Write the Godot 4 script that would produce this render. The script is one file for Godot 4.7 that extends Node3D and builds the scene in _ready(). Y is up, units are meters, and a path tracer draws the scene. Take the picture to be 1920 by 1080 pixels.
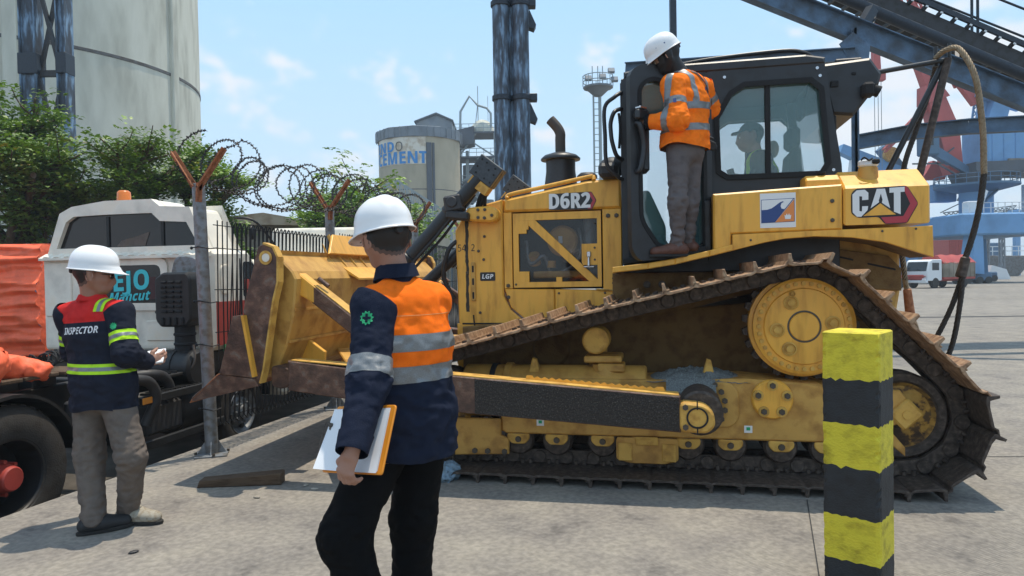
extends Node3D
# A bulldozer being checked on a concrete quay yard: camera, sky and sun first, then the setting, then the things.

# ------------------------------------------------------------------ mesh builder
class Geo:
	var v := PackedVector3Array()
	var n := PackedVector3Array()
	var c := PackedColorArray()
	var tint := Color(1, 1, 1)
	var tinted := false
	func tri(a: Vector3, b: Vector3, d: Vector3, na: Vector3, nb: Vector3, nd: Vector3) -> void:
		if (b - a).cross(d - a).dot(na + nb + nd) > 0.0:
			v.append(a); v.append(d); v.append(b)
			n.append(na); n.append(nd); n.append(nb)
		else:
			v.append(a); v.append(b); v.append(d)
			n.append(na); n.append(nb); n.append(nd)
		if tinted:
			c.append(tint); c.append(tint); c.append(tint)
	func flat(a: Vector3, b: Vector3, d: Vector3, out_dir: Vector3) -> void:
		var m := (b - a).cross(d - a)
		if m.length_squared() < 1e-18:
			return
		m = m.normalized()
		if m.dot(out_dir) < 0.0:
			m = -m
		tri(a, b, d, m, m, m)
	func quad(a: Vector3, b: Vector3, d: Vector3, e: Vector3, out_dir: Vector3) -> void:
		flat(a, b, d, out_dir)
		flat(a, d, e, out_dir)
	func quadn(a: Vector3, b: Vector3, d: Vector3, e: Vector3, na: Vector3, nb: Vector3, nd: Vector3, ne: Vector3) -> void:
		tri(a, b, d, na, nb, nd)
		tri(a, d, e, na, nd, ne)
	func box(o: Vector3, s: Vector3, bv := 0.0, bs := Basis()) -> Geo:
		var h := s * 0.5
		bv = minf(bv, minf(h.x, minf(h.y, h.z)) * 0.9)
		for ax in 3:
			for sg in [-1.0, 1.0]:
				var a1 := (ax + 1) % 3
				var a2 := (ax + 2) % 3
				var q := []
				for k in [[-1, -1], [1, -1], [1, 1], [-1, 1]]:
					var p := Vector3()
					p[ax] = h[ax] * sg
					p[a1] = (h[a1] - bv) * k[0]
					p[a2] = (h[a2] - bv) * k[1]
					q.append(o + bs * p)
				var dn := Vector3()
				dn[ax] = sg
				quad(q[0], q[1], q[2], q[3], bs * dn)
		if bv > 0.0:
			for ax in 3:
				var a1 := (ax + 1) % 3
				var a2 := (ax + 2) % 3
				for s1 in [-1.0, 1.0]:
					for s2 in [-1.0, 1.0]:
						var q := []
						for k in [[0, -1], [0, 1], [1, 1], [1, -1]]:
							var p := Vector3()
							p[ax] = (h[ax] - bv) * k[1]
							p[a1] = (h[a1] - (bv if k[0] == 0 else 0.0)) * s1
							p[a2] = (h[a2] - (0.0 if k[0] == 0 else bv)) * s2
							q.append(o + bs * p)
						var dn := Vector3()
						dn[a1] = s1
						dn[a2] = s2
						quad(q[0], q[1], q[2], q[3], bs * dn)
			for sx in [-1.0, 1.0]:
				for sy in [-1.0, 1.0]:
					for sz in [-1.0, 1.0]:
						var g := Vector3(sx, sy, sz)
						flat(o + bs * (g * Vector3(h.x, h.y - bv, h.z - bv)), o + bs * (g * Vector3(h.x - bv, h.y, h.z - bv)), o + bs * (g * Vector3(h.x - bv, h.y - bv, h.z)), bs * g)
		return self
	func bar(a: Vector3, b: Vector3, wd: float, ht: float, bv := 0.0, up := Vector3.UP) -> Geo:
		var x := (b - a).normalized()
		if absf(x.dot(up)) > 0.98:
			up = Vector3.RIGHT if absf(x.x) < 0.9 else Vector3.BACK
		var z := x.cross(up).normalized()
		var y := z.cross(x)
		return box((a + b) * 0.5, Vector3(a.distance_to(b), ht, wd), bv, Basis(x, y, z))
	func cyl(a: Vector3, b: Vector3, ra: float, rb := -1.0, seg := 16, caps := true, bv := 0.0) -> Geo:
		if rb < 0.0:
			rb = ra
		var ax := (b - a)
		var l := ax.length()
		ax /= l
		var prof := []
		if caps:
			prof.append(Vector2(0, 0))
		if bv > 0.0:
			prof.append(Vector2(ra - bv, 0))
			prof.append(Vector2(ra, bv))
			prof.append(Vector2(rb, l - bv))
			prof.append(Vector2(rb - bv, l))
		else:
			prof.append(Vector2(ra, 0))
			prof.append(Vector2(rb, l))
		if caps:
			prof.append(Vector2(0, l))
		return lathe(prof, a, ax, seg)
	func lathe(prof: Array, o: Vector3, ax := Vector3.UP, seg := 20, smooth := false) -> Geo:
		var e1 := ax.cross(Vector3.RIGHT if absf(ax.x) < 0.8 else Vector3.UP).normalized()
		var e2 := ax.cross(e1)
		var nn := []
		for i in prof.size() - 1:
			var d: Vector2 = prof[i + 1] - prof[i]
			var m := Vector2(d.y, -d.x).normalized()
			nn.append(m)
		for i in prof.size() - 1:
			var p0: Vector2 = prof[i]
			var p1: Vector2 = prof[i + 1]
			var m0: Vector2 = nn[i]
			var m1: Vector2 = nn[i]
			if smooth:
				if i > 0 and m0.dot(nn[i - 1]) > 0.5:
					m0 = (m0 + nn[i - 1]).normalized()
				if i < nn.size() - 1 and m1.dot(nn[i + 1]) > 0.5:
					m1 = (m1 + nn[i + 1]).normalized()
			for k in seg:
				var a0 := TAU * k / seg
				var a1 := TAU * (k + 1) / seg
				var r0 := e1 * cos(a0) + e2 * sin(a0)
				var r1 := e1 * cos(a1) + e2 * sin(a1)
				var A := o + r0 * p0.x + ax * p0.y
				var B := o + r1 * p0.x + ax * p0.y
				var C := o + r1 * p1.x + ax * p1.y
				var D := o + r0 * p1.x + ax * p1.y
				if p0.x > 1e-6:
					tri(A, B, C, r0 * m0.x + ax * m0.y, r1 * m0.x + ax * m0.y, r1 * m1.x + ax * m1.y)
				if p1.x > 1e-6:
					tri(A, C, D, r0 * m0.x + ax * m0.y, r1 * m1.x + ax * m1.y, r0 * m1.x + ax * m1.y)
		return self
	func tube(pts: Array, r, seg := 8, closed := false) -> Geo:
		var m := pts.size()
		var rings := []
		var dirs := []
		var e1 := Vector3()
		for i in m:
			var t: Vector3
			if closed:
				t = (pts[(i + 1) % m] - pts[(i - 1 + m) % m]).normalized()
			else:
				t = (pts[mini(i + 1, m - 1)] - pts[maxi(i - 1, 0)]).normalized()
			if i == 0:
				e1 = t.cross(Vector3.UP if absf(t.y) < 0.9 else Vector3.RIGHT).normalized()
			else:
				e1 = (e1 - t * e1.dot(t)).normalized()
			var e2 := t.cross(e1)
			var rr: float = r[i] if r is Array else r
			var ring := []
			var dr := []
			for k in seg:
				var a := TAU * k / seg
				var d := e1 * cos(a) + e2 * sin(a)
				dr.append(d)
				ring.append(pts[i] + d * rr)
			rings.append(ring)
			dirs.append(dr)
		var last := m if closed else m - 1
		for i in last:
			var j := (i + 1) % m
			for k in seg:
				var k2 := (k + 1) % seg
				quadn(rings[i][k], rings[i][k2], rings[j][k2], rings[j][k], dirs[i][k], dirs[i][k2], dirs[j][k2], dirs[j][k])
		if not closed:
			for e in [0, m - 1]:
				var dn: Vector3 = (pts[0] - pts[1]) if e == 0 else (pts[m - 1] - pts[m - 2])
				for k in seg:
					flat(pts[e], rings[e][k], rings[e][(k + 1) % seg], dn)
		return self
	func inset(poly: PackedVector2Array, d: float) -> PackedVector2Array:
		var out := PackedVector2Array()
		var m := poly.size()
		var sg := -1.0 if Geometry2D.is_polygon_clockwise(poly) else 1.0
		for i in m:
			var p := poly[i]
			var e0 := (p - poly[(i - 1 + m) % m]).normalized()
			var e1 := (poly[(i + 1) % m] - p).normalized()
			var n0 := Vector2(-e0.y, e0.x) * sg
			var n1 := Vector2(-e1.y, e1.x) * sg
			var bis := n0 + n1
			var q := bis.length_squared()
			out.append(p + (bis * (2.0 / q) * d if q > 0.3 else n0 * d))
		return out
	func prism(poly: PackedVector2Array, z0: float, z1: float, bv := 0.0, xf := Transform3D()) -> Geo:
		var idx := Geometry2D.triangulate_polygon(poly)
		var inn := inset(poly, bv) if bv > 0.0 else poly
		var zs := xf.basis.z
		for k in range(0, idx.size(), 3):
			for e in [[z0, -1.0], [z1, 1.0]]:
				var q := []
				for j in 3:
					var p := inn[idx[k + j]]
					q.append(xf * Vector3(p.x, p.y, e[0]))
				flat(q[0], q[1], q[2], zs * e[1] * signf(z1 - z0))
		var m := poly.size()
		var sg := 1.0 if Geometry2D.is_polygon_clockwise(poly) else -1.0
		var dz := bv * signf(z1 - z0)
		for i in m:
			var j := (i + 1) % m
			var d := poly[j] - poly[i]
			var on := xf.basis * Vector3(-d.y * sg, d.x * sg, 0)
			var a := poly[i]
			var b := poly[j]
			quad(xf * Vector3(a.x, a.y, z0 + dz), xf * Vector3(b.x, b.y, z0 + dz), xf * Vector3(b.x, b.y, z1 - dz), xf * Vector3(a.x, a.y, z1 - dz), on)
			if bv > 0.0:
				var ia := inn[i]
				var ib := inn[j]
				for e in [[z0, dz, -1.0], [z1, -dz, 1.0]]:
					quad(xf * Vector3(a.x, a.y, e[0] + e[1]), xf * Vector3(b.x, b.y, e[0] + e[1]), xf * Vector3(ib.x, ib.y, e[0]), xf * Vector3(ia.x, ia.y, e[0]), on.normalized() + zs * e[2] * signf(z1 - z0))
		return self
	func ring(outer: PackedVector2Array, inner: PackedVector2Array, z0: float, z1: float, xf := Transform3D()) -> Geo:
		var m := outer.size()
		var zs := xf.basis.z * signf(z1 - z0)
		for i in m:
			var j := (i + 1) % m
			for e in [[z0, -1.0], [z1, 1.0]]:
				quad(xf * Vector3(outer[i].x, outer[i].y, e[0]), xf * Vector3(outer[j].x, outer[j].y, e[0]), xf * Vector3(inner[j].x, inner[j].y, e[0]), xf * Vector3(inner[i].x, inner[i].y, e[0]), zs * e[1])
			var cen := Vector2()
			for p in [outer[i], outer[j], inner[i], inner[j]]:
				cen += p * 0.25
			for pr in [outer, inner]:
				var d: Vector2 = (pr[i] + pr[j]) * 0.5 - cen
				quad(xf * Vector3(pr[i].x, pr[i].y, z0), xf * Vector3(pr[j].x, pr[j].y, z0), xf * Vector3(pr[j].x, pr[j].y, z1), xf * Vector3(pr[i].x, pr[i].y, z1), xf.basis * Vector3(d.x, d.y, 0))
		return self
	func ell(o: Vector3, r: Vector3, bs := Basis(), seg := 16, lat := 10, from := 0.0, to := PI) -> Geo:
		for i in lat:
			for k in seg:
				var q := []
				var m := []
				for e in [[i, k], [i, k + 1], [i + 1, k + 1], [i + 1, k]]:
					var t: float = from + (to - from) * e[0] / lat
					var f: float = TAU * e[1] / seg
					var d := Vector3(sin(t) * cos(f), cos(t), sin(t) * sin(f))
					q.append(o + bs * (d * r))
					m.append((bs * (d / r)).normalized())
				if i > 0 or from > 0.0:
					tri(q[0], q[1], q[2], m[0], m[1], m[2])
				if i < lat - 1 or to < PI:
					tri(q[0], q[2], q[3], m[0], m[2], m[3])
		return self
	func grid(nu: int, nv: int, f: Callable, toward: Vector3) -> Geo:
		# a sheet f(u, v) in 0..1 with smooth normals
		var p := []
		for j in nv + 1:
			for i in nu + 1:
				p.append(f.call(float(i) / nu, float(j) / nv))
		var nm := []
		for j in nv + 1:
			for i in nu + 1:
				var a: Vector3 = p[j * (nu + 1) + mini(i + 1, nu)] - p[j * (nu + 1) + maxi(i - 1, 0)]
				var b: Vector3 = p[mini(j + 1, nv) * (nu + 1) + i] - p[maxi(j - 1, 0) * (nu + 1) + i]
				var m := a.cross(b).normalized()
				nm.append(-m if m.dot(toward) < 0.0 else m)
		for j in nv:
			for i in nu:
				var k := j * (nu + 1) + i
				quadn(p[k], p[k + 1], p[k + nu + 2], p[k + nu + 1], nm[k], nm[k + 1], nm[k + nu + 2], nm[k + nu + 1])
		return self
	func add(g: Geo, xf: Transform3D) -> Geo:
		for i in g.v.size():
			v.append(xf * g.v[i])
			n.append((xf.basis * g.n[i]).normalized())
			if tinted:
				c.append(g.c[i] if g.tinted else tint)
		return self
	func mesh() -> ArrayMesh:
		var a := []
		a.resize(Mesh.ARRAY_MAX)
		a[Mesh.ARRAY_VERTEX] = v
		a[Mesh.ARRAY_NORMAL] = n
		if tinted:
			a[Mesh.ARRAY_COLOR] = c
		var m := ArrayMesh.new()
		m.add_surface_from_arrays(Mesh.PRIMITIVE_TRIANGLES, a)
		return m

# ------------------------------------------------------------------ soft bodies: smooth union of tapered capsules, meshed as surface nets
class Blob:
	var lo: Vector3
	var h: float
	var k: float
	var nx: int
	var ny: int
	var nz: int
	var f := PackedFloat32Array()
	func _init(bones: Array, cell: float, blend: float) -> void:
		# bone: [a, b, ra, rb, wide axis or null, widening]
		h = cell
		k = blend
		lo = Vector3.INF
		var hi := -Vector3.INF
		for b in bones:
			var wd: float = b[5] if b.size() > 5 else 1.0
			for e in [[b[0], b[2]], [b[1], b[3]]]:
				var r: float = e[1] * maxf(wd, 1.0) + 3.0 * k + 3.0 * h
				lo = lo.min(e[0] - Vector3.ONE * r)
				hi = hi.max(e[0] + Vector3.ONE * r)
		nx = int((hi.x - lo.x) / h) + 2
		ny = int((hi.y - lo.y) / h) + 2
		nz = int((hi.z - lo.z) / h) + 2
		f.resize(nx * ny * nz)
		for b in bones:
			splat(b)
		for i in f.size():
			var s := f[i]
			f[i] = -k * log(s) if s > 1e-6 else 0.3
	func splat(b: Array) -> void:
		var a: Vector3 = b[0]
		var e: Vector3 = b[1]
		var ra: float = b[2]
		var rb: float = b[3]
		var wide := false
		var sx := Vector3.RIGHT
		var q := 1.0
		if b.size() > 5:
			wide = true
			sx = b[4]
			q = 1.0 / b[5]
		var ab := e - a
		var l2 := maxf(ab.length_squared(), 1e-9)
		var m := maxf(ra, rb) * (maxf(1.0 / q, 1.0)) + 3.5 * k + 2.0 * h
		var l := a.min(e) - Vector3.ONE * m
		var u := a.max(e) + Vector3.ONE * m
		var x0 := maxi(0, int((l.x - lo.x) / h))
		var y0 := maxi(0, int((l.y - lo.y) / h))
		var z0 := maxi(0, int((l.z - lo.z) / h))
		var x1 := mini(nx - 1, int((u.x - lo.x) / h) + 1)
		var y1 := mini(ny - 1, int((u.y - lo.y) / h) + 1)
		var z1 := mini(nz - 1, int((u.z - lo.z) / h) + 1)
		var far := 3.5 * k + 2.0 * h
		var ik := -1.0 / k
		var q1 := q - 1.0
		for z in range(z0, z1 + 1):
			for y in range(y0, y1 + 1):
				var at := (z * ny + y) * nx
				var p := Vector3(lo.x, lo.y + y * h, lo.z + z * h) - a
				for x in range(x0, x1 + 1):
					p.x = lo.x + x * h - a.x
					var t := clampf(p.dot(ab) / l2, 0.0, 1.0)
					var d := p - ab * t
					if wide:
						d += sx * (d.dot(sx) * q1)
					var dd := d.length() - ra - (rb - ra) * t
					if dd < far:
						f[at + x] += exp(maxf(dd, -0.15) * ik)
	func carve(a: Vector3, b: Vector3, r: float, soft: float) -> void:
		# presses a groove or hollow into what is there
		var ab := b - a
		var l2 := maxf(ab.length_squared(), 1e-9)
		var m := r + soft * 3.0
		var l := a.min(b) - Vector3.ONE * m
		var u := a.max(b) + Vector3.ONE * m
		for z in range(maxi(0, int((l.z - lo.z) / h)), mini(nz - 1, int((u.z - lo.z) / h) + 1) + 1):
			for y in range(maxi(0, int((l.y - lo.y) / h)), mini(ny - 1, int((u.y - lo.y) / h) + 1) + 1):
				for x in range(maxi(0, int((l.x - lo.x) / h)), mini(nx - 1, int((u.x - lo.x) / h) + 1) + 1):
					var p := lo + Vector3(x, y, z) * h - a
					var t := clampf(p.dot(ab) / l2, 0.0, 1.0)
					var d := r - (p - ab * t).length()
					var at := (z * ny + y) * nx + x
					var c := f[at]
					var w := clampf(0.5 + 0.5 * (d - c) / soft, 0.0, 1.0)
					f[at] = lerpf(c, d, w) + soft * w * (1.0 - w)
	func folds(noise: FastNoiseLite, amp: float, sc: Vector3, keep: Callable) -> void:
		for z in nz:
			for y in ny:
				for x in nx:
					var at := (z * ny + y) * nx + x
					if absf(f[at]) < h * 3.0:
						var p := lo + Vector3(x, y, z) * h
						var w: float = keep.call(p)
						if w > 0.0:
							var s := noise.get_noise_3dv(p * sc)
							f[at] += amp * w * (absf(s) * 2.2 - 0.45)
	func val(p: Vector3) -> float:
		var g := (p - lo) / h
		var x := clampi(int(g.x), 0, nx - 2)
		var y := clampi(int(g.y), 0, ny - 2)
		var z := clampi(int(g.z), 0, nz - 2)
		var t := g - Vector3(x, y, z)
		var i := (z * ny + y) * nx + x
		var sy := nx
		var sz := nx * ny
		var c0 := lerpf(lerpf(f[i], f[i + 1], t.x), lerpf(f[i + sy], f[i + sy + 1], t.x), t.y)
		var c1 := lerpf(lerpf(f[i + sz], f[i + sz + 1], t.x), lerpf(f[i + sz + sy], f[i + sz + sy + 1], t.x), t.y)
		return lerpf(c0, c1, t.z)
	func grad(p: Vector3) -> Vector3:
		var e := h * 0.7
		return Vector3(val(p + Vector3(e, 0, 0)) - val(p - Vector3(e, 0, 0)), val(p + Vector3(0, e, 0)) - val(p - Vector3(0, e, 0)), val(p + Vector3(0, 0, e)) - val(p - Vector3(0, 0, e))).normalized()
	func hit(from: Vector3, dir: Vector3, most: float) -> Vector3:
		var t := 0.0
		while t < most:
			if val(from + dir * t) < 0.0:
				return from + dir * (t - h * 0.15)
			t += h * 0.3
		return Vector3.INF
	func geo() -> Geo:
		var g := Geo.new()
		var ids := PackedInt32Array()
		ids.resize(nx * ny * nz)
		ids.fill(-1)
		var vs := PackedVector3Array()
		var ns := PackedVector3Array()
		var sy := nx
		var sz := nx * ny
		var edges := [[0, 1], [2, 3], [4, 5], [6, 7], [0, 2], [1, 3], [4, 6], [5, 7], [0, 4], [1, 5], [2, 6], [3, 7]]
		for z in nz - 1:
			for y in ny - 1:
				var i := z * sz + y * sy
				for x in nx - 1:
					var a := f[i] < 0.0
					if (f[i + 1] < 0.0) != a or (f[i + sy] < 0.0) != a or (f[i + sz] < 0.0) != a or (f[i + sy + 1] < 0.0) != a or (f[i + sz + 1] < 0.0) != a or (f[i + sz + sy] < 0.0) != a or (f[i + sz + sy + 1] < 0.0) != a:
						var q := [f[i], f[i + 1], f[i + sy], f[i + sy + 1], f[i + sz], f[i + sz + 1], f[i + sz + sy], f[i + sz + sy + 1]]
						var s := Vector3()
						var cnt := 0
						for e in edges:
							var u: float = q[e[0]]
							var w: float = q[e[1]]
							if (u < 0.0) != (w < 0.0):
								var t := u / (u - w)
								var pa := Vector3(e[0] & 1, (e[0] >> 1) & 1, e[0] >> 2)
								var pb := Vector3(e[1] & 1, (e[1] >> 1) & 1, e[1] >> 2)
								s += pa.lerp(pb, t)
								cnt += 1
						ids[i] = vs.size()
						var p := lo + (Vector3(x, y, z) + s / cnt) * h
						vs.append(p)
						ns.append(grad(p))
					i += 1
		for z in range(1, nz - 1):
			for y in range(1, ny - 1):
				var i := z * sz + y * sy + 1
				for x in range(1, nx - 1):
					var a := f[i] < 0.0
					for e in [[1, sy, sz], [sy, sz, 1], [sz, 1, sy]]:
						if (f[i + e[0]] < 0.0) != a:
							var i0 := ids[i]
							var i1 := ids[i - e[1]]
							var i2 := ids[i - e[1] - e[2]]
							var i3 := ids[i - e[2]]
							if i0 >= 0 and i1 >= 0 and i2 >= 0 and i3 >= 0:
								g.quadn(vs[i0], vs[i1], vs[i2], vs[i3], ns[i0], ns[i1], ns[i2], ns[i3])
					i += 1
		return g

# keeps the part of a skin where every test is positive, pushed out along its normals
static func patch(src: Geo, tests: Array, push := 0.0) -> Geo:
	var g := Geo.new()
	for i in range(0, src.v.size(), 3):
		var poly := []
		for j in 3:
			poly.append([src.v[i + j], src.n[i + j]])
		for t in tests:
			if poly.is_empty():
				break
			var out := []
			var ds := []
			for p in poly:
				ds.append(t.call(p[0], p[1]))
			for j in poly.size():
				var m := (j + 1) % poly.size()
				if ds[j] >= 0.0:
					out.append(poly[j])
				if (ds[j] >= 0.0) != (ds[m] >= 0.0):
					var w: float = ds[j] / (ds[j] - ds[m])
					out.append([poly[j][0].lerp(poly[m][0], w), poly[j][1].lerp(poly[m][1], w).normalized()])
			poly = out
		for j in range(1, poly.size() - 1):
			g.tri(poly[0][0] + poly[0][1] * push, poly[j][0] + poly[j][1] * push, poly[j + 1][0] + poly[j + 1][1] * push, poly[0][1], poly[j][1], poly[j + 1][1])
	return g

# ------------------------------------------------------------------ naming and placing
var M := {}
var taken := {}

func numbered(s: String) -> String:
	if not taken.has(s):
		taken[s] = 0
		return s
	taken[s] += 1
	return "%s_%03d" % [s, taken[s]]

func tag(o: Node, label: String, category := "", group := "") -> void:
	o.set_meta("label", label)
	if category:
		o.set_meta("category", category)
	if group:
		o.set_meta("group", group)

func thing(called: String, label: String, category: String, at := Vector3.ZERO, turn := 0.0, group := "") -> Node3D:
	var o := Node3D.new()
	o.name = numbered(called)
	add_child(o, true)
	o.position = at
	o.rotation.y = turn
	tag(o, label, category, group)
	return o

func part(parent: Node, called: String, g, m: Material) -> MeshInstance3D:
	var o := MeshInstance3D.new()
	o.name = called
	o.mesh = g.mesh() if g is Geo else g
	o.material_override = m
	parent.add_child(o, true)
	return o

func single(called: String, g, m: Material, label: String, category: String, group := "") -> MeshInstance3D:
	var o := part(self, numbered(called), g, m)
	tag(o, label, category, group)
	return o

func ground_piece(called: String, g, m: Material) -> MeshInstance3D:
	var o := part(self, numbered(called), g, m)
	o.set_meta("kind", "structure")
	return o

func G() -> Geo:
	return Geo.new()

func P2(a: Array) -> PackedVector2Array:
	var o := PackedVector2Array()
	for i in range(0, a.size(), 2):
		o.append(Vector2(a[i], a[i + 1]))
	return o

func rounded(a: Array, r: float, seg := 4) -> PackedVector2Array:
	var p := P2(a)
	var o := PackedVector2Array()
	var m := p.size()
	for i in m:
		var d0 := (p[(i - 1 + m) % m] - p[i])
		var d1 := (p[(i + 1) % m] - p[i])
		var q := minf(r, minf(d0.length(), d1.length()) * 0.45)
		var s := p[i] + d0.normalized() * q
		var e := p[i] + d1.normalized() * q
		for k in seg + 1:
			var t := float(k) / seg
			o.append(s.lerp(p[i], t).lerp(p[i].lerp(e, t), t))
	return o

func spline(pts: Array, per := 6) -> Array:
	var o := []
	for i in pts.size() - 1:
		var a: Vector3 = pts[maxi(i - 1, 0)]
		var b: Vector3 = pts[i]
		var c: Vector3 = pts[i + 1]
		var d: Vector3 = pts[mini(i + 2, pts.size() - 1)]
		for k in per:
			o.append(b.cubic_interpolate(c, a, d, float(k) / per))
	o.append(pts[-1])
	return o

# lettering as thin geometry: glyph outlines laid on a surface by a callable (x, y, lift) -> point
func lettering(s: String, size: float, bold: bool, lay: Callable, facing: Callable, depth := 0.002, fat := 0.0, squeeze := 1.0, mono := false) -> Geo:
	var t := TextMesh.new()
	var sf := SystemFont.new()
	sf.font_names = PackedStringArray(["Droid Sans Mono" if mono else "Droid Sans"])
	sf.font_weight = 700 if bold else 400
	if fat > 0.0:
		var fv := FontVariation.new()
		fv.base_font = sf
		fv.variation_embolden = fat
		t.font = fv
	else:
		t.font = sf
	t.text = s
	t.font_size = 64
	t.pixel_size = size / 46.0
	t.depth = 0.0
	t.curve_step = 2.0
	var g := G()
	var a := t.get_mesh_arrays()
	var vs: PackedVector3Array = a[Mesh.ARRAY_VERTEX]
	var ix = a[Mesh.ARRAY_INDEX]
	var m: int = ix.size() if ix else vs.size()
	for i in range(0, m, 3):
		var q := []
		var w := []
		for j in 3:
			var p: Vector3 = vs[ix[i + j]] if ix else vs[i + j]
			q.append(lay.call(p.x * squeeze, p.y, depth))
			w.append(facing.call(p.x * squeeze, p.y))
		g.tri(q[0], q[1], q[2], w[0], w[1], w[2])
	return g

# ------------------------------------------------------------------ materials
func noise_tex(sd: int, freq: float, oct: int, stops: Array, size := 512, kind := FastNoiseLite.TYPE_SIMPLEX_SMOOTH, ridged := false) -> NoiseTexture2D:
	var nz := FastNoiseLite.new()
	nz.seed = sd
	nz.noise_type = kind
	nz.frequency = freq
	nz.fractal_octaves = oct
	nz.fractal_type = FastNoiseLite.FRACTAL_RIDGED if ridged else FastNoiseLite.FRACTAL_FBM
	nz.fractal_gain = 0.55
	var t := NoiseTexture2D.new()
	t.width = size
	t.height = size
	t.seamless = true
	t.noise = nz
	var gr := Gradient.new()
	var of := PackedFloat32Array()
	var co := PackedColorArray()
	for s in stops:
		of.append(s[0])
		co.append(s[1])
	gr.offsets = of
	gr.colors = co
	t.color_ramp = gr
	return t

func bump_tex(sd: int, freq: float, oct: int, strength: float, size := 512, kind := FastNoiseLite.TYPE_SIMPLEX_SMOOTH) -> NoiseTexture2D:
	var nz := FastNoiseLite.new()
	nz.seed = sd
	nz.noise_type = kind
	nz.frequency = freq
	nz.fractal_octaves = oct
	var t := NoiseTexture2D.new()
	t.width = size
	t.height = size
	t.seamless = true
	t.as_normal_map = true
	t.bump_strength = strength
	t.noise = nz
	return t

func L(r: float, g: float, b: float) -> Color:
	return Color(r, g, b).linear_to_srgb()

func mat(key: String, col: Color, rough := 0.6, metal := 0.0, tex: Texture2D = null, sc := Vector3.ONE, nrm: Texture2D = null, nsc := 0.6) -> StandardMaterial3D:
	var m := StandardMaterial3D.new()
	m.albedo_color = col
	m.roughness = rough
	m.metallic = metal
	if tex or nrm:
		m.uv1_triplanar = true
		m.uv1_world_triplanar = true
		m.uv1_scale = sc
	if tex:
		m.albedo_texture = tex
	if nrm:
		m.normal_enabled = true
		m.normal_texture = nrm
		m.normal_scale = nsc
	M[key] = m
	return m

func gray(a: float) -> Color:
	return Color(a, a, a)

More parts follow.
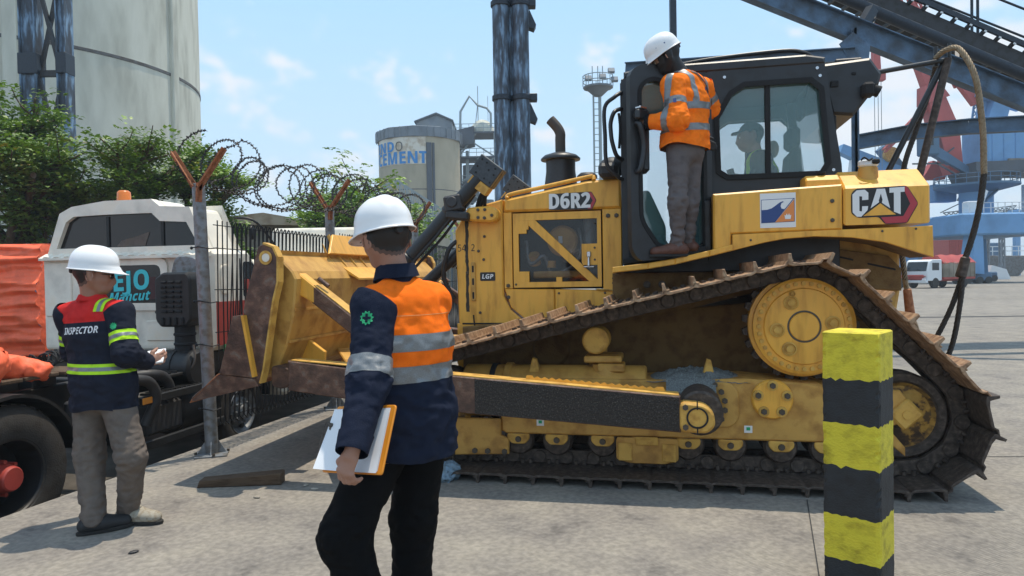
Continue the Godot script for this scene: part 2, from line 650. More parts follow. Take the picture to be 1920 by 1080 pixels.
func make_materials() -> void:
	var smudge := noise_tex(3, 0.006, 5, [[0.0, gray(0.84)], [0.38, gray(0.95)], [0.6, gray(1.0)], [1.0, Color(1, 0.97, 0.92)]])
	var dusty := noise_tex(5, 0.011, 7, [[0.0, Color(0.68, 0.61, 0.54)], [0.36, Color(0.87, 0.83, 0.78)], [0.56, gray(0.96)], [1.0, Color(1, 0.99, 0.97)]])
	var streaks := noise_tex(4, 0.012, 6, [[0.0, Color(0.8, 0.76, 0.71)], [0.3, Color(0.92, 0.9, 0.875)], [0.45, gray(0.97)], [0.62, gray(1.0)], [1.0, Color(1, 0.975, 0.93)]])
	var fine := noise_tex(8, 0.06, 4, [[0.0, gray(0.7)], [0.5, gray(0.92)], [1.0, gray(1.0)]])
	var rusty := noise_tex(11, 0.012, 6, [[0.0, Color(0.22, 0.16, 0.135)], [0.4, Color(0.33, 0.235, 0.19)], [0.55, Color(0.38, 0.275, 0.22)], [0.7, Color(0.46, 0.34, 0.27)], [0.82, Color(0.44, 0.38, 0.34)], [1.0, Color(0.6, 0.53, 0.46)]])
	var steel := noise_tex(13, 0.02, 6, [[0.0, Color(0.19, 0.16, 0.14)], [0.4, Color(0.29, 0.25, 0.225)], [0.6, Color(0.36, 0.32, 0.29)], [0.75, Color(0.43, 0.385, 0.35)], [1.0, Color(0.55, 0.51, 0.47)]])
	var tanpad := noise_tex(17, 0.02, 6, [[0.0, Color(0.36, 0.27, 0.2)], [0.4, Color(0.56, 0.44, 0.34)], [0.6, Color(0.68, 0.56, 0.45)], [1.0, Color(0.76, 0.68, 0.58)]])
	var grit := noise_tex(19, 0.16, 3, [[0.0, Color(0.13, 0.12, 0.11)], [0.5, Color(0.185, 0.165, 0.15)], [0.66, Color(0.25, 0.22, 0.195)], [0.8, Color(0.36, 0.34, 0.31)], [1.0, Color(0.6, 0.57, 0.53)]])
	var blues := noise_tex(23, 0.012, 6, [[0.0, Color(0.22, 0.22, 0.24)], [0.38, Color(0.26, 0.29, 0.33)], [0.52, Color(0.31, 0.37, 0.43)], [0.64, Color(0.4, 0.49, 0.58)], [0.8, Color(0.5, 0.61, 0.71)], [1.0, Color(0.56, 0.67, 0.77)]])
	var beamblue := noise_tex(29, 0.01, 6, [[0.0, Color(0.25, 0.26, 0.28)], [0.3, Color(0.33, 0.38, 0.43)], [0.5, Color(0.37, 0.45, 0.53)], [0.7, Color(0.41, 0.51, 0.6)], [1.0, Color(0.48, 0.57, 0.66)]])
	var conc := noise_tex(31, 0.01, 6, [[0.0, Color(0.5, 0.47, 0.42)], [0.4, Color(0.63, 0.6, 0.55)], [0.55, Color(0.69, 0.66, 0.61)], [0.75, Color(0.74, 0.71, 0.66)], [1.0, Color(0.8, 0.78, 0.73)]])
	var silo := noise_tex(37, 0.008, 6, [[0.0, Color(0.68, 0.67, 0.62)], [0.38, Color(0.77, 0.765, 0.715)], [0.55, Color(0.81, 0.805, 0.755)], [1.0, Color(0.86, 0.855, 0.81)]])
	var yellowblack := noise_tex(41, 0.014, 6, [[0.0, Color(0.66, 0.63, 0.56)], [0.3, Color(0.88, 0.86, 0.8)], [0.46, gray(0.98)], [1.0, Color(1, 0.98, 0.94)]])
	var scuff := noise_tex(43, 0.03, 5, [[0.0, gray(0.8)], [0.6, gray(1.0)], [0.72, gray(1.5).clamp()], [1.0, Color(1, 1, 1)]])
	var weave := bump_tex(47, 0.25, 2, 3.0, 256)
	var lumps := bump_tex(53, 0.02, 5, 6.0)
	var crumple := bump_tex(59, 0.012, 4, 9.0)
	var pits := bump_tex(61, 0.09, 4, 5.0)
	# dozer paint and steel
	mat("yellow", Color(0.92, 0.68, 0.26), 0.42, 0.0, streaks, Vector3(1.5, 0.3, 1.5), lumps, 0.06)
	mat("yellow_shaded", Color(0.5, 0.385, 0.22), 0.85, 0.0, dusty, Vector3.ONE * 1.1, pits, 0.3)  # yellow paint browned: the shade around the undercarriage is put into its colour
	mat("yellow_dirty", Color(0.8, 0.615, 0.3), 0.6, 0.0, dusty, Vector3.ONE * 0.9, lumps, 0.1)
	mat("yellow_worn", Color(0.84, 0.66, 0.31), 0.65, 0.0, dusty, Vector3.ONE * 1.3, pits, 0.2)
	mat("blade_steel", Color(1, 1, 1), 0.6, 0.1, rusty, Vector3.ONE * 1.1, pits, 0.35)
	mat("idler_worn", Color(1, 1, 1), 0.6, 0.1, noise_tex(83, 0.014, 6, [[0.0, Color(0.2, 0.15, 0.12)], [0.42, Color(0.3, 0.22, 0.15)], [0.5, Color(0.62, 0.46, 0.2)], [0.62, Color(0.76, 0.58, 0.25)], [1.0, Color(0.8, 0.64, 0.32)]], 256), Vector3.ONE * 2.2, pits, 0.3)
	mat("track_steel", Color(0.88, 0.86, 0.84), 0.62, 0.15, steel, Vector3.ONE * 1.7, pits, 0.5)
	mat("track_pad", Color(0.95, 0.93, 0.9), 0.6, 0.15, tanpad, Vector3.ONE * 1.5, pits, 0.4)
	mat("grip", Color(1, 1, 1), 0.9, 0.0, grit, Vector3.ONE * 0.95, pits, 1.0)
	mat("black_paint", L(0.022, 0.023, 0.026), 0.42, 0.0, fine, Vector3.ONE, lumps, 0.08)
	mat("black_dusty", Color(0.2, 0.2, 0.21), 0.55, 0.0, dusty, Vector3.ONE * 0.8, lumps, 0.1)
	mat("cab_black", Color(0.165, 0.17, 0.185), 0.45, 0.0, dusty, Vector3.ONE * 0.6, lumps, 0.06)
	mat("rubber", L(0.016, 0.016, 0.017), 0.85, 0.0, fine, Vector3.ONE * 2.0, pits, 0.4)
	mat("tyre", Color(0.2, 0.185, 0.17), 0.9, 0.0, dusty, Vector3.ONE * 1.2, pits, 0.3)
	mat("engine_dark", Color(0.24, 0.22, 0.19), 0.6, 0.2, dusty, Vector3.ONE * 2.0, pits, 0.4)
	mat("chrome", L(0.55, 0.55, 0.56), 0.25, 0.9)
	mat("bolt", L(0.09, 0.075, 0.06), 0.5, 0.5)
	mat("grey_plate", L(0.055, 0.065, 0.075), 0.5, 0.1, fine, Vector3.ONE * 1.0)
	mat("white_print", L(0.75, 0.75, 0.74), 0.5)
	mat("black_print", L(0.012, 0.012, 0.013), 0.4)
	mat("red_print", L(0.42, 0.035, 0.05), 0.4)
	mat("navy_print", L(0.025, 0.06, 0.2), 0.5)
	mat("orange_print", L(0.72, 0.24, 0.06), 0.5)
	mat("gravel", Color(0.56, 0.58, 0.57), 0.95, 0.0, noise_tex(67, 0.1, 3, [[0.0, gray(0.45)], [0.5, gray(0.8)], [1.0, gray(1.0)]], 256), Vector3.ONE * 2.5, pits, 1.0)
	# glass
	var gl := mat("glass", Color(0.45, 0.66, 0.65, 0.16), 0.03)
	gl.transparency = BaseMaterial3D.TRANSPARENCY_ALPHA
	gl.metallic_specular = 0.7
	var gd := mat("glass_dark", Color(0.1, 0.12, 0.13, 0.42), 0.04)
	gd.transparency = BaseMaterial3D.TRANSPARENCY_ALPHA
	mat("glass_black", L(0.012, 0.013, 0.015), 0.12)
	# trucks
	mat("truck_white", Color(0.93, 0.9, 0.835), 0.35, 0.0, smudge, Vector3.ONE * 0.6, lumps, 0.03)
	mat("truck_black", L(0.018, 0.018, 0.019), 0.5, 0.1, dusty, Vector3.ONE)
	mat("truck_red", L(0.4, 0.05, 0.035), 0.5, 0.0, smudge, Vector3.ONE)
	mat("tarp", Color(1.0, 0.45, 0.29), 0.55, 0.0, smudge, Vector3.ONE * 1.1, crumple, 0.5)
	mat("beacon", L(0.6, 0.16, 0.02), 0.3)
	mat("cyan_print", L(0.05, 0.55, 0.6), 0.5)
	mat("amber", L(0.7, 0.25, 0.02), 0.3)
	# fence, yard
	mat("galvanised", Color(0.52, 0.54, 0.56), 0.5, 0.45, dusty, Vector3.ONE * 2.0, pits, 0.15)
	mat("rust", Color(1.0, 0.93, 0.88), 0.85, 0.1, noise_tex(71, 0.03, 5, [[0.0, Color(0.42, 0.27, 0.19)], [0.5, Color(0.62, 0.43, 0.31)], [1.0, Color(0.76, 0.6, 0.48)]], 256), Vector3.ONE * 2.0, pits, 0.4)
	mat("wire_dark", L(0.016, 0.016, 0.017), 0.55, 0.4)
	mat("razor", L(0.05, 0.045, 0.042), 0.5, 0.5)
	mat("post_yellow", Color(0.84, 0.775, 0.2), 0.75, 0.0, yellowblack, Vector3.ONE * 1.6, pits, 0.5)
	mat("post_black", Color(0.17, 0.175, 0.185), 0.75, 0.0, dusty, Vector3.ONE * 2.0, pits, 0.5)
	mat("joint", L(0.03, 0.03, 0.03), 0.9)
	mat("worn", Color(0.82, 0.81, 0.79), 0.9, 0.0, conc, Vector3.ONE * 0.4)
	mat("concrete", Color(0.92, 0.91, 0.9), 0.9, 0.0, conc, Vector3.ONE * 0.5, pits, 0.5)
	mat("wood", Color(0.36, 0.29, 0.22), 0.85, 0.0, dusty, Vector3(1.0, 6.0, 6.0), pits, 0.5)
	mat("rag", Color(0.5, 0.6, 0.68), 0.8, 0.0, dusty, Vector3.ONE * 3.0, crumple, 0.8)
	mat("rope_steel", Color(0.6, 0.53, 0.43), 0.6, 0.2, dusty, Vector3.ONE * 4.0)
	mat("rope_dark", Color(0.25, 0.23, 0.215), 0.6, 0.2, dusty, Vector3.ONE * 4.0)
	# structures
	mat("silo_concrete", Color(1, 1, 0.985), 0.95, 0.0, silo, Vector3(0.22, 0.05, 0.22))
	mat("silo_tan", Color(0.88, 0.83, 0.76), 0.95, 0.0, silo, Vector3(0.1, 0.03, 0.1))
	mat("band_dark", Color(0.42, 0.42, 0.42), 0.9, 0.0, dusty, Vector3.ONE * 0.4)
	mat("sheet_grey", Color(0.5, 0.53, 0.56), 0.6, 0.1, smudge, Vector3.ONE * 0.1)
	mat("sheet_dark", Color(0.33, 0.35, 0.38), 0.6, 0.1, smudge, Vector3.ONE * 0.1)
	mat("sign_white", Color(0.93, 0.9, 0.84), 0.9, 0.0, dusty, Vector3.ONE * 0.12)
	mat("sign_blue", L(0.05, 0.27, 0.62), 0.8)
	mat("frame_steel", Color(0.6, 0.64, 0.65), 0.6, 0.2)
	mat("blue_rust", Color(1, 1, 1), 0.6, 0.1, blues, Vector3(1.6, 0.28, 1.6), pits, 0.3)
	mat("blue_leg", Color(1.0, 1.0, 1.0), 0.7, 0.05, blues, Vector3(0.5, 0.13, 0.5))
	mat("blue_beam", Color(0.8, 0.83, 0.86), 0.55, 0.1, beamblue, Vector3.ONE * 0.35, pits, 0.2)
	mat("blue_dark", L(0.024, 0.034, 0.05), 0.5, 0.1, fine, Vector3.ONE * 0.5)
	mat("crane_blue", Color(0.42, 0.61, 0.79), 0.6, 0.0, smudge, Vector3.ONE * 0.06)
	mat("crane_blue_dark", Color(0.3, 0.43, 0.55), 0.6, 0.0, smudge, Vector3.ONE * 0.06)
	mat("crane_red", Color(0.72, 0.33, 0.31), 0.6, 0.0, smudge, Vector3.ONE * 0.06)
	mat("crane_white", Color(0.85, 0.87, 0.88), 0.6)
	mat("wall_grey", Color(0.82, 0.8, 0.77), 0.9, 0.0, conc, Vector3.ONE * 0.1)
	mat("roof_brown", Color(0.72, 0.64, 0.55), 0.9, 0.0, dusty, Vector3.ONE * 0.2)
	mat("bark", Color(0.38, 0.32, 0.26), 0.95, 0.0, dusty, Vector3(2, 0.6, 2), pits, 0.8)
	var lf := mat("leaf", Color(1, 1, 1), 0.5)
	lf.vertex_color_use_as_albedo = true
	lf.backlight_enabled = true
	lf.backlight = Color(0.55, 0.65, 0.25)
	# clothes and skin
	mat("skin", L(0.33, 0.17, 0.115), 0.55, 0.0, null, Vector3.ONE, null)
	mat("skin_fair", L(0.42, 0.235, 0.16), 0.55)
	mat("hair_fade", L(0.11, 0.065, 0.05), 0.7)
	mat("hair", L(0.014, 0.012, 0.011), 0.6, 0.0, null)
	mat("helmet", L(0.8, 0.8, 0.8), 0.28)
	mat("helmet_grey", L(0.66, 0.65, 0.62), 0.35)
	mat("strap_black", L(0.012, 0.012, 0.013), 0.6)
	for c in [["navy", L(0.013, 0.018, 0.036)], ["navy_soft", L(0.018, 0.021, 0.034)], ["hi_orange", L(1.0, 0.18, 0.012)], ["orange_bright", L(1.0, 0.21, 0.016)], ["red_cloth", L(0.6, 0.03, 0.028)], ["black_cloth", L(0.0045, 0.0045, 0.005)], ["khaki", L(0.15, 0.125, 0.108)], ["grey_cloth", L(0.135, 0.118, 0.118)], ["lime", L(0.5, 0.85, 0.04)], ["cuff_black", L(0.012, 0.012, 0.014)]]:
		var m := mat(c[0], c[1], 0.82, 0.0, smudge, Vector3.ONE * 3.0, weave, 0.3)
		m.metallic_specular = 0.22
	mat("reflective", L(0.25, 0.26, 0.265), 0.38, 0.25, fine, Vector3.ONE * 6.0, crumple, 0.12)
	mat("boot_grey", Color(0.64, 0.615, 0.56), 0.9, 0.0, dusty, Vector3.ONE * 5.0, pits, 0.4)
	mat("boot_black", L(0.016, 0.016, 0.017), 0.7)
	mat("boot_brown", L(0.13, 0.05, 0.03), 0.6, 0.0, dusty, Vector3.ONE * 4.0)
	mat("sole", L(0.02, 0.018, 0.016), 0.8)
	mat("paper", L(0.8, 0.81, 0.83), 0.7)
	mat("board_orange", L(0.75, 0.26, 0.015), 0.45)
	mat("badge_green", L(0.012, 0.33, 0.13), 0.7)

# ------------------------------------------------------------------ the scene
func _ready() -> void:
	var cam := Camera3D.new()
	cam.name = "camera"
	add_child(cam)
	cam.position = Vector3(0, 1.5, 0)
	cam.rotation = Vector3(deg_to_rad(-1.03), 0, deg_to_rad(-1.0))
	cam.fov = 44.2
	cam.near = 0.1
	cam.far = 3000.0
	cam.current = true
	var we := WorldEnvironment.new()
	we.name = "world"
	var env := Environment.new()
	env.background_mode = Environment.BG_SKY
	var sky := Sky.new()
	var pano := PanoramaSkyMaterial.new()
	pano.panorama = sky_picture()
	sky.sky_material = pano
	env.sky = sky
	env.background_energy_multiplier = 0.92
	env.tonemap_mode = Environment.TONE_MAPPER_LINEAR
	env.tonemap_exposure = 1.34
	env.sdfgi_enabled = true
	env.ssao_enabled = true
	env.ssil_enabled = true
	env.fog_enabled = true
	env.fog_density = 0.0011
	env.fog_light_color = Color(0.82, 0.88, 0.93)
	we.environment = env
	add_child(we)
	var sun := DirectionalLight3D.new()
	sun.name = "sun"
	sun.light_energy = 1.05
	sun.light_color = Color(1.0, 0.955, 0.88)
	sun.light_angular_distance = 0.53
	sun.shadow_enabled = true
	add_child(sun)
	var to_sun := Vector3(0.16, 1.0, -0.17).normalized()
	sun.look_at_from_position(to_sun * 50.0, Vector3.ZERO, Vector3.RIGHT)
	make_materials()
	ground()
	big_silo()
	steel_trestle()
	far_plant()
	trees()
	pipe_column()
	conveyor_gantry()
	light_mast()
	cranes()
	yard_vehicles()
	trucks()
	fence()
	bulldozer()
	yard_things()
	people()

func sky_picture() -> ImageTexture:
	var W := 1536
	var H := 768
	var nz := FastNoiseLite.new()
	nz.seed = 5
	nz.noise_type = FastNoiseLite.TYPE_SIMPLEX_SMOOTH
	nz.frequency = 1.0
	nz.fractal_octaves = 5
	nz.fractal_gain = 0.55
	# clouds: azimuth, height (degrees), half width, half height, strength
	var puffs := [[-20.5, 14.5, 5.5, 3.8, 0.85], [-8.6, 15.5, 3.4, 2.2, 0.8], [-15.0, 8.8, 5.5, 2.4, 0.9], [6.0, 15.0, 4.5, 2.6, 0.7], [2.5, 10.0, 5.0, 4.0, 0.8], [30.0, 11.0, 10.0, 10.0, 1.0], [13.0, 22.5, 6.0, 2.2, 0.6], [-33.0, 3.0, 6.0, 2.0, 0.6], [44.0, 10.0, 9.0, 6.0, 0.8]]
	var bytes := PackedByteArray()
	bytes.resize(W * H * 3)
	var cut := int(H * 0.53)
	for y in H:
		var el := 90.0 - 180.0 * (y + 0.5) / H
		var t := clampf(el / 24.0, 0.0, 1.0)
		var t2 := clampf((el - 24.0) / 60.0, 0.0, 1.0)
		var base := Color(0.82, 0.88, 0.925).lerp(Color(0.755, 0.865, 0.955), clampf(el / 10.0, 0, 1)).lerp(Color(0.655, 0.82, 0.975), clampf((el - 9.0) / 14.0, 0, 1)).lerp(Color(0.7, 0.82, 0.945), t2)  # sky overhead, out of view, whitened to lift the fill light
		if el < 0.0:
			base = Color(0.79, 0.865, 0.92).lerp(Color(0.56, 0.55, 0.53), clampf(-el / 6.0, 0, 1))
		for x in W:
			var c := base
			if y < cut:
				var az := 360.0 * (x + 0.5) / W
				if az > 180.0:
					az -= 360.0
				var amt := 0.0
				var thick := 0.0
				var near := absf(az) < 60.0 and el < 32.0
				if near:
					for p in puffs:
						var dx: float = (az - p[0]) / p[2]
						var dy: float = (el - p[1]) / p[3]
						var q := dx * dx + dy * dy
						if q < 4.0:
							thick = maxf(thick, p[4] * exp(-q * 0.9))
				if thick > 0.05 or not near:
					var a := deg_to_rad(az)
					var d := Vector3(sin(a), tan(deg_to_rad(clampf(el, -5.0, 80.0))) * 1.7, cos(a))
					var s := nz.get_noise_3dv(d * (11.0 if near else 3.0)) * 0.5 + 0.5
					if near:
						amt = smoothstep(0.5, 1.15, thick * 1.05 + (s - 0.5) * 2.3) * 0.85
					else:
						amt = smoothstep(0.48, 0.78, s + 0.03) * 0.8  # unseen clouds outside the view, thickened to brighten and whiten the fill
				if amt > 0.0:
					c = base.lerp(Color(0.9, 0.905, 0.92), amt)
			var i := (y * W + x) * 3
			bytes[i] = int(c.r * 255.0)
			bytes[i + 1] = int(c.g * 255.0)
			bytes[i + 2] = int(c.b * 255.0)
	return ImageTexture.create_from_image(Image.create_from_data(W, H, false, Image.FORMAT_RGB8, bytes))

func kerb_x(d: float) -> float:
	return -3.31 + 0.258 * (d - 4.52)

func ground() -> void:
	# grooved concrete: fine wavy tining, stains and worn patches
	var W := 1280
	var nz := FastNoiseLite.new()
	nz.noise_type = FastNoiseLite.TYPE_SIMPLEX_SMOOTH
	nz.seed = 77
	nz.frequency = 0.004
	nz.fractal_octaves = 6
	nz.fractal_gain = 0.6
	var stain := nz.get_seamless_image(W, W).get_data()
	nz.seed = 78
	nz.frequency = 0.05
	nz.fractal_octaves = 4
	var fine := nz.get_seamless_image(W, W).get_data()
	nz.seed = 79
	nz.frequency = 0.006
	nz.fractal_octaves = 3
	var patchy := nz.get_seamless_image(W, W).get_data()
	var al := PackedByteArray()
	al.resize(W * W * 3)
	var hb := PackedByteArray()
	hb.resize(W * W)
	var lines := TAU * 230.0 / W
	for y in W:
		var row := y * W
		for x in W:
			var i := row + x
			var s := stain[i] / 255.0
			var g := fine[i] / 255.0
			var p := smoothstep(0.38, 0.62, patchy[i] / 255.0)
			var w := sin((x + y * 2) * lines * 0.5 + (s - 0.5) * 9.0) * (0.25 + 0.75 * p)
			var b := 0.515 + (s - 0.5) * 0.12 + (g - 0.5) * 0.15 + w * 0.03 * (0.3 + p)
			if s < 0.27:
				b -= (0.27 - s) * 0.4
			b = clampf(b, 0.15, 0.9)
			al[i * 3] = int(clampf(b * 1.04, 0, 1) * 255.0)
			al[i * 3 + 1] = int(b * 255.0)
			al[i * 3 + 2] = int(clampf(b * 0.94 - (s - 0.5) * 0.02, 0, 1) * 255.0)
			hb[i] = int(clampf(0.5 + w * 0.3 + (g - 0.5) * 0.45, 0, 1) * 255.0)
	var ai := Image.create_from_data(W, W, false, Image.FORMAT_RGB8, al)
	var hi := Image.create_from_data(W, W, false, Image.FORMAT_L8, hb)
	hi.convert(Image.FORMAT_RGBA8)
	hi.bump_map_to_normal_map(2.0)
	var m := mat("yard", Color(0.96, 0.955, 0.95), 0.9, 0.0, ImageTexture.create_from_image(ai), Vector3.ONE * 0.27, ImageTexture.create_from_image(hi), 0.7)
	m.uv1_offset = Vector3(0.3, 0, 0.2)
	m.vertex_color_use_as_albedo = true
	# the raised yard: one sheet with broad stains, fine near the camera
	var g := G()
	g.tinted = true
	var big := FastNoiseLite.new()
	big.seed = 12
	big.frequency = 0.16
	big.fractal_octaves = 4
	var ds := [-6.0]
	var d := -6.0
	while d < 600.0:
		d += maxf(0.35, absf(d) * 0.07)
		ds.append(d)
	for j in ds.size() - 1:
		var d0: float = ds[j]
		var d1: float = ds[j + 1]
		var l0 := kerb_x(minf(d0, 26.0))
		var l1 := kerb_x(minf(d1, 26.0))
		var cols := 60
		for i in cols:
			var f0 := pow(float(i) / cols, 2.2)
			var f1 := pow(float(i + 1) / cols, 2.2)
			var R := 20.0 + absf(d1) * 1.1
			var q := [Vector3(lerpf(l0, R, f0), 0, -d0), Vector3(lerpf(l0, R, f1), 0, -d0), Vector3(lerpf(l1, R, f1), 0, -d1), Vector3(lerpf(l1, R, f0), 0, -d1)]
			for k in [[0, 2, 1], [0, 3, 2]]:
				for e in k:
					var p: Vector3 = q[e]
					var s := clampf(0.93 + big.get_noise_3d(p.x, 0, p.z) * 0.16, 0.6, 1.0)
					g.v.append(p)
					g.n.append(Vector3.UP)
					g.c.append(Color(s, s * 0.995, s * 0.985))
	ground_piece("yard_ground", g, m)
	var kb := G()
	for j in ds.size() - 1:
		var d0: float = ds[j]
		var d1: float = ds[j + 1]
		kb.quad(Vector3(kerb_x(minf(d0, 26.0)), 0, -d0), Vector3(kerb_x(minf(d1, 26.0)), 0, -d1), Vector3(kerb_x(minf(d1, 26.0)), -0.6, -d1), Vector3(kerb_x(minf(d0, 26.0)), -0.6, -d0), Vector3.LEFT)
	ground_piece("yard_edge", kb, M["concrete"])
	var rd := G()
	rd.quad(Vector3(-420, -0.45, 20), Vector3(60, -0.45, 20), Vector3(60, -0.45, -640), Vector3(-420, -0.45, -640), Vector3.UP)
	ground_piece("truck_road", rd, mat("road", L(0.16, 0.15, 0.14), 0.95, 0.0, M["concrete"].albedo_texture, Vector3.ONE * 0.3))
	# joints between slabs, a drain channel and old paint lines
	for e in [[Vector3(0.95, 0, -2.0), Vector3(1.9, 0, -4.6), 0.006, "slab_joint"], [Vector3(3.3, 0, -5.6), Vector3(12.0, 0, -5.1), 0.012, "slab_joint"], [Vector3(12.0, 0, -21.6), Vector3(70.0, 0, -17.2), 0.38, "drain_channel"], [Vector3(20, 0, -34.0), Vector3(70, 0, -33.0), 0.25, "worn_line"], [Vector3(8.8, 0, -11.6), Vector3(30, 0, -10.8), 0.1, "worn_line"]]:
		var s := G()
		var dir: Vector3 = (e[1] - e[0]).normalized()
		var sd: Vector3 = dir.cross(Vector3.UP) * e[2] * 0.5
		var up := Vector3.UP * 0.004
		s.quad(e[0] + sd + up, e[1] + sd + up, e[1] - sd + up, e[0] - sd + up, Vector3.UP)
		ground_piece(e[3], s, M["worn"] if e[3] == "worn_line" else M["joint"])

# ------------------------------------------------------------------ large structures
func big_silo() -> void:
	var c := Vector3(-27.1, -0.45, -39.6)
	var t := thing("concrete_silo", "huge pale concrete silo with dark ring joints rising behind the roadside trees", "silo", c)
	var w := G()
	var prof := []
	for i in 31:
		prof.append(Vector2(9.15, i * 1.0))
	prof.append(Vector2(0, 30.0))
	w.lathe(prof, Vector3.ZERO, Vector3.UP, 72, false)
	part(t, "wall", w, M["silo_concrete"])
	for hgt in [13.0, 22.5, 4.5]:
		var r := G()
		r.lathe([Vector2(9.15, hgt - 0.09), Vector2(9.18, hgt - 0.07), Vector2(9.18, hgt + 0.07), Vector2(9.15, hgt + 0.09)], Vector3.ZERO, Vector3.UP, 72)
		part(t, "ring_joint", r, M["band_dark"])
	for a in [0.56, 1.44, 2.4]:
		var dir := Vector3(sin(a), 0, cos(a))
		var g := G()
		g.box(dir * 9.1 + Vector3(0, 15, 0), Vector3(0.55, 30, 0.45), 0.05, Basis(Vector3.UP, a))
		part(t, "buttress", g, M["silo_concrete"])

func steel_trestle() -> void:
	var t := thing("steel_trestle", "blue rusty two-legged steel trestle in front of the concrete silo", "trestle", Vector3(-15.4, -0.45, -24.0))
	for s in [[-0.62, 0.6, "blue_leg"], [0.5, 0.32, "blue_leg"]]:
		var g := G()
		# an H-section leg: two flanges and a web
		g.box(Vector3(s[0] - s[1] * 0.42, 8, 0), Vector3(0.05, 16, 0.5), 0.01)
		g.box(Vector3(s[0] + s[1] * 0.42, 8, 0), Vector3(0.05, 16, 0.5), 0.01)
		g.box(Vector3(s[0], 8, 0.12), Vector3(s[1] * 0.84, 16, 0.06), 0.0)
		part(t, "leg", g, M[s[2]])
	for y in [2.2, 5.6, 9.0, 12.4]:
		var g := G()
		g.bar(Vector3(-0.4, y, 0), Vector3(0.4, y, 0), 0.16, 0.2)
		part(t, "crossbeam", g, M["black_dusty"])
		var b := G()
		b.bar(Vector3(-0.36, y + 0.1, -0.06), Vector3(0.38, y + 3.3, -0.06), 0.1, 0.12)
		part(t, "brace", b, M["black_dusty"])
		var b2 := G()
		b2.bar(Vector3(-0.36, y + 3.3, 0.06), Vector3(0.38, y + 0.1, 0.06), 0.1, 0.12)
		part(t, "brace", b2, M["black_dusty"])
	for y in [9.3, 3.6]:
		for s in [[-0.62, 0.64], [0.5, 0.35]]:
			var g := G()
			g.box(Vector3(s[0], y, 0), Vector3(s[1], 0.7, 0.54), 0.02)
			part(t, "splice_plate", g, M["blue_dark"])

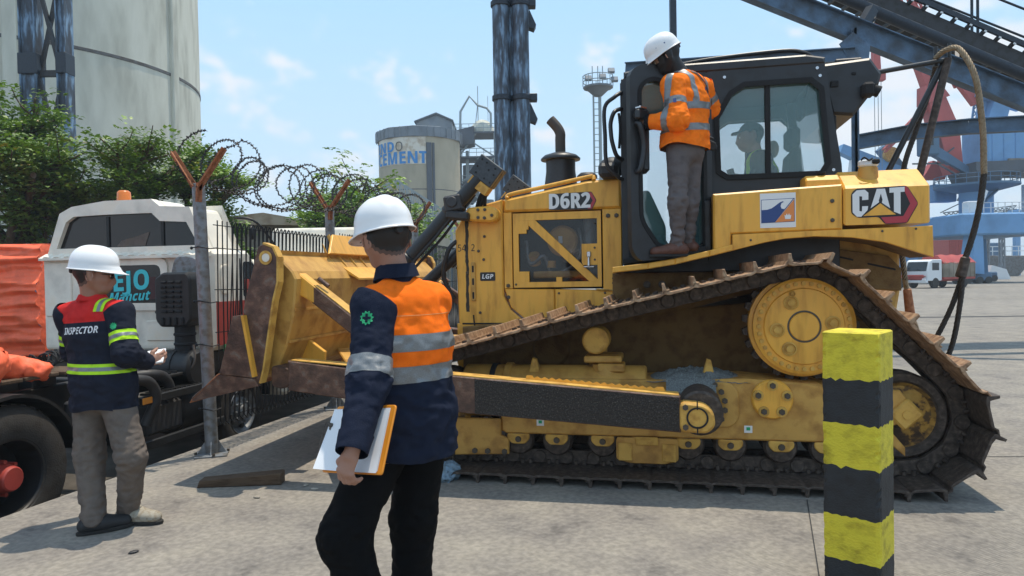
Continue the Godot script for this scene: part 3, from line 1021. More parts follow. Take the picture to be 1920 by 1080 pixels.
func far_plant() -> void:
	# the cement works
	var c := Vector3(-11.4, 0, -90)
	var t := thing("painted_silo", "far cement silo with a blue and white painted company name", "silo", c)
	var w := G()
	w.lathe([Vector2(5.1, -0.5), Vector2(5.1, 18.5)], Vector3.ZERO, Vector3.UP, 48)
	part(t, "wall", w, M["silo_tan"])
	var rim := G()
	rim.lathe([Vector2(5.1, 18.3), Vector2(5.45, 18.3), Vector2(5.45, 19.5), Vector2(5.1, 19.6), Vector2(0, 20.5)], Vector3.ZERO, Vector3.UP, 10)
	part(t, "roof", rim, M["sheet_grey"])
	for k in 40:
		var a := TAU * k / 40.0
		var dir := Vector3(sin(a), 0, cos(a))
		if dir.z > -0.2:
			var rb := G()
			rb.box(dir * 5.4 + Vector3(0, 18.9, 0), Vector3(0.08, 1.15, 0.12), 0.0, Basis(Vector3.UP, a))
			part(t, "rib", rb, M["sheet_grey"])
	var on_wall := func(x: float, y: float, r: float) -> Vector3:
		var a := x / 5.1
		return Vector3(sin(a) * r, y, cos(a) * r)
	var sg := G()
	for i in 16:
		var x0 := -5.9 + 7.3 * i / 16.0
		var x1 := -5.9 + 7.3 * (i + 1) / 16.0
		var a0 := x0 / 5.1
		var a1 := x1 / 5.1
		sg.quadn(on_wall.call(x0, 15.0, 5.13), on_wall.call(x1, 15.0, 5.13), on_wall.call(x1, 18.25, 5.13), on_wall.call(x0, 18.25, 5.13), Vector3(sin(a0), 0, cos(a0)), Vector3(sin(a1), 0, cos(a1)), Vector3(sin(a1), 0, cos(a1)), Vector3(sin(a0), 0, cos(a0)))
	var sp := part(t, "painted_sign", sg, M["sign_white"])
	for e in [["IND", -4.25, 17.15, 1.2, M["sign_blue"], 1.12], ["CEMENT", -2.2, 15.75, 1.4, M["sign_blue"], 0.96], ["O", -1.85, 17.15, 1.1, M["band_dark"], 1.0]]:
		var at_x: float = e[1]
		var at_y: float = e[2]
		var lay := func(x: float, y: float, lift: float) -> Vector3: return on_wall.call(at_x + x, at_y + y, 5.16 + lift)
		var fac := func(x: float, _y: float) -> Vector3: return Vector3(sin((at_x + x) / 5.1), 0, cos((at_x + x) / 5.1))
		part(sp, "lettering", lettering(e[0], e[3], e[0] != "O", lay, fac, 0.01, 0.3 if e[0] != "O" else 0.0, e[5]), e[4])
	for e in [[1.75, 0.6], [2.3, 0.25]]:
		var a: float = e[0] / 5.1
		var dp := G()
		dp.box(Vector3(sin(a), 0, cos(a)) * 5.15 + Vector3(0, 8.8, 0), Vector3(e[1], 17.5, 0.25), 0.0, Basis(Vector3.UP, a))
		part(t, "downpipe_box", dp, M["sheet_dark"])
	for hh in [4.0, 8.0, 12.0]:
		var r := G()
		r.lathe([Vector2(5.1, hh - 0.06), Vector2(5.12, hh), Vector2(5.1, hh + 0.06)], Vector3.ZERO, Vector3.UP, 48)
		part(t, "ring_joint", r, M["band_dark"])
	# shed on the roof behind
	var sh := thing("roof_shed", "small grey gabled shed standing above the far silo roof", "shed", Vector3(-10.2, 0, -100))
	var s1 := G()
	s1.prism(P2([-2.4, 0, 2.4, 0, 2.4, 22.6, 0.3, 23.5, -2.4, 22.6]), -3, 3)
	part(sh, "wall", s1, M["sheet_grey"])
	var s2 := G()
	s2.prism(P2([-2.7, 22.5, 0.3, 23.55, 2.6, 22.55, 2.6, 22.75, 0.3, 23.8, -2.7, 22.7]), -3.3, 3.3)
	part(sh, "roof", s2, M["sheet_dark"])
	# process tower of open steelwork
	var tw := thing("process_tower", "open steel process tower with a pale dome and pipe arch beside the far silo", "tower", Vector3(-4.3, 0, -95))
	var levels := [3.0, 6.5, 10.0, 13.5, 17.0, 20.2]
	for sx in [-2.4, 2.4]:
		for sz in [-2.0, 2.0]:
			var g := G()
			g.box(Vector3(sx, 10.1, sz), Vector3(0.32, 20.2, 0.32))
			part(tw, "post", g, M["frame_steel"])
	for i in levels.size():
		var y: float = levels[i]
		var g := G()
		g.box(Vector3(0, y, 0), Vector3(5.6, 0.22, 4.6))
		part(tw, "floor", g, M["sheet_dark"])
		var rl := G()
		for q in [[Vector3(-2.8, y + 1.1, 2.3), Vector3(2.8, y + 1.1, 2.3)], [Vector3(2.8, y + 1.1, 2.3), Vector3(2.8, y + 1.1, -2.3)], [Vector3(-2.8, y + 0.6, 2.3), Vector3(2.8, y + 0.6, 2.3)]]:
			rl.bar(q[0], q[1], 0.07, 0.07)
		for k in 7:
			rl.bar(Vector3(-2.8 + k * 0.93, y, 2.3), Vector3(-2.8 + k * 0.93, y + 1.1, 2.3), 0.06, 0.06)
		part(tw, "railing", rl, M["frame_steel"])
		if i < levels.size() - 1:
			var b := G()
			var y2: float = levels[i + 1]
			b.bar(Vector3(-2.4, y, 2.0), Vector3(2.4 if i % 2 else 0.0, y2, 2.0), 0.18, 0.18)
			b.bar(Vector3(2.4, y, 2.05), Vector3(-2.4 if i % 2 == 0 else 0.0, y2, 2.05), 0.18, 0.18)
			part(tw, "brace", b, M["frame_steel"])
	for e in [[-0.9, 12.0, 1.1, 4.2], [1.2, 8.2, 0.9, 3.4], [0.6, 15.0, 1.0, 1.9], [-1.0, 4.5, 1.2, 3.0]]:
		var g := G()
		g.cyl(Vector3(e[0], e[1], 0), Vector3(e[0], e[1] + e[3], 0), e[2], e[2], 14)
		g.cyl(Vector3(e[0], e[1] - 1.0, 0), Vector3(e[0], e[1], 0), 0.2, e[2], 14)
		part(tw, "vessel", g, M["sheet_grey"])
	var dome := G()
	dome.ell(Vector3(0.7, 20.3, 0), Vector3(1.7, 2.0, 1.7), Basis(), 18, 8, 0, PI * 0.5)
	part(tw, "dome", dome, M["silo_concrete"])
	var arch := G()
	arch.tube([Vector3(-2.2, 20.2, 1), Vector3(-2.1, 23.2, 1), Vector3(-0.9, 25.2, 1), Vector3(0.2, 24.0, 1), Vector3(1.4, 23.6, 1), Vector3(1.9, 22.9, 1), Vector3(1.9, 21.0, 1)], 0.16, 8)
	part(tw, "pipe_arch", arch, M["frame_steel"])
	var mast := G()
	mast.bar(Vector3(0.2, 20.2, 0.6), Vector3(0.2, 26.6, 0.6), 0.1, 0.1)
	mast.bar(Vector3(1.5, 20.2, 0.2), Vector3(1.5, 25.4, 0.2), 0.06, 0.06)
	mast.bar(Vector3(-0.3, 20.5, 0.6), Vector3(0.2, 24.4, 0.6), 0.1, 0.1)
	part(tw, "antenna", mast, M["frame_steel"])
	# covered slope between tower and silo
	var sl := thing("sloping_gallery", "dark sloping conveyor gallery between the far silo and tower", "gallery", Vector3(-7.4, 0, -94))
	var sg2 := G()
	sg2.prism(P2([-2.2, 17.6, 2.8, 18.8, 2.8, 21.0, -0.6, 20.2, -2.2, 19.6]), -1.5, 1.5)
	part(sl, "casing", sg2, M["sheet_dark"])
	var slp := G()
	for x in [-1.4, 1.8]:
		slp.box(Vector3(x, 9, 0), Vector3(0.4, 18, 0.4))
	part(sl, "support", slp, M["frame_steel"])
	# long open stair gantry lower down
	var st := thing("stair_gantry", "pale steel stair gantry sloping down in front of the far silo", "gantry", Vector3(-9.2, 0, -75))
	for z in [-0.8, 0.8]:
		var g := G()
		g.bar(Vector3(-2.6, 11.6, z), Vector3(3.4, 7.6, z), 0.12, 0.16)
		g.bar(Vector3(-2.6, 10.2, z), Vector3(3.4, 6.2, z), 0.12, 0.16)
		g.bar(Vector3(-5.6, 10.4, z), Vector3(-2.6, 11.6, z), 0.12, 0.16)
		for k in 9:
			var a := Vector3(-2.6, 11.6, z).lerp(Vector3(3.4, 7.6, z), k / 8.0)
			g.bar(a, a - Vector3(0, 1.4, 0), 0.09, 0.09)
			if k < 8:
				g.bar(a, Vector3(-2.6, 10.2, z).lerp(Vector3(3.4, 6.2, z), (k + 1) / 8.0), 0.08, 0.08)
		part(st, "side_truss", g, M["frame_steel"])
	for x in [-5.4, -2.4, 0.2, 2.9]:
		var g := G()
		var hy: float = 10.4 if x < -2.0 else 9.2 - (x - 0.2) * 0.66
		for z in [-0.8, 0.8]:
			g.bar(Vector3(x, 0, z), Vector3(x, hy, z), 0.14, 0.14)
			g.bar(Vector3(x, hy - 5.0, z), Vector3(x + 1.4, hy - 1.6, z), 0.1, 0.1)
		part(st, "support", g, M["frame_steel"])
	# low house behind the razor wire
	var ho := thing("low_house", "low grey house with an overhanging brownish roof behind the razor wire", "house", Vector3(-10.6, -0.45, -30), deg_to_rad(24))
	var hw := G()
	hw.box(Vector3(-0.2, 2.1, -2), Vector3(3.6, 4.2, 6), 0.02)
	part(ho, "wall", hw, M["wall_grey"])
	var hr := G()
	hr.prism(P2([-2.5, 4.16, 2.2, 4.16, 2.2, 4.3, 0, 4.65, -2.5, 4.3]), -5.6, 1.5)
	part(ho, "roof", hr, M["roof_brown"])
	for x in [-1.2, 0.8]:
		var hv := G()
		hv.box(Vector3(x, 3.7, 1.0), Vector3(0.5, 0.4, 0.06), 0.01)
		part(ho, "vent", hv, M["black_dusty"])

func pipe_column() -> void:
	var t := thing("twin_pipe_column", "tall column of two blue rust-streaked pipes rising behind the bulldozer", "column", Vector3(0.06, 0, -14))
	for s in [-0.19, 0.19]:
		var g := G()
		g.cyl(Vector3(s, 0, 0.02), Vector3(s, 10, 0.02), 0.165, 0.165, 24)
		part(t, "pipe", g, M["blue_rust"])
		for y in [1.9, 4.97, 6.8]:
			var f := G()
			f.cyl(Vector3(s, y - 0.05, 0.02), Vector3(s, y + 0.05, 0.02), 0.195, 0.195, 24, true, 0.01)
			part(t, "collar", f, M["blue_dark"])
	var w := G()
	w.box(Vector3(0.0, 5, -0.13), Vector3(0.62, 10, 0.06), 0.01)
	w.box(Vector3(0.0, 5, -0.05), Vector3(0.1, 10, 0.12), 0.0)
	part(t, "back_plate", w, M["blue_rust"])
	for y in [1.9, 4.97, 6.8]:
		var b := G()
		b.box(Vector3(0.42, y + 0.01, -0.02), Vector3(0.16, 0.14, 0.2), 0.01)
		b.prism(P2([0.36, y - 0.1, 0.5, y - 0.42, 0.46, y - 0.5, 0.36, y - 0.46]), -0.16, 0.08)
		part(t, "bracket", b, M["blue_dark"])
	var ft := G()
	ft.box(Vector3(0, 0.02, 0), Vector3(0.9, 0.04, 0.6), 0.005)
	part(t, "base_plate", ft, M["blue_dark"])
	var p := G()
	p.box(Vector3(0, 5.5, 0), Vector3(0.17, 11, 0.17), 0.01)
	p.box(Vector3(0, 0.03, 0), Vector3(0.4, 0.06, 0.4), 0.01)
	var po := single("steel_post", p, M["blue_dark"], "slim dark blue steel post rising behind the orange-shirted worker", "post")
	po.position = Vector3(4.64, 0, -20)

func ibeam(g: Geo, a: Vector3, b: Vector3, wd: float, ht: float, th := 0.02) -> Geo:
	var x := (b - a).normalized()
	var z := x.cross(Vector3.UP).normalized()
	var y := z.cross(x)
	g.bar(a, b, th, ht - th * 2.0)
	g.bar(a + y * (ht - th) * 0.5, b + y * (ht - th) * 0.5, wd, th)
	g.bar(a - y * (ht - th) * 0.5, b - y * (ht - th) * 0.5, wd, th)
	return g

func conveyor_gantry() -> void:
	var t := thing("conveyor_gantry", "blue steel conveyor gantry sloping down to the right over the bulldozer", "conveyor")
	var a := Vector3(2.2, 7.556, -13.0)
	var b := Vector3(12.6, 3.24, -13.0)
	part(t, "main_girder", ibeam(G(), a, b, 0.22, 0.4), M["blue_beam"])
	var lt := G()
	lt.tube([Vector3(4.7, 7.66, -14), Vector3(13.4, 3.81, -14)], 0.11, 14)
	part(t, "lower_tube", lt, M["blue_dark"])
	var d := Vector3(13.4 - 4.7, 3.81 - 7.66, 0).normalized()
	var up := Vector3(-d.y, d.x, 0)
	var base := Vector3(4.7, 7.66, -14)
	for z in [0.05, -1.05]:
		var ut := G()
		ut.bar(base + up * 0.52 + Vector3(0, 0, z), base + up * 0.52 + d * 9.5 + Vector3(0, 0, z), 0.06, 0.1)
		part(t, "stringer", ut, M["blue_dark"])
	var pp := G()
	pp.bar(base + up * 0.22 + Vector3(0, 0, -0.02), base + up * 0.22 + d * 9.5 + Vector3(0, 0, -0.02), 0.015, 0.36)
	part(t, "side_plate", pp, M["black_dusty"])
	var bl := G()
	bl.bar(base + up * 0.3 + Vector3(0, 0, -0.5), base + up * 0.3 + d * 9.5 + Vector3(0, 0, -0.5), 0.9, 0.03)
	part(t, "belt", bl, M["rubber"])
	for k in 30:
		var q := base + d * (0.2 + k * 0.31)
		var g := G()
		g.bar(q + up * 0.46 + Vector3(0, 0, 0.05), q + up * 0.2 + Vector3(0, 0, -0.3), 0.05, 0.07)
		g.bar(q + up * 0.2 + Vector3(0, 0, -0.3), q + up * 0.2 + Vector3(0, 0, -0.8), 0.05, 0.07)
		part(t, "idler", g, M["black_dusty"])
		var w := G()
		w.box(q + up * 0.43 + Vector3(0, 0, 0.1), Vector3(0.05, 0.035, 0.02), 0.003, Basis(d, up, Vector3.BACK))
		part(t, "idler_bracket", w, M["crane_white"])
	for k in 5:
		var q := base + d * (1.0 + k * 1.75)
		var g := G()
		g.bar(q, q - up * 0.85 + Vector3(-0.25, 0, 0.95), 0.07, 0.07)
		part(t, "strut", g, M["blue_dark"])
	# walkway rail on the far side
	for e in [[0.0, 0.05], [0.0, 0.62]]:
		var g := G()
		g.tube([Vector3(7.6, 7.37 + e[1], -14.6), Vector3(12.4, 5.38 + e[1], -14.6)], 0.024, 8)
		part(t, "handrail", g, M["blue_dark"])
	for x in [8.0, 9.5, 9.62, 11.2]:
		var g := G()
		var y: float = 7.37 - (x - 7.6) * 0.415
		g.tube([Vector3(x, y - 0.75, -14.6), Vector3(x, y + 0.62, -14.6)], 0.028, 8)
		part(t, "rail_post", g, M["blue_dark"])
	# posts and tie beams that carry it
	var ps := G()
	ibeam(ps, Vector3(6.27, 0, -12.9), Vector3(6.27, 5.85, -12.9), 0.14, 0.17, 0.015)
	part(t, "post", ps, M["blue_beam"])
	var br := G()
	br.bar(Vector3(6.2, 5.4, -13.2), Vector3(6.95, 6.45, -13.6), 0.16, 0.18)
	part(t, "strut", br, M["blue_dark"])
	var gp := G()
	gp.prism(P2([5.95, 5.55, 6.2, 5.1, 6.45, 5.1, 6.5, 5.5, 6.2, 5.75]), -12.82, -12.79)
	part(t, "gusset", gp, M["blue_beam"])
	part(t, "tie_beam", ibeam(G(), Vector3(2.4, 5.68, -14.6), Vector3(6.2, 5.34, -12.75), 0.16, 0.24), M["blue_beam"])
	var rb := G()
	var pts := [Vector3(6.35, 3.82, -13.0), Vector3(7.2, 3.93, -12.7), Vector3(8.0, 3.95, -12.4), Vector3(9.6, 3.88, -11.7)]
	for i in 3:
		ibeam(rb, pts[i], pts[i + 1], 0.16, 0.26)
	part(t, "tie_beam", rb, M["blue_beam"])
	var ps2 := G()
	ibeam(ps2, Vector3(12.5, 0, -13.0), Vector3(12.5, 3.2, -13.0), 0.16, 0.2, 0.015)
	part(t, "post", ps2, M["blue_beam"])

func light_mast() -> void:
	var t := thing("floodlight_mast", "tall pale floodlight mast with ladder and round platform behind the bulldozer", "mast", Vector3(5.55, 0, -45))
	for s in [-0.2, 0.2]:
		var g := G()
		g.cyl(Vector3(s, 0, 0), Vector3(s, 13.2, 0), 0.11 if s > 0 else 0.06, 0.1 if s > 0 else 0.06, 10)
		part(t, "pole", g, M["frame_steel"])
	var ld := G()
	for k in 33:
		ld.bar(Vector3(-0.2, 0.3 + k * 0.4, 0.02), Vector3(0.2, 0.3 + k * 0.4, 0.02), 0.04, 0.04)
	part(t, "ladder", ld, M["frame_steel"])
	var pl := G()
	pl.cyl(Vector3(0.1, 13.2, 0), Vector3(0.1, 13.3, 0), 0.95, 0.95, 12)
	pl.cyl(Vector3(0.1, 12.7, 0), Vector3(0.1, 13.2, 0), 0.25, 0.8, 12)
	part(t, "platform", pl, M["sheet_grey"])
	var rl := G()
	for y in [13.6, 13.95]:
		var ring := []
		for k in 16:
			ring.append(Vector3(0.1 + cos(TAU * k / 16) * 0.95, y, sin(TAU * k / 16) * 0.95))
		rl.tube(ring, 0.03, 5, true)
	for k in 8:
		var q := Vector3(0.1 + cos(TAU * k / 8) * 0.95, 13.3, sin(TAU * k / 8) * 0.95)
		rl.bar(q, q + Vector3(0, 0.65, 0), 0.04, 0.04)
	part(t, "railing", rl, M["frame_steel"])
	for e in [[-0.55, 0.3], [0.35, 0.4], [1.1, 0.2], [0.9, 0.75]]:
		var g := G()
		g.box(Vector3(e[0], 13.45 + e[1], 0.35), Vector3(0.42, 0.34, 0.22), 0.03, Basis(Vector3.RIGHT, -0.5))
		part(t, "floodlight", g, M["sheet_grey"])
	var sp := G()
	for x in [-0.25, 0.1, 0.4]:
		sp.bar(Vector3(x, 13.3, 0), Vector3(x, 14.6, 0), 0.05, 0.05)
	part(t, "lightning_rod", sp, M["frame_steel"])

# open lattice of four chords between two points
func lattice(a: Vector3, b: Vector3, w0: float, w1: float, bays: int, r: float) -> Geo:
	var g := G()
	var x := (b - a).normalized()
	var z := x.cross(Vector3.UP).normalized()
	var y := z.cross(x)
	var cor := [Vector2(-1, -1), Vector2(1, -1), Vector2(1, 1), Vector2(-1, 1)]
	for i in 4:
		var c: Vector2 = cor[i]
		var n: Vector2 = cor[(i + 1) % 4]
		g.bar(a + (y * c.y + z * c.x) * w0, b + (y * c.y + z * c.x) * w1, r * 1.5, r * 1.5)
		for k in bays:
			var t0 := float(k) / bays
			var t1 := float(k + 1) / bays
			var p0 := a.lerp(b, t0) + (y * c.y + z * c.x) * lerpf(w0, w1, t0)
			var p1 := a.lerp(b, t1) + (y * n.y + z * n.x) * lerpf(w0, w1, t1)
			g.bar(p0, p1, r, r)
	return g

func taper_box(a: Vector3, b: Vector3, wa: Vector2, wb: Vector2) -> Geo:
	var g := G()
	var x := (b - a).normalized()
	var z := x.cross(Vector3.UP).normalized()
	var y := z.cross(x)
	var q := []
	for e in [[a, wa], [b, wb]]:
		for c in [[-1, -1], [1, -1], [1, 1], [-1, 1]]:
			q.append(e[0] + y * (e[1].y * 0.5 * c[1]) + z * (e[1].x * 0.5 * c[0]))
	var m := (a + b) * 0.5
	for f in [[0, 1, 2, 3], [4, 5, 6, 7], [0, 1, 5, 4], [1, 2, 6, 5], [2, 3, 7, 6], [3, 0, 4, 7]]:
		var c := Vector3()
		for i in f:
			c += q[i] * 0.25
		g.quad(q[f[0]], q[f[1]], q[f[2]], q[f[3]], c - m)
	return g

func cranes() -> void:
	# quay crane: blue portal, slewing platform, red luffing jib
	var t := thing("harbour_crane", "large harbour crane with red jib and blue portal legs at the right edge", "crane", Vector3(45.2, 0, -66))
	var put := func(called: String, g: Geo, m: String) -> void: part(t, called, g, M[m])
	for e in [[-3.2, 1.2], [-3.2, -8.0], [3.6, 1.2], [3.6, -8.0]]:
		put.call("leg", taper_box(Vector3(e[0], 0.9, e[1]), Vector3(e[0] * 0.93, 4.6, e[1] * 0.95), Vector2(1.5, 1.3), Vector2(1.1, 1.0)), "crane_blue")
		for k in 2:
			var bg := G()
			bg.box(Vector3(e[0] - 0.9 + k * 1.8, 0.62, e[1]), Vector3(1.5, 0.75, 0.8), 0.1)
			put.call("bogie", bg, "crane_blue_dark")
			for q in [-0.4, 0.4]:
				var wl := G()
				wl.cyl(Vector3(e[0] - 0.9 + k * 1.8 + q, 0.32, e[1] - 0.3), Vector3(e[0] - 0.9 + k * 1.8 + q, 0.32, e[1] + 0.45), 0.32, 0.32, 12)
				put.call("wheel", wl, "truck_black")
	var pb := G()
	pb.box(Vector3(0.2, 5.4, -3.4), Vector3(9.4, 2.0, 10.6), 0.15)
	put.call("portal_beam", pb, "crane_blue")
	var plate := G()
	plate.box(Vector3(1.55, 5.75, 1.93), Vector3(0.9, 0.28, 0.03))
	put.call("name_plate", plate, "crane_blue")
	var rl := G()
	for k in 15:
		rl.bar(Vector3(-4.4 + k * 0.64, 6.4, 1.85), Vector3(-4.4 + k * 0.64, 7.3, 1.85), 0.05, 0.05)
	for y in [6.85, 7.3]:
		rl.bar(Vector3(-4.4, y, 1.85), Vector3(4.6, y, 1.85), 0.05, 0.05)
	put.call("railing", rl, "crane_white")
	var wh := G()
	wh.box(Vector3(-2.9, 7.0, 0.6), Vector3(0.9, 1.1, 0.8), 0.05)
	put.call("winch_house", wh, "crane_white")
	var wa := G()
	wa.bar(Vector3(-2.4, 6.4, 0.6), Vector3(-1.4, 8.6, 0.4), 0.3, 0.5)
	put.call("gangway", wa, "crane_white")
	var wt := G()
	wt.box(Vector3(4.6, 7.8, -1), Vector3(2.2, 2.9, 1.6), 0.05)
	put.call("white_tank", wt, "crane_white")
	var col := G()
	col.cyl(Vector3(0, 6.4, -3), Vector3(0, 9.0, -3), 1.45, 1.45, 28)
	put.call("pedestal", col, "crane_blue")
	var st := G()
	st.bar(Vector3(-1.6, 6.5, -1.3), Vector3(0.9, 8.8, -1.3), 0.5, 0.12)
	put.call("stair", st, "crane_blue_dark")
	var gal := G()
	gal.lathe([Vector2(1.4, 8.7), Vector2(2.6, 9.0), Vector2(3.6, 9.25), Vector2(3.6, 9.45), Vector2(1.4, 9.45)], Vector3(0, 0, -3), Vector3.UP, 32)
	put.call("gallery", gal, "crane_blue_dark")
	var gr := G()
	for y in [9.9, 10.3]:
		var ring := []
		for k in 32:
			ring.append(Vector3(cos(TAU * k / 32) * 3.55, y, -3 + sin(TAU * k / 32) * 3.55))
		gr.tube(ring, 0.035, 5, true)
	for k in 24:
		var q := Vector3(cos(TAU * k / 24) * 3.55, 9.45, -3 + sin(TAU * k / 24) * 3.55)
		gr.bar(q, q + Vector3(0, 0.85, 0), 0.05, 0.05)
	put.call("gallery_railing", gr, "crane_blue_dark")
	var rb := G()
	rb.cyl(Vector3(0, 9.4, -3), Vector3(0, 10.4, -3), 1.9, 2.3, 28)
	put.call("slewing_ring", rb, "sheet_dark")
	var deck := taper_box(Vector3(-1.4, 10.95, -3), Vector3(6.4, 10.95, -3), Vector2(4.4, 0.9), Vector2(4.4, 1.3))
	put.call("slewing_deck", deck, "sheet_dark")
	var mh := G()
	mh.box(Vector3(3.2, 13.1, -3.2), Vector3(6.4, 3.4, 4.0), 0.1)
	put.call("machinery_house", mh, "crane_blue")
	for k in 6:
		var rbx := G()
		rbx.box(Vector3(0.4 + k * 1.1, 13.1, -1.17), Vector3(0.07, 3.2, 0.06))
		put.call("panel_rib", rbx, "crane_blue")
	var stripe := G()
	stripe.box(Vector3(4.0, 11.55, -1.1), Vector3(4.4, 0.3, 0.2), 0.02)
	put.call("walkway", stripe, "wall_grey")
	# A-frame and jib in red
	put.call("jib_column", taper_box(Vector3(-2.2, 10.6, -3), Vector3(-3.0, 14.2, -3), Vector2(1.3, 1.25), Vector2(1.8, 1.9)), "crane_red")
	put.call("jib_column", taper_box(Vector3(-3.0, 14.2, -3), Vector3(-4.1, 17.6, -3), Vector2(1.9, 2.1), Vector2(1.5, 1.7)), "crane_red")
	put.call("jib_column", taper_box(Vector3(-4.1, 17.6, -3), Vector3(-4.6, 19.2, -3), Vector2(1.8, 2.3), Vector2(1.3, 1.5)), "crane_red")
	put.call("jib", taper_box(Vector3(-4.6, 19.2, -3), Vector3(-8.6, 30.0, -3), Vector2(1.0, 1.0), Vector2(0.7, 0.7)), "crane_red")
	put.call("jib_brace", taper_box(Vector3(-2.4, 14.8, -3), Vector3(-4.0, 18.3, -3), Vector2(0.6, 0.55), Vector2(0.5, 0.5)), "crane_red")
	put.call("jib_brace", taper_box(Vector3(-1.2, 19.6, -3.5), Vector3(0.3, 17.4, -3.5), Vector2(0.6, 0.8), Vector2(0.6, 0.6)), "crane_red")
	put.call("rack_arm", lattice(Vector3(-4.0, 17.8, -3), Vector3(-8.9, 12.9, -3), 0.22, 0.15, 12, 0.09), "crane_red")
	put.call("tie_lattice", lattice(Vector3(-1.2, 19.2, -3.5), Vector3(-6.8, 29.6, -3.5), 0.3, 0.25, 16, 0.11), "crane_red")
	put.call("fly_jib", taper_box(Vector3(-8.3, 22.0, -2.4), Vector3(-10.2, 27.8, -2.4), Vector2(0.6, 0.7), Vector2(0.5, 0.5)), "crane_red")
	put.call("fly_jib", taper_box(Vector3(-9.9, 20.5, -2.4), Vector3(-10.1, 26.8, -2.4), Vector2(0.6, 0.65), Vector2(0.5, 0.5)), "crane_red")
	var hk := G()
	hk.box(Vector3(-9.75, 20.0, -2.4), Vector3(1.3, 1.0, 0.7), 0.1)
	put.call("hook_block", hk, "crane_red")
	for x in [-10.1, -9.75, -9.45]:
		var r := G()
		r.tube([Vector3(x, 19.5, -2.4), Vector3(x + 0.06, 9.0, -2.4)], 0.03, 5)
		put.call("hoist_rope", r, "sheet_grey")
	put.call("luffing_arm", lattice(Vector3(0.4, 14.8, -3.5), Vector3(0.9, 19.0, -3.5), 0.35, 0.3, 6, 0.1), "crane_blue")
	put.call("counter_arm", taper_box(Vector3(1.3, 14.8, -3), Vector3(2.6, 18.4, -3), Vector2(1.6, 1.8), Vector2(1.4, 1.5)), "crane_blue")
	put.call("counter_arm", taper_box(Vector3(0.2, 18.6, -3), Vector3(4.6, 17.2, -3), Vector2(1.6, 1.2), Vector2(1.4, 1.2)), "crane_blue")
	put.call("cab_arm", taper_box(Vector3(-1.2, 10.6, -2.2), Vector3(-4.4, 12.6, -2.2), Vector2(0.7, 0.6), Vector2(0.7, 0.9)), "crane_blue_dark")
	var cb := G()
	cb.box(Vector3(-5.1, 13.2, -2.2), Vector3(1.5, 1.9, 1.4), 0.12)
	put.call("operator_cab", cb, "crane_blue_dark")
	var cg := G()
	cg.box(Vector3(-5.4, 13.55, -1.46), Vector3(0.8, 0.8, 0.05), 0.01)
	put.call("cab_window", cg, "glass_black")
	for e in [[Vector3(-4.4, 11.6, -2.2), Vector3(-2.2, 10.3, -2.2)], [Vector3(-6.6, 11.5, -2.2), Vector3(-3.6, 11.5, -2.2)], [Vector3(-2.6, 13.0, -2.2), Vector3(-4.0, 12.0, -2.2)]]:
		var g := G()
		g.bar(e[0], e[1], 0.12, 0.14)
		put.call("strut", g, "sheet_dark")
	# second crane further back, mostly hidden
	var c2 := thing("harbour_crane", "second blue harbour crane half hidden behind the bulldozer's rear tank", "crane", Vector3(37.0, 0, -72))
	for x in [-2.5, 2.5]:
		part(c2, "leg", taper_box(Vector3(x, 0, 0), Vector3(x * 0.8, 9, 0), Vector2(1.4, 1.4), Vector2(1.0, 1.0)), M["crane_blue"])
	var g2 := G()
	g2.box(Vector3(0, 9.6, 0), Vector3(6.4, 1.6, 4), 0.1)
	part(c2, "portal_beam", g2, M["crane_blue"])
	part(c2, "boom", taper_box(Vector3(3.2, 10.6, 0), Vector3(-3.6, 13.7, 0), Vector2(1.2, 1.5), Vector2(1.0, 0.9)), M["crane_blue"])
	part(c2, "boom", taper_box(Vector3(0.6, 13.8, 0), Vector3(3.6, 10.0, 0), Vector2(1.0, 1.1), Vector2(0.9, 0.9)), M["crane_blue_dark"])
	var dr := G()
	dr.cyl(Vector3(1.2, 12.9, 0.5), Vector3(1.2, 12.9, 1.0), 0.75, 0.75, 18)
	part(c2, "rope_drum", dr, M["yellow_dirty"])
	var wp := G()
	wp.prism(P2([-2.8, 10.0, 0.4, 10.0, 0.2, 11.2, -1.0, 12.6, -2.4, 12.6]), -0.5, 0.5)
	part(c2, "white_panel", wp, M["crane_white"])
	var rd := G()
	rd.prism(P2([4.4, 10.4, 6.8, 10.4, 7.2, 11.9, 5.6, 12.3, 5.0, 11.2]), -0.4, 0.4)
	part(c2, "red_counterweight", rd, M["crane_red"])
	var cb2 := G()
	cb2.box(Vector3(6.6, 9.0, 0.2), Vector3(2.2, 1.8, 1.4), 0.1)
	part(c2, "operator_cab", cb2, M["crane_blue"])
	var cf := G()
	for e in [[Vector3(7.7, 8.2, 0.9), Vector3(8.6, 8.2, 0.9)], [Vector3(7.7, 9.8, 0.9), Vector3(8.6, 9.8, 0.9)], [Vector3(8.6, 8.2, 0.9), Vector3(8.6, 9.8, 0.9)], [Vector3(7.7, 8.2, 0.9), Vector3(8.6, 9.8, 0.9)], [Vector3(8.6, 8.2, 0.9), Vector3(6.0, 7.0, 0.9)]]:
		cf.bar(e[0], e[1], 0.08, 0.08)
	part(c2, "cab_frame", cf, M["sheet_dark"])
	# far quay: container stack, gantries, ship
	for k in 3:
		var ct := G()
		ct.box(Vector3(0, 1.25, 0), Vector3(2.4, 2.5, 6.0), 0.03)
		for q in 9:
			ct.box(Vector3(-1.1 + q * 0.275, 1.25, 3.02), Vector3(0.09, 2.3, 0.05))
		var o := single("shipping_container", ct, M["truck_red"], ["red shipping container at the bottom of the far stack", "red shipping container in the middle of the far stack", "red shipping container on top of the far stack"][k], "container", "red containers stacked on the far quay")
		o.position = Vector3(53.6, k * 2.52, -88)
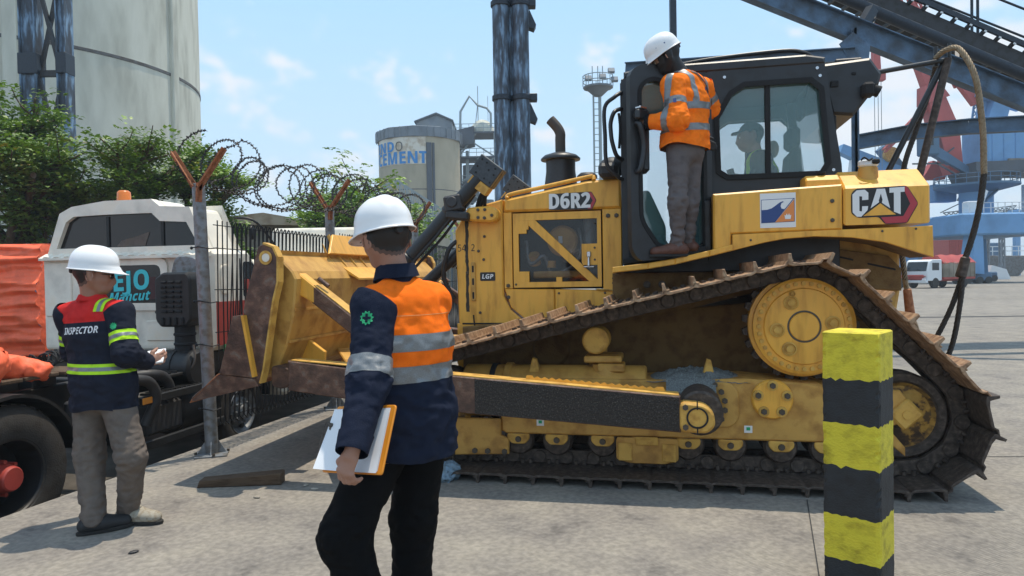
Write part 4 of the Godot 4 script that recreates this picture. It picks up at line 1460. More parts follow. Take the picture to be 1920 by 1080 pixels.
	for k in 4:
		var q := thing("far_gantry", ["pale far gantry frame nearest the red containers", "pale far gantry frame just right of the first one", "tall pale far gantry frame beside the blue crane leg", "pale far gantry frame seen under the blue portal"][k], "gantry", Vector3([61.0, 64.5, 68.0, 92.0][k], 0, [-95.0, -98.0, -100.0, -120.0][k]), 0, "pale gantries on the far quay")
		var hgt: float = [8.6, 7.6, 9.2, 11.5][k]
		for sx in [-1.1, 1.1]:
			part(q, "tower", lattice(Vector3(sx, 0, 0), Vector3(sx, hgt, 0.01), 0.22, 0.22, 9, 0.1), M["sheet_grey"])
		part(q, "boom", lattice(Vector3(-3.0, hgt, 0), Vector3(3.0, hgt + 0.6, 0), 0.25, 0.25, 10, 0.1), M["sheet_grey"])
		part(q, "stay", lattice(Vector3(-1.0, hgt * 0.55, 0), Vector3(1.8, hgt + 0.4, 0), 0.12, 0.12, 8, 0.08), M["frame_steel"])
	var bs := thing("blue_portal", "far blue steel portal with slim uprights seen under the crane", "gantry", Vector3(87.0, 0, -118))
	for x in [-3.0, 1.0, 5.5]:
		var g := G()
		g.box(Vector3(x, 5.5, 0), Vector3(0.8, 11, 0.8), 0.02)
		part(bs, "upright", g, M["crane_blue"])
	var bb := G()
	bb.box(Vector3(1.5, 10.4, 0), Vector3(12, 0.8, 0.9), 0.02)
	part(bs, "crossbeam", bb, M["crane_blue"])
	var sh := thing("cargo_ship", "dark hulled cargo ship moored behind the crane bogies", "ship", Vector3(74.5, -1.2, -108))
	var hull := G()
	hull.prism(P2([-5.5, 4.5, 5.5, 4.3, 3.6, 2.2, 1.2, -0.5, -1.2, -0.5, -3.8, 2.4]), -30, 0, 0.1)
	part(sh, "hull", hull, M["band_dark"])
	var up := G()
	for k in 10:
		up.bar(Vector3(-4.6 + k, 4.4, -1), Vector3(-4.6 + k, 5.8, -1), 0.1, 0.1)
	for y in [5.1, 5.8]:
		up.bar(Vector3(-4.6, y, -1), Vector3(4.4, y, -1), 0.12, 0.12)
	part(sh, "railing", up, M["crane_white"])
	var dk := G()
	dk.box(Vector3(-0.4, 5.2, -6), Vector3(6, 2.6, 5), 0.1)
	part(sh, "deckhouse", dk, M["crane_blue_dark"])
	var wg := G()
	wg.prism(P2([-1.2, 0, 1.6, 0, 1.1, 1.2, -0.6, 1.7]), -2, 0)
	var wo := single("hopper", wg, M["crane_white"], "white tilted hopper on the quay below the blue crane", "hopper")
	wo.position = Vector3(57.5, 0, -84)

func yard_vehicles() -> void:
	# small cargo truck with a red tarpaulin, turned three quarters
	var t := thing("cargo_truck", "white and red cargo truck with red tarpaulin parked far across the yard", "truck", Vector3(29.9, 0, -52.5), deg_to_rad(24))
	var cab := G()
	cab.prism(rounded([0, 0.55, 0, 1.2, 0.28, 2.0, 0.5, 2.12, 1.55, 2.12, 1.55, 0.55], 0.1), -0.95, 0.95, 0.04)
	part(t, "cab", cab, M["crane_white"])
	var ws := G()
	ws.quad(Vector3(0.0 - 0.01, 1.28, -0.82), Vector3(0.25, 1.96, -0.78), Vector3(0.25, 1.96, 0.78), Vector3(-0.01, 1.28, 0.82), Vector3(-1, 0.3, 0))
	part(t, "windscreen", ws, M["glass_black"])
	for s in [-1, 1]:
		var g := G()
		g.box(Vector3(0.85, 1.6, 0.95 * s), Vector3(0.75, 0.55, 0.03), 0.01)
		part(t, "side_window", g, M["glass_black"])
	var gl := G()
	gl.box(Vector3(-0.05, 0.82, 0), Vector3(0.08, 0.36, 1.3), 0.02)
	part(t, "grille", gl, M["truck_red"])
	for y in [0.72, 0.9]:
		var g := G()
		g.box(Vector3(-0.1, y, 0), Vector3(0.04, 0.07, 1.7), 0.01)
		part(t, "guard_bar", g, M["truck_red"])
	var bp := G()
	bp.box(Vector3(-0.05, 0.5, 0), Vector3(0.18, 0.2, 1.9), 0.03)
	part(t, "bumper", bp, M["crane_white"])
	for s in [-0.72, 0.72]:
		var g := G()
		g.box(Vector3(-0.1, 0.66, s), Vector3(0.1, 0.16, 0.3), 0.03)
		part(t, "headlight", g, M["paper"])
	var bed := G()
	bed.box(Vector3(3.5, 1.35, 0), Vector3(3.6, 1.1, 2.0), 0.02)
	part(t, "cargo_side", bed, M["wall_grey"])
	for k in 8:
		for s in [-1, 1]:
			var g := G()
			g.box(Vector3(1.8 + k * 0.48, 1.35, 1.01 * s), Vector3(0.07, 1.1, 0.05))
			part(t, "side_rib", g, M["wall_grey"])
	var tp := G()
	tp.grid(14, 8, func(u: float, v: float) -> Vector3: return Vector3(1.66 + u * 3.7, 1.85 + sin(v * PI) * 0.62 + 0.04 * sin(u * 19.0 + v * 4.0), lerpf(-1.05, 1.05, v)), Vector3.UP)
	tp.quad(Vector3(1.66, 1.8, -1.05), Vector3(1.66, 1.8, 1.05), Vector3(1.66, 2.4, 0.55), Vector3(1.66, 2.4, -0.55), Vector3.LEFT)
	part(t, "tarpaulin", tp, M["truck_red"])
	var ch := G()
	ch.box(Vector3(2.6, 0.62, 0), Vector3(5.2, 0.25, 0.9), 0.02)
	ch.box(Vector3(3.5, 0.72, 0), Vector3(3.6, 0.16, 1.96), 0.02)
	part(t, "chassis", ch, M["truck_red"])
	for x in [0.85, 4.1]:
		for s in [-0.82, 0.82]:
			var g := G()
			g.cyl(Vector3(x, 0.4, s - 0.14), Vector3(x, 0.4, s + 0.14), 0.4, 0.4, 18, true, 0.04)
			part(t, "wheel", g, M["tyre"])
	# red forklift beside it
	var f := thing("forklift", "red forklift with black wheels just left of the far cargo truck", "forklift", Vector3(27.6, 0, -53))
	var b := G()
	b.prism(rounded([-1.5, 0.35, -1.5, 1.05, -0.9, 1.2, 0.3, 1.1, 1.3, 1.0, 1.3, 0.35], 0.1), -0.6, 0.6, 0.05)
	part(f, "body", b, M["truck_red"])
	for x in [-0.85, 0.95]:
		var g := G()
		g.cyl(Vector3(x, 0.42, 0.45), Vector3(x, 0.42, 0.8), 0.42, 0.42, 18, true, 0.05)
		part(f, "wheel", g, M["tyre"])
	var rf := G()
	for x in [-0.8, 0.4]:
		rf.bar(Vector3(x, 1.0, 0.5), Vector3(x, 2.0, 0.5), 0.07, 0.07)
		rf.bar(Vector3(x, 1.0, -0.5), Vector3(x, 2.0, -0.5), 0.07, 0.07)
	rf.box(Vector3(-0.2, 2.0, 0), Vector3(1.4, 0.08, 1.2))
	part(f, "guard", rf, M["truck_black"])
	var ms := G()
	for z in [-0.3, 0.3]:
		ms.bar(Vector3(1.45, 0.2, z), Vector3(1.45, 2.0, z), 0.1, 0.12)
	part(f, "lift_mast", ms, M["truck_black"])

# ------------------------------------------------------------------ vegetation
func leaf_mesh(n: int, sz: float, sd: int, drop: float) -> ArrayMesh:
	var rng := RandomNumberGenerator.new()
	rng.seed = sd
	var g := G()
	for i in n:
		var a := rng.randf() * TAU
		var dir := Vector3(cos(a), rng.randf_range(-drop, 0.35), sin(a)).normalized()
		var p := Vector3(rng.randf_range(-1, 1), rng.randf_range(-0.35, 0.35), rng.randf_range(-1, 1)) * sz * 1.3
		var sd2 := dir.cross(Vector3(rng.randf_range(-0.3, 0.3), 1, rng.randf_range(-0.3, 0.3))).normalized() * sz * 0.3
		var up := sd2.cross(dir).normalized() * sz * 0.1
		var e := p + dir * sz
		var m := p + dir * sz * 0.5
		var nn := sd2.cross(dir).normalized()
		if nn.y < 0:
			nn = -nn
		g.tri(p, m + sd2 + up, e, nn, nn, nn)
		g.tri(p, m - sd2 + up, e, nn, nn, nn)
	return g.mesh()

func tree(label: String, at: Vector3, hgt: float, spread: float, trunk_h: float, sd: int, leaf_sz: float, dens: int, cols: Array, kind := "roadside_tree", lean := Vector3.ZERO) -> void:
	var t := thing(kind, label, "tree", at, 0.0, "")
	var rng := RandomNumberGenerator.new()
	rng.seed = sd
	var wood := G()
	var tips := []
	var stack := [[Vector3.ZERO, (Vector3.UP + lean).normalized(), trunk_h, 0.035 * hgt, 0]]
	while not stack.is_empty():
		var b: Array = stack.pop_back()
		var p: Vector3 = b[0]
		var d: Vector3 = b[1]
		var ln: float = b[2]
		var r: float = b[3]
		var lv: int = b[4]
		var pts := [p]
		var rs := [r]
		var steps := 4
		for i in steps:
			d = (d + Vector3(rng.randf_range(-1, 1), rng.randf_range(-0.4, 0.7), rng.randf_range(-1, 1)) * 0.2).normalized()
			p += d * ln / steps
			pts.append(p)
			rs.append(lerpf(r, r * 0.55, (i + 1.0) / steps))
			if lv >= 2:
				tips.append([p, lv])
		if lv <= 2 or r > 0.012:
			wood.tube(pts, rs, 7 if lv < 2 else 4)
		if lv < 3:
			var n := [5, 5, 4][lv] as int
			for i in n:
				var a := TAU * (i + rng.randf()) / n
				var o := Vector3(cos(a), 0, sin(a))
				var rise: float = [0.75, 0.45, 0.2][lv]
				var nd := (d * 0.35 + o * rng.randf_range(0.6, 1.1) + Vector3.UP * rise * rng.randf_range(0.3, 1.0)).normalized()
				var f := rng.randf_range(0.45, 1.0)
				var bp: Vector3 = pts[clampi(int(f * steps), 1, steps)]
				var nl: float = [hgt * 0.34, spread * 0.42, spread * 0.26][lv] * rng.randf_range(0.7, 1.15)
				stack.append([bp, nd, nl, r * [0.5, 0.45, 0.4][lv], lv + 1])
	var most := 0.1
	var wide := 0.1
	for tp in tips:
		most = maxf(most, tp[0].y)
		wide = maxf(wide, Vector2(tp[0].x, tp[0].z).length())
	var fit := Vector3(spread / wide * 0.92, hgt / most * 0.94, spread / wide * 0.92)
	for i in wood.v.size():
		wood.v[i] *= fit
	part(t, "trunk", wood, M["bark"])
	var mm := MultiMesh.new()
	mm.transform_format = MultiMesh.TRANSFORM_3D
	mm.use_colors = true
	mm.mesh = leaf_mesh(9, leaf_sz, sd + 1, 0.5)
	var xs := []
	for tp in tips:
		var shade := rng.randf()
		for k in dens:
			var off := Vector3(rng.randfn(0, 1), rng.randfn(0, 0.5), rng.randfn(0, 1)) * spread * 0.085
			xs.append([tp[0] * fit + off, shade])
	mm.instance_count = xs.size()
	for i in xs.size():
		var bs := Basis(Vector3.UP, rng.randf() * TAU) * Basis(Vector3.RIGHT, rng.randf_range(-0.6, 0.6))
		mm.set_instance_transform(i, Transform3D(bs.scaled(Vector3.ONE * rng.randf_range(0.7, 1.3)), xs[i][0]))
		var c: Color = (cols[0] as Color).lerp(cols[1], clampf(xs[i][1] * 0.75 + rng.randf() * 0.35, 0, 1))
		if rng.randf() < 0.03:
			c = cols[2]
		mm.set_instance_color(i, c)
	var o := MultiMeshInstance3D.new()
	o.name = "crown"
	o.multimesh = mm
	o.material_override = M["leaf"]
	t.add_child(o, true)
	o.set_meta("kind", "stuff")

func trees() -> void:
	var dark := [Color(0.06, 0.105, 0.022), Color(0.23, 0.33, 0.07), Color(0.28, 0.22, 0.07)]
	var lite := [Color(0.09, 0.16, 0.032), Color(0.3, 0.42, 0.09), Color(0.33, 0.28, 0.09)]
	tree("loose feathery tree at the left edge in front of the blue trestle", Vector3(-11.4, -0.45, -15.6), 6.7, 2.8, 2.6, 21, 0.12, 4, dark, "roadside_tree", Vector3(0.1, 0, 0))
	tree("dense dark green tree above the left side of the truck cab", Vector3(-9.3, -0.45, -16.8), 5.8, 2.15, 2.2, 34, 0.11, 4, dark)
	tree("bright bushy tree overlapping the silo edge behind the fence post", Vector3(-8.05, -0.45, -17.6), 5.9, 1.9, 2.3, 47, 0.11, 4, lite)
	tree("low dark tree just right of the truck cab roof under the bright bushy tree", Vector3(-7.1, -0.45, -17.6), 4.1, 0.9, 1.4, 53, 0.13, 6, dark)
	tree("rounded light green tree behind the white-helmeted man in the orange vest", Vector3(-5.2, -0.45, -26.0), 6.1, 3.9, 1.8, 61, 0.15, 5, lite)
	tree("small light green tree left of the rounded one behind the second fence post", Vector3(-7.6, -0.45, -28.0), 4.2, 1.9, 1.4, 67, 0.15, 5, lite)
	# feathery palms in front of the low house
	for e in [["small feathery palm in front of the low house", Vector3(-7.9, -0.45, -21.0), 2.9], ["second small palm to the right of the first behind the mesh fence", Vector3(-6.6, -0.45, -21.5), 2.5]]:
		var t := thing("palm", e[0], "palm", e[1])
		var rng := RandomNumberGenerator.new()
		rng.seed = int(e[2] * 100)
		var tr := G()
		tr.tube([Vector3.ZERO, Vector3(0.03, e[2] * 0.6, 0), Vector3(0, e[2] * 0.85, 0.02)], [0.12, 0.09, 0.07], 8)
		part(t, "trunk", tr, M["bark"])
		for k in 16:
			var a := TAU * k / 16.0 + rng.randf() * 0.3
			var up := rng.randf_range(0.3, 1.3)
			var g := G()
			g.tinted = true
			g.tint = Color(0.05, 0.09, 0.035).lerp(Color(0.16, 0.2, 0.09), rng.randf())
			var o := Vector3(0, e[2] * 0.85, 0)
			var dir := Vector3(cos(a), up, sin(a)).normalized()
			var pts := []
			for i in 11:
				var s := i / 10.0
				pts.append(o + dir * s * 1.5 + Vector3(0, -0.9 * s * s, 0))
			g.tube(pts, 0.012, 4)
			for i in range(2, 11):
				var tan: Vector3 = (pts[i] - pts[i - 1]).normalized()
				var sd := tan.cross(Vector3.UP).normalized()
				for q in [-1.0, 1.0]:
					for w in 2:
						var b: Vector3 = pts[i] - tan * 0.07 * w
						var tip: Vector3 = b + sd * q * 0.34 + tan * 0.2 + Vector3(0, -0.12, 0)
						g.flat(b, b + tan * 0.04, tip, Vector3.UP)
			part(t, "frond", g, M["leaf"])

# ------------------------------------------------------------------ trucks
func truck_tyre(t: Node3D, x: float, y: float, z0: float, r: float, hub: String) -> void:
	# z0 is the outer face; the wheel reaches inwards (towards -z)
	var g := G()
	g.lathe([Vector2(r * 0.52, 0.0), Vector2(r * 0.6, 0.02), Vector2(r * 0.9, 0.015), Vector2(r * 0.97, -0.02), Vector2(r, -0.05), Vector2(r, -0.23), Vector2(r * 0.95, -0.28), Vector2(r * 0.6, -0.28)], Vector3(x, y, z0), Vector3.BACK, 40, true)
	for k in 40:
		var a := TAU * k / 40
		g.box(Vector3(x + cos(a) * r, y + sin(a) * r, z0 - 0.14), Vector3(0.018, 0.05, 0.18), 0.0, Basis(Vector3.BACK, a))
	var w := part(t, "wheel", g, M["tyre"])
	var rm := G()
	if hub == "red":
		rm.lathe([Vector2(0, -0.1), Vector2(r * 0.2, -0.1), Vector2(r * 0.24, -0.16), Vector2(r * 0.46, -0.2), Vector2(r * 0.52, -0.02), Vector2(r * 0.55, 0.01)], Vector3(x, y, z0), Vector3.BACK, 30)
		part(w, "rim", rm, M["truck_black"])
		var hb := G()
		hb.cyl(Vector3(x, y, z0 - 0.16), Vector3(x, y, z0 + 0.02), 0.13, 0.09, 18, true, 0.01)
		for k in 8:
			var a := TAU * k / 8
			hb.cyl(Vector3(x + cos(a) * 0.12, y + sin(a) * 0.12, z0 - 0.16), Vector3(x + cos(a) * 0.12, y + sin(a) * 0.12, z0 - 0.05), 0.016, 0.016, 6)
		part(w, "hub", hb, M["truck_red"])
	else:
		rm.lathe([Vector2(0, 0.05), Vector2(r * 0.16, 0.05), Vector2(r * 0.18, 0.0), Vector2(r * 0.3, -0.01), Vector2(r * 0.42, -0.06), Vector2(r * 0.52, 0.0), Vector2(r * 0.56, 0.02), Vector2(r * 0.58, 0.0)], Vector3(x, y, z0), Vector3.BACK, 30)
		for k in 10:
			var a := TAU * k / 10
			rm.cyl(Vector3(x + cos(a) * r * 0.28, y + sin(a) * r * 0.28, z0 - 0.02), Vector3(x + cos(a) * r * 0.28, y + sin(a) * r * 0.28, z0 + 0.03), 0.016, 0.016, 6)
		part(w, "rim", rm, M["galvanised"])
		for k in 5:
			var a := TAU * k / 5
			var ho := G()
			ho.cyl(Vector3(x + cos(a) * r * 0.4, y + sin(a) * r * 0.4, z0 - 0.05), Vector3(x + cos(a) * r * 0.4, y + sin(a) * r * 0.4, z0 - 0.028), 0.035, 0.035, 12)
			part(w, "rim_hole", ho, M["truck_black"])

func trucks() -> void:
	var t := thing("tractor_truck", "white tractor truck with dark rear windows and cyan lettering beside the inspector", "truck", Vector3(-3.65, -0.45, -5.14), deg_to_rad(78.46))
	# cab: shell, roof cap with its dark rear light, side door
	var shell := G()
	shell.prism(rounded([2.41, 1.2, 2.41, 2.28, 3.12, 2.3, 3.62, 1.8, 3.85, 1.6, 3.9, 1.2], 0.06), -2.14, 0.0, 0.05)
	part(t, "cab", shell, M["truck_white"])
	var zy := Transform3D(Basis(Vector3.BACK, Vector3.UP, Vector3.LEFT), Vector3.ZERO)   # polygons in (z, y), pushed along -x
	var outer := [-2.06, 2.24, -1.88, 2.72, -1.72, 2.79, -1.3, 2.84, -0.72, 2.84, -0.62, 2.76, -0.26, 2.74, -0.04, 2.24]
	var inner := [-1.93, 2.33, -1.8, 2.62, -1.7, 2.68, -1.3, 2.69, -0.72, 2.69, -0.62, 2.6, -0.3, 2.58, -0.16, 2.33]
	var rc := G()
	rc.prism(rounded(outer, 0.05, 3), -2.52, -2.95, 0.03, zy)
	part(t, "roof_cap", rc, M["truck_white"])
	var rf := G()
	rf.ring(P2(outer), P2(inner), -2.42, -2.515, zy)
	part(t, "rear_window_frame", rf, M["truck_white"])
	var slope := G()
	slope.prism(P2([2.95, 2.24, 2.95, 2.8, 3.3, 2.3]), -1.9, -0.22, 0.0)
	part(t, "roof_front", slope, M["truck_white"])
	var rw := G()
	rw.prism(P2(inner), -2.47, -2.48, 0.0, zy)
	part(t, "rear_window", rw, M["glass_black"])
	for z in [-1.3, -0.62]:
		var g := G()
		g.box(Vector3(2.462, 2.5, z), Vector3(0.01, 0.34, 0.035))
		part(t, "window_bar", g, M["truck_black"])
	var cl := G()
	cl.grid(6, 5, func(u: float, v: float) -> Vector3: return Vector3(2.466 - 0.004 * sin(u * 9.0), 2.34 + v * 0.15 * (0.4 + 0.6 * u), -1.2 + u * 0.36 + v * 0.06), Vector3.LEFT)
	part(t, "cloth_bundle", cl, M["khaki"])
	# corrugated ledge under the upper window
	for k in 15:
		var g := G()
		g.prism(rounded([-0.055, 0.0, -0.03, 0.022, 0.03, 0.022, 0.055, 0.0], 0.02, 3), 0.0, 0.1, 0.0, Transform3D(Basis(Vector3.BACK, Vector3(-0.42, 0.9, 0).normalized(), Vector3(-0.9, -0.42, 0).normalized()), Vector3(2.44, 2.262, -2.0 + k * 0.135)))
		part(t, "ledge_rib", g, M["truck_white"])
	# rear panel: pressed fields round the lower window
	var lg := G()
	lg.prism(P2([2.34, 2.2, 2.34, 2.225, 2.44, 2.275, 2.44, 2.2]), -2.1, -0.02, 0.004)
	part(t, "ledge", lg, M["truck_white"])
	var pw := [-1.6, 1.72, -1.6, 2.13, -0.6, 2.13, -0.6, 1.72]
	var wf := G()
	var ro := rounded([-1.68, 1.64, -1.68, 2.2, -0.52, 2.2, -0.52, 1.64], 0.1)
	var ri := rounded(pw, 0.08)
	wf.ring(ro, ri, -2.385, -2.409, zy)
	part(t, "window_surround", wf, M["truck_white"])
	var wg := G()
	wg.prism(ri, -2.4, -2.405, 0.0, zy)
	var pane := part(t, "window", wg, M["glass_black"])
	for e in [["EJO", 0.205, -0.98, 1.955, 1.0], ["Mancut", 0.1, -1.0, 1.79, 1.0]]:
		var cz: float = e[2]
		var cy: float = e[3]
		var sl := 0.3 if e[0] == "Mancut" else 0.0
		var lay := func(x: float, y: float, lift: float) -> Vector3: return Vector3(2.398 - lift, cy + y + x * 0.05, cz + x + y * sl)
		var fac := func(_x: float, _y: float) -> Vector3: return Vector3.LEFT
		part(pane, "lettering", lettering(e[0], e[1], true, lay, fac, 0.002, 0.5 if e[1] > 0.15 else 0.3), M["cyan_print"])
	var refl := G()
	refl.grid(5, 5, func(u: float, v: float) -> Vector3: return Vector3(2.3985, 1.76 + v * 0.24, -0.76 + u * 0.12 + 0.03 * sin(v * 5.0)), Vector3.LEFT)
	part(pane, "curtain", refl, mat("curtain", L(0.07, 0.03, 0.03), 0.8))
	for e in [[-0.3, 1.9, 0.32, 0.5], [-1.9, 1.88, 0.34, 0.6], [-0.55, 1.42, 0.5, 0.22], [-1.3, 1.42, 0.7, 0.22]]:
		var g := G()
		g.box(Vector3(2.405, e[1], e[0]), Vector3(0.02, e[3], e[2]), 0.009)
		part(t, "pressed_field", g, M["truck_white"])
	for p in [[1.62, -0.52], [1.5, -0.02]]:
		var g := G()
		g.cyl(Vector3(2.41, p[0], p[1] - 0.14), Vector3(2.385, p[0], p[1] - 0.14), 0.02, 0.02, 10)
		part(t, "rubber_stop", g, M["truck_black"])
	# right side: door line, window and the red band
	var dw := G()
	dw.prism(rounded([2.98, 1.76, 2.98, 2.16, 3.16, 2.16, 3.5, 1.84, 3.5, 1.76], 0.04), 0.0, 0.006)
	part(t, "side_window", dw, M["glass_black"])
	var cu := G()
	cu.box(Vector3(3.14, 1.86, 0.0085), Vector3(0.28, 0.2, 0.003))
	part(t, "window_flag", cu, M["truck_red"])
	var band := G()
	band.prism(P2([2.47, 1.25, 2.47, 1.72, 3.6, 1.72, 3.8, 1.5, 3.84, 1.25]), 0.0, 0.004)
	part(t, "red_band", band, M["truck_red"])
	for x in [2.92, 3.72]:
		var g := G()
		g.box(Vector3(x, 1.5 if x > 3.5 else 1.72, 0.004), Vector3(0.012, 0.55 if x > 3.5 else 0.95, 0.008))
		part(t, "door_gap", g, M["truck_black"])
	var vent := G()
	vent.prism(rounded([2.55, 1.8, 2.55, 2.12, 2.72, 2.12, 2.72, 1.8], 0.07), 0.0, 0.012, 0.005)
	part(t, "side_panel", vent, M["truck_white"])
	var grn := G()
	grn.box(Vector3(2.64, 1.22, 0.0065), Vector3(0.14, 0.07, 0.005))
	part(t, "green_sticker", grn, M["badge_green"])
	var mir := G()
	mir.tube(spline([Vector3(3.0, 2.66, -0.1), Vector3(3.1, 2.6, 0.12), Vector3(3.5, 2.2, 0.2), Vector3(3.75, 1.95, 0.1)]), 0.016, 6)
	mir.ell(Vector3(2.96, 2.48, 0.14), Vector3(0.06, 0.08, 0.03))
	part(t, "mirror_arm", mir, M["truck_black"])
	var bc := G()
	bc.lathe([Vector2(0, 0.15), Vector2(0.05, 0.15), Vector2(0.07, 0.13), Vector2(0.076, 0.02), Vector2(0.082, 0.0)], Vector3(2.75, 2.84, -1.33), Vector3.UP, 18, true)
	part(t, "beacon", bc, M["beacon"])
	var bp := G()
	bp.box(Vector3(3.86, 0.75, -1.05), Vector3(0.2, 0.5, 2.2), 0.05)
	bp.box(Vector3(3.6, 0.95, -0.02), Vector3(0.5, 0.34, 0.1), 0.03)
	part(t, "bumper", bp, M["truck_white"])
	# air intake behind the cab
	var it := G()
	it.prism(rounded([-0.46, 1.55, -0.46, 1.98, -0.36, 2.04, -0.08, 2.04, -0.04, 1.98, -0.04, 1.55, -0.1, 1.48, -0.4, 1.48], 0.03), -2.1, -2.36, 0.02, zy)
	var ip := part(t, "air_intake", it, M["truck_black"])
	for r in 7:
		for c in 3:
			var g := G()
			g.box(Vector3(2.09, 1.64 + r * 0.05, -0.34 + c * 0.085), Vector3(0.025, 0.026, 0.06), 0.006)
			part(ip, "louvre", g, M["rubber"])
	for c in 4:
		var g := G()
		g.box(Vector3(2.09, 1.54, -0.36 + c * 0.075), Vector3(0.02, 0.08, 0.03), 0.005)
		part(ip, "louvre", g, M["rubber"])
	var pf := G()
	pf.prism(rounded([-0.44, 1.94, -0.36, 2.22, -0.1, 2.2, -0.04, 1.94], 0.08), -2.3, -2.36, 0.01, zy)
	part(t, "intake_panel", pf, M["galvanised"])
	var el := G()
	el.cyl(Vector3(2.22, 1.04, -0.2), Vector3(2.22, 1.5, -0.2), 0.1, 0.1, 18)
	for k in 4:
		el.cyl(Vector3(2.22, 1.08 + k * 0.1, -0.2), Vector3(2.22, 1.12 + k * 0.1, -0.2), 0.11, 0.11, 18, true, 0.012)
	part(t, "intake_pipe", el, M["rubber"])
	var af := G()
	af.cyl(Vector3(2.2, 1.05, -0.75), Vector3(2.2, 1.05, -0.02), 0.19, 0.19, 24, true, 0.03)
	af.cyl(Vector3(2.2, 1.05, -0.3), Vector3(2.2, 1.05, -0.24), 0.2, 0.2, 24)
	part(t, "air_filter", af, M["truck_black"])
	var hs := G()
	hs.tube(spline([Vector3(2.1, 1.3, -0.02), Vector3(2.08, 1.12, 0.0), Vector3(2.05, 1.0, -0.12), Vector3(2.08, 1.02, -0.3)]), 0.012, 6)
	part(t, "hose", hs, M["khaki"])
	# chassis
	for z in [-0.55, -1.5]:
		var g := G()
		g.box(Vector3(1.1, 0.95, z), Vector3(5.2, 0.24, 0.08), 0.01)
		part(t, "chassis_rail", g, M["truck_black"])
	for x in [-1.2, -0.4, 0.6, 1.5, 2.4]:
		var g := G()
		g.box(Vector3(x, 0.95, -1.02), Vector3(0.1, 0.18, 0.9), 0.01)
		part(t, "crossmember", g, M["truck_black"])
	for k in 4:
		var dk := G()
		dk.box(Vector3(-0.2 + k * 0.36, 1.2, -0.85 + (k % 2) * 0.02), Vector3(0.33, 0.03, 1.2), 0.006)
		part(t, "deck_plate", dk, M["wood"])
	for k in 2:
		var cp := G()
		cp.box(Vector3(1.75, 1.02 + k * 0.02, -0.35), Vector3(0.8, 0.03, 0.55), 0.006)
		for q in 9:
			cp.box(Vector3(1.4 + q * 0.09, 1.045, -0.35), Vector3(0.02, 0.02, 0.5))
		if k == 0:
			part(t, "catwalk", cp, M["truck_black"])
	for e in [[1.2, 0.0, 0.34], [1.55, -0.12, 0.4]]:
		var bt := G()
		bt.tube(spline([Vector3(e[0] - 0.2, 1.05, e[1] - 0.2), Vector3(e[0], 1.07, e[1]), Vector3(e[0] + 0.2, 1.02, e[1] + 0.02), Vector3(e[0] + 0.28, 0.86, e[1] + 0.02), Vector3(e[0] + 0.22, 0.62, e[1] - 0.05)]), 0.05, 10)
		part(t, "exhaust_bend", bt, M["black_dusty"])
	var coil := []
	for k in 90:
		var a := k * 0.62
		coil.append(Vector3(0.55 + k * 0.008 + 0.02 * sin(k * 0.9), 1.3 + 0.06 * sin(a), -0.55 + 0.075 * cos(a) + 0.1 * sin(k * 0.07)))
	var cg := G()
	cg.tube(coil, 0.008, 5)
	part(t, "coiled_air_line", cg, M["rubber"])
	var sr := G()
	sr.box(Vector3(1.86, 0.86, 0.0), Vector3(1.1, 0.08, 0.05), 0.01)
	for q in 14:
		sr.box(Vector3(1.45 + q * 0.07, 0.9, -0.05), Vector3(0.03, 0.02, 0.12))
	part(t, "step_rail", sr, M["truck_black"])
	var am := G()
	am.box(Vector3(1.36, 0.86, 0.028), Vector3(0.12, 0.06, 0.02), 0.006)
	part(t, "amber_marker", am, M["amber"])
	var lr := G()
	lr.box(Vector3(1.85, 0.44, -0.02), Vector3(1.5, 0.08, 0.05), 0.01)
	part(t, "lower_guard_rail", lr, M["truck_black"])
	var bx := G()
	bx.box(Vector3(1.75, 0.64, -0.3), Vector3(0.5, 0.3, 0.45), 0.03)
	part(t, "battery_box", bx, M["black_dusty"])
	var tk := G()
	tk.cyl(Vector3(2.05, 0.62, -0.35), Vector3(2.55, 0.62, -0.35), 0.24, 0.24, 20, true, 0.03)
	part(t, "fuel_tank", tk, M["truck_black"])
	for e in [[0.9, 1.1, -0.62, 0.09], [1.05, 0.98, -0.3, 0.07], [0.75, 0.86, -0.2, 0.06]]:
		var g := G()
		g.cyl(Vector3(e[0], e[1] - 0.1, e[2]), Vector3(e[0], e[1] + 0.1, e[2]), e[3], e[3], 14, true, 0.015)
		part(t, "air_tank", g, M["black_dusty"])
	var ub := G()
	ub.box(Vector3(3.1, 1.06, -1.05), Vector3(1.5, 0.3, 1.9), 0.04)
	part(t, "engine_block", ub, M["engine_dark"])
	truck_tyre(t, 0.0, 0.53, -0.02, 0.53, "red")
	truck_tyre(t, 0.0, 0.53, -0.36, 0.53, "red")
	truck_tyre(t, 0.0, 0.53, -1.75, 0.53, "red")
	truck_tyre(t, 2.98, 0.46, -0.06, 0.46, "chrome")
	truck_tyre(t, 2.98, 0.46, -1.8, 0.46, "chrome")
	var ax := G()
	ax.cyl(Vector3(0, 0.53, -1.9), Vector3(0, 0.53, -0.3), 0.1, 0.1, 12)
	ax.ell(Vector3(0, 0.53, -1.05), Vector3(0.24, 0.24, 0.26))
	part(t, "axle", ax, M["truck_black"])
	for e in [[0.0, 0.53, 0.6, 0.0], [2.98, 0.48, 0.56, -0.04]]:
		var g := G()
		var pts := []
		for k in 17:
			var a := deg_to_rad(8.0 + 164.0 * k / 16)
			pts.append(Vector2(e[0] + cos(a) * e[2], e[1] + sin(a) * e[2]))
		for k in 16:
			var p0: Vector2 = pts[k]
			var p1: Vector2 = pts[k + 1]
			g.bar(Vector3(p0.x, p0.y, e[3] - 0.3), Vector3(p1.x, p1.y, e[3] - 0.3), 0.62, 0.025)
		part(t, "mudguard", g, M["truck_black"])
	# tarpaulin bundle lying on the chassis
	var nz := FastNoiseLite.new()
	nz.seed = 9
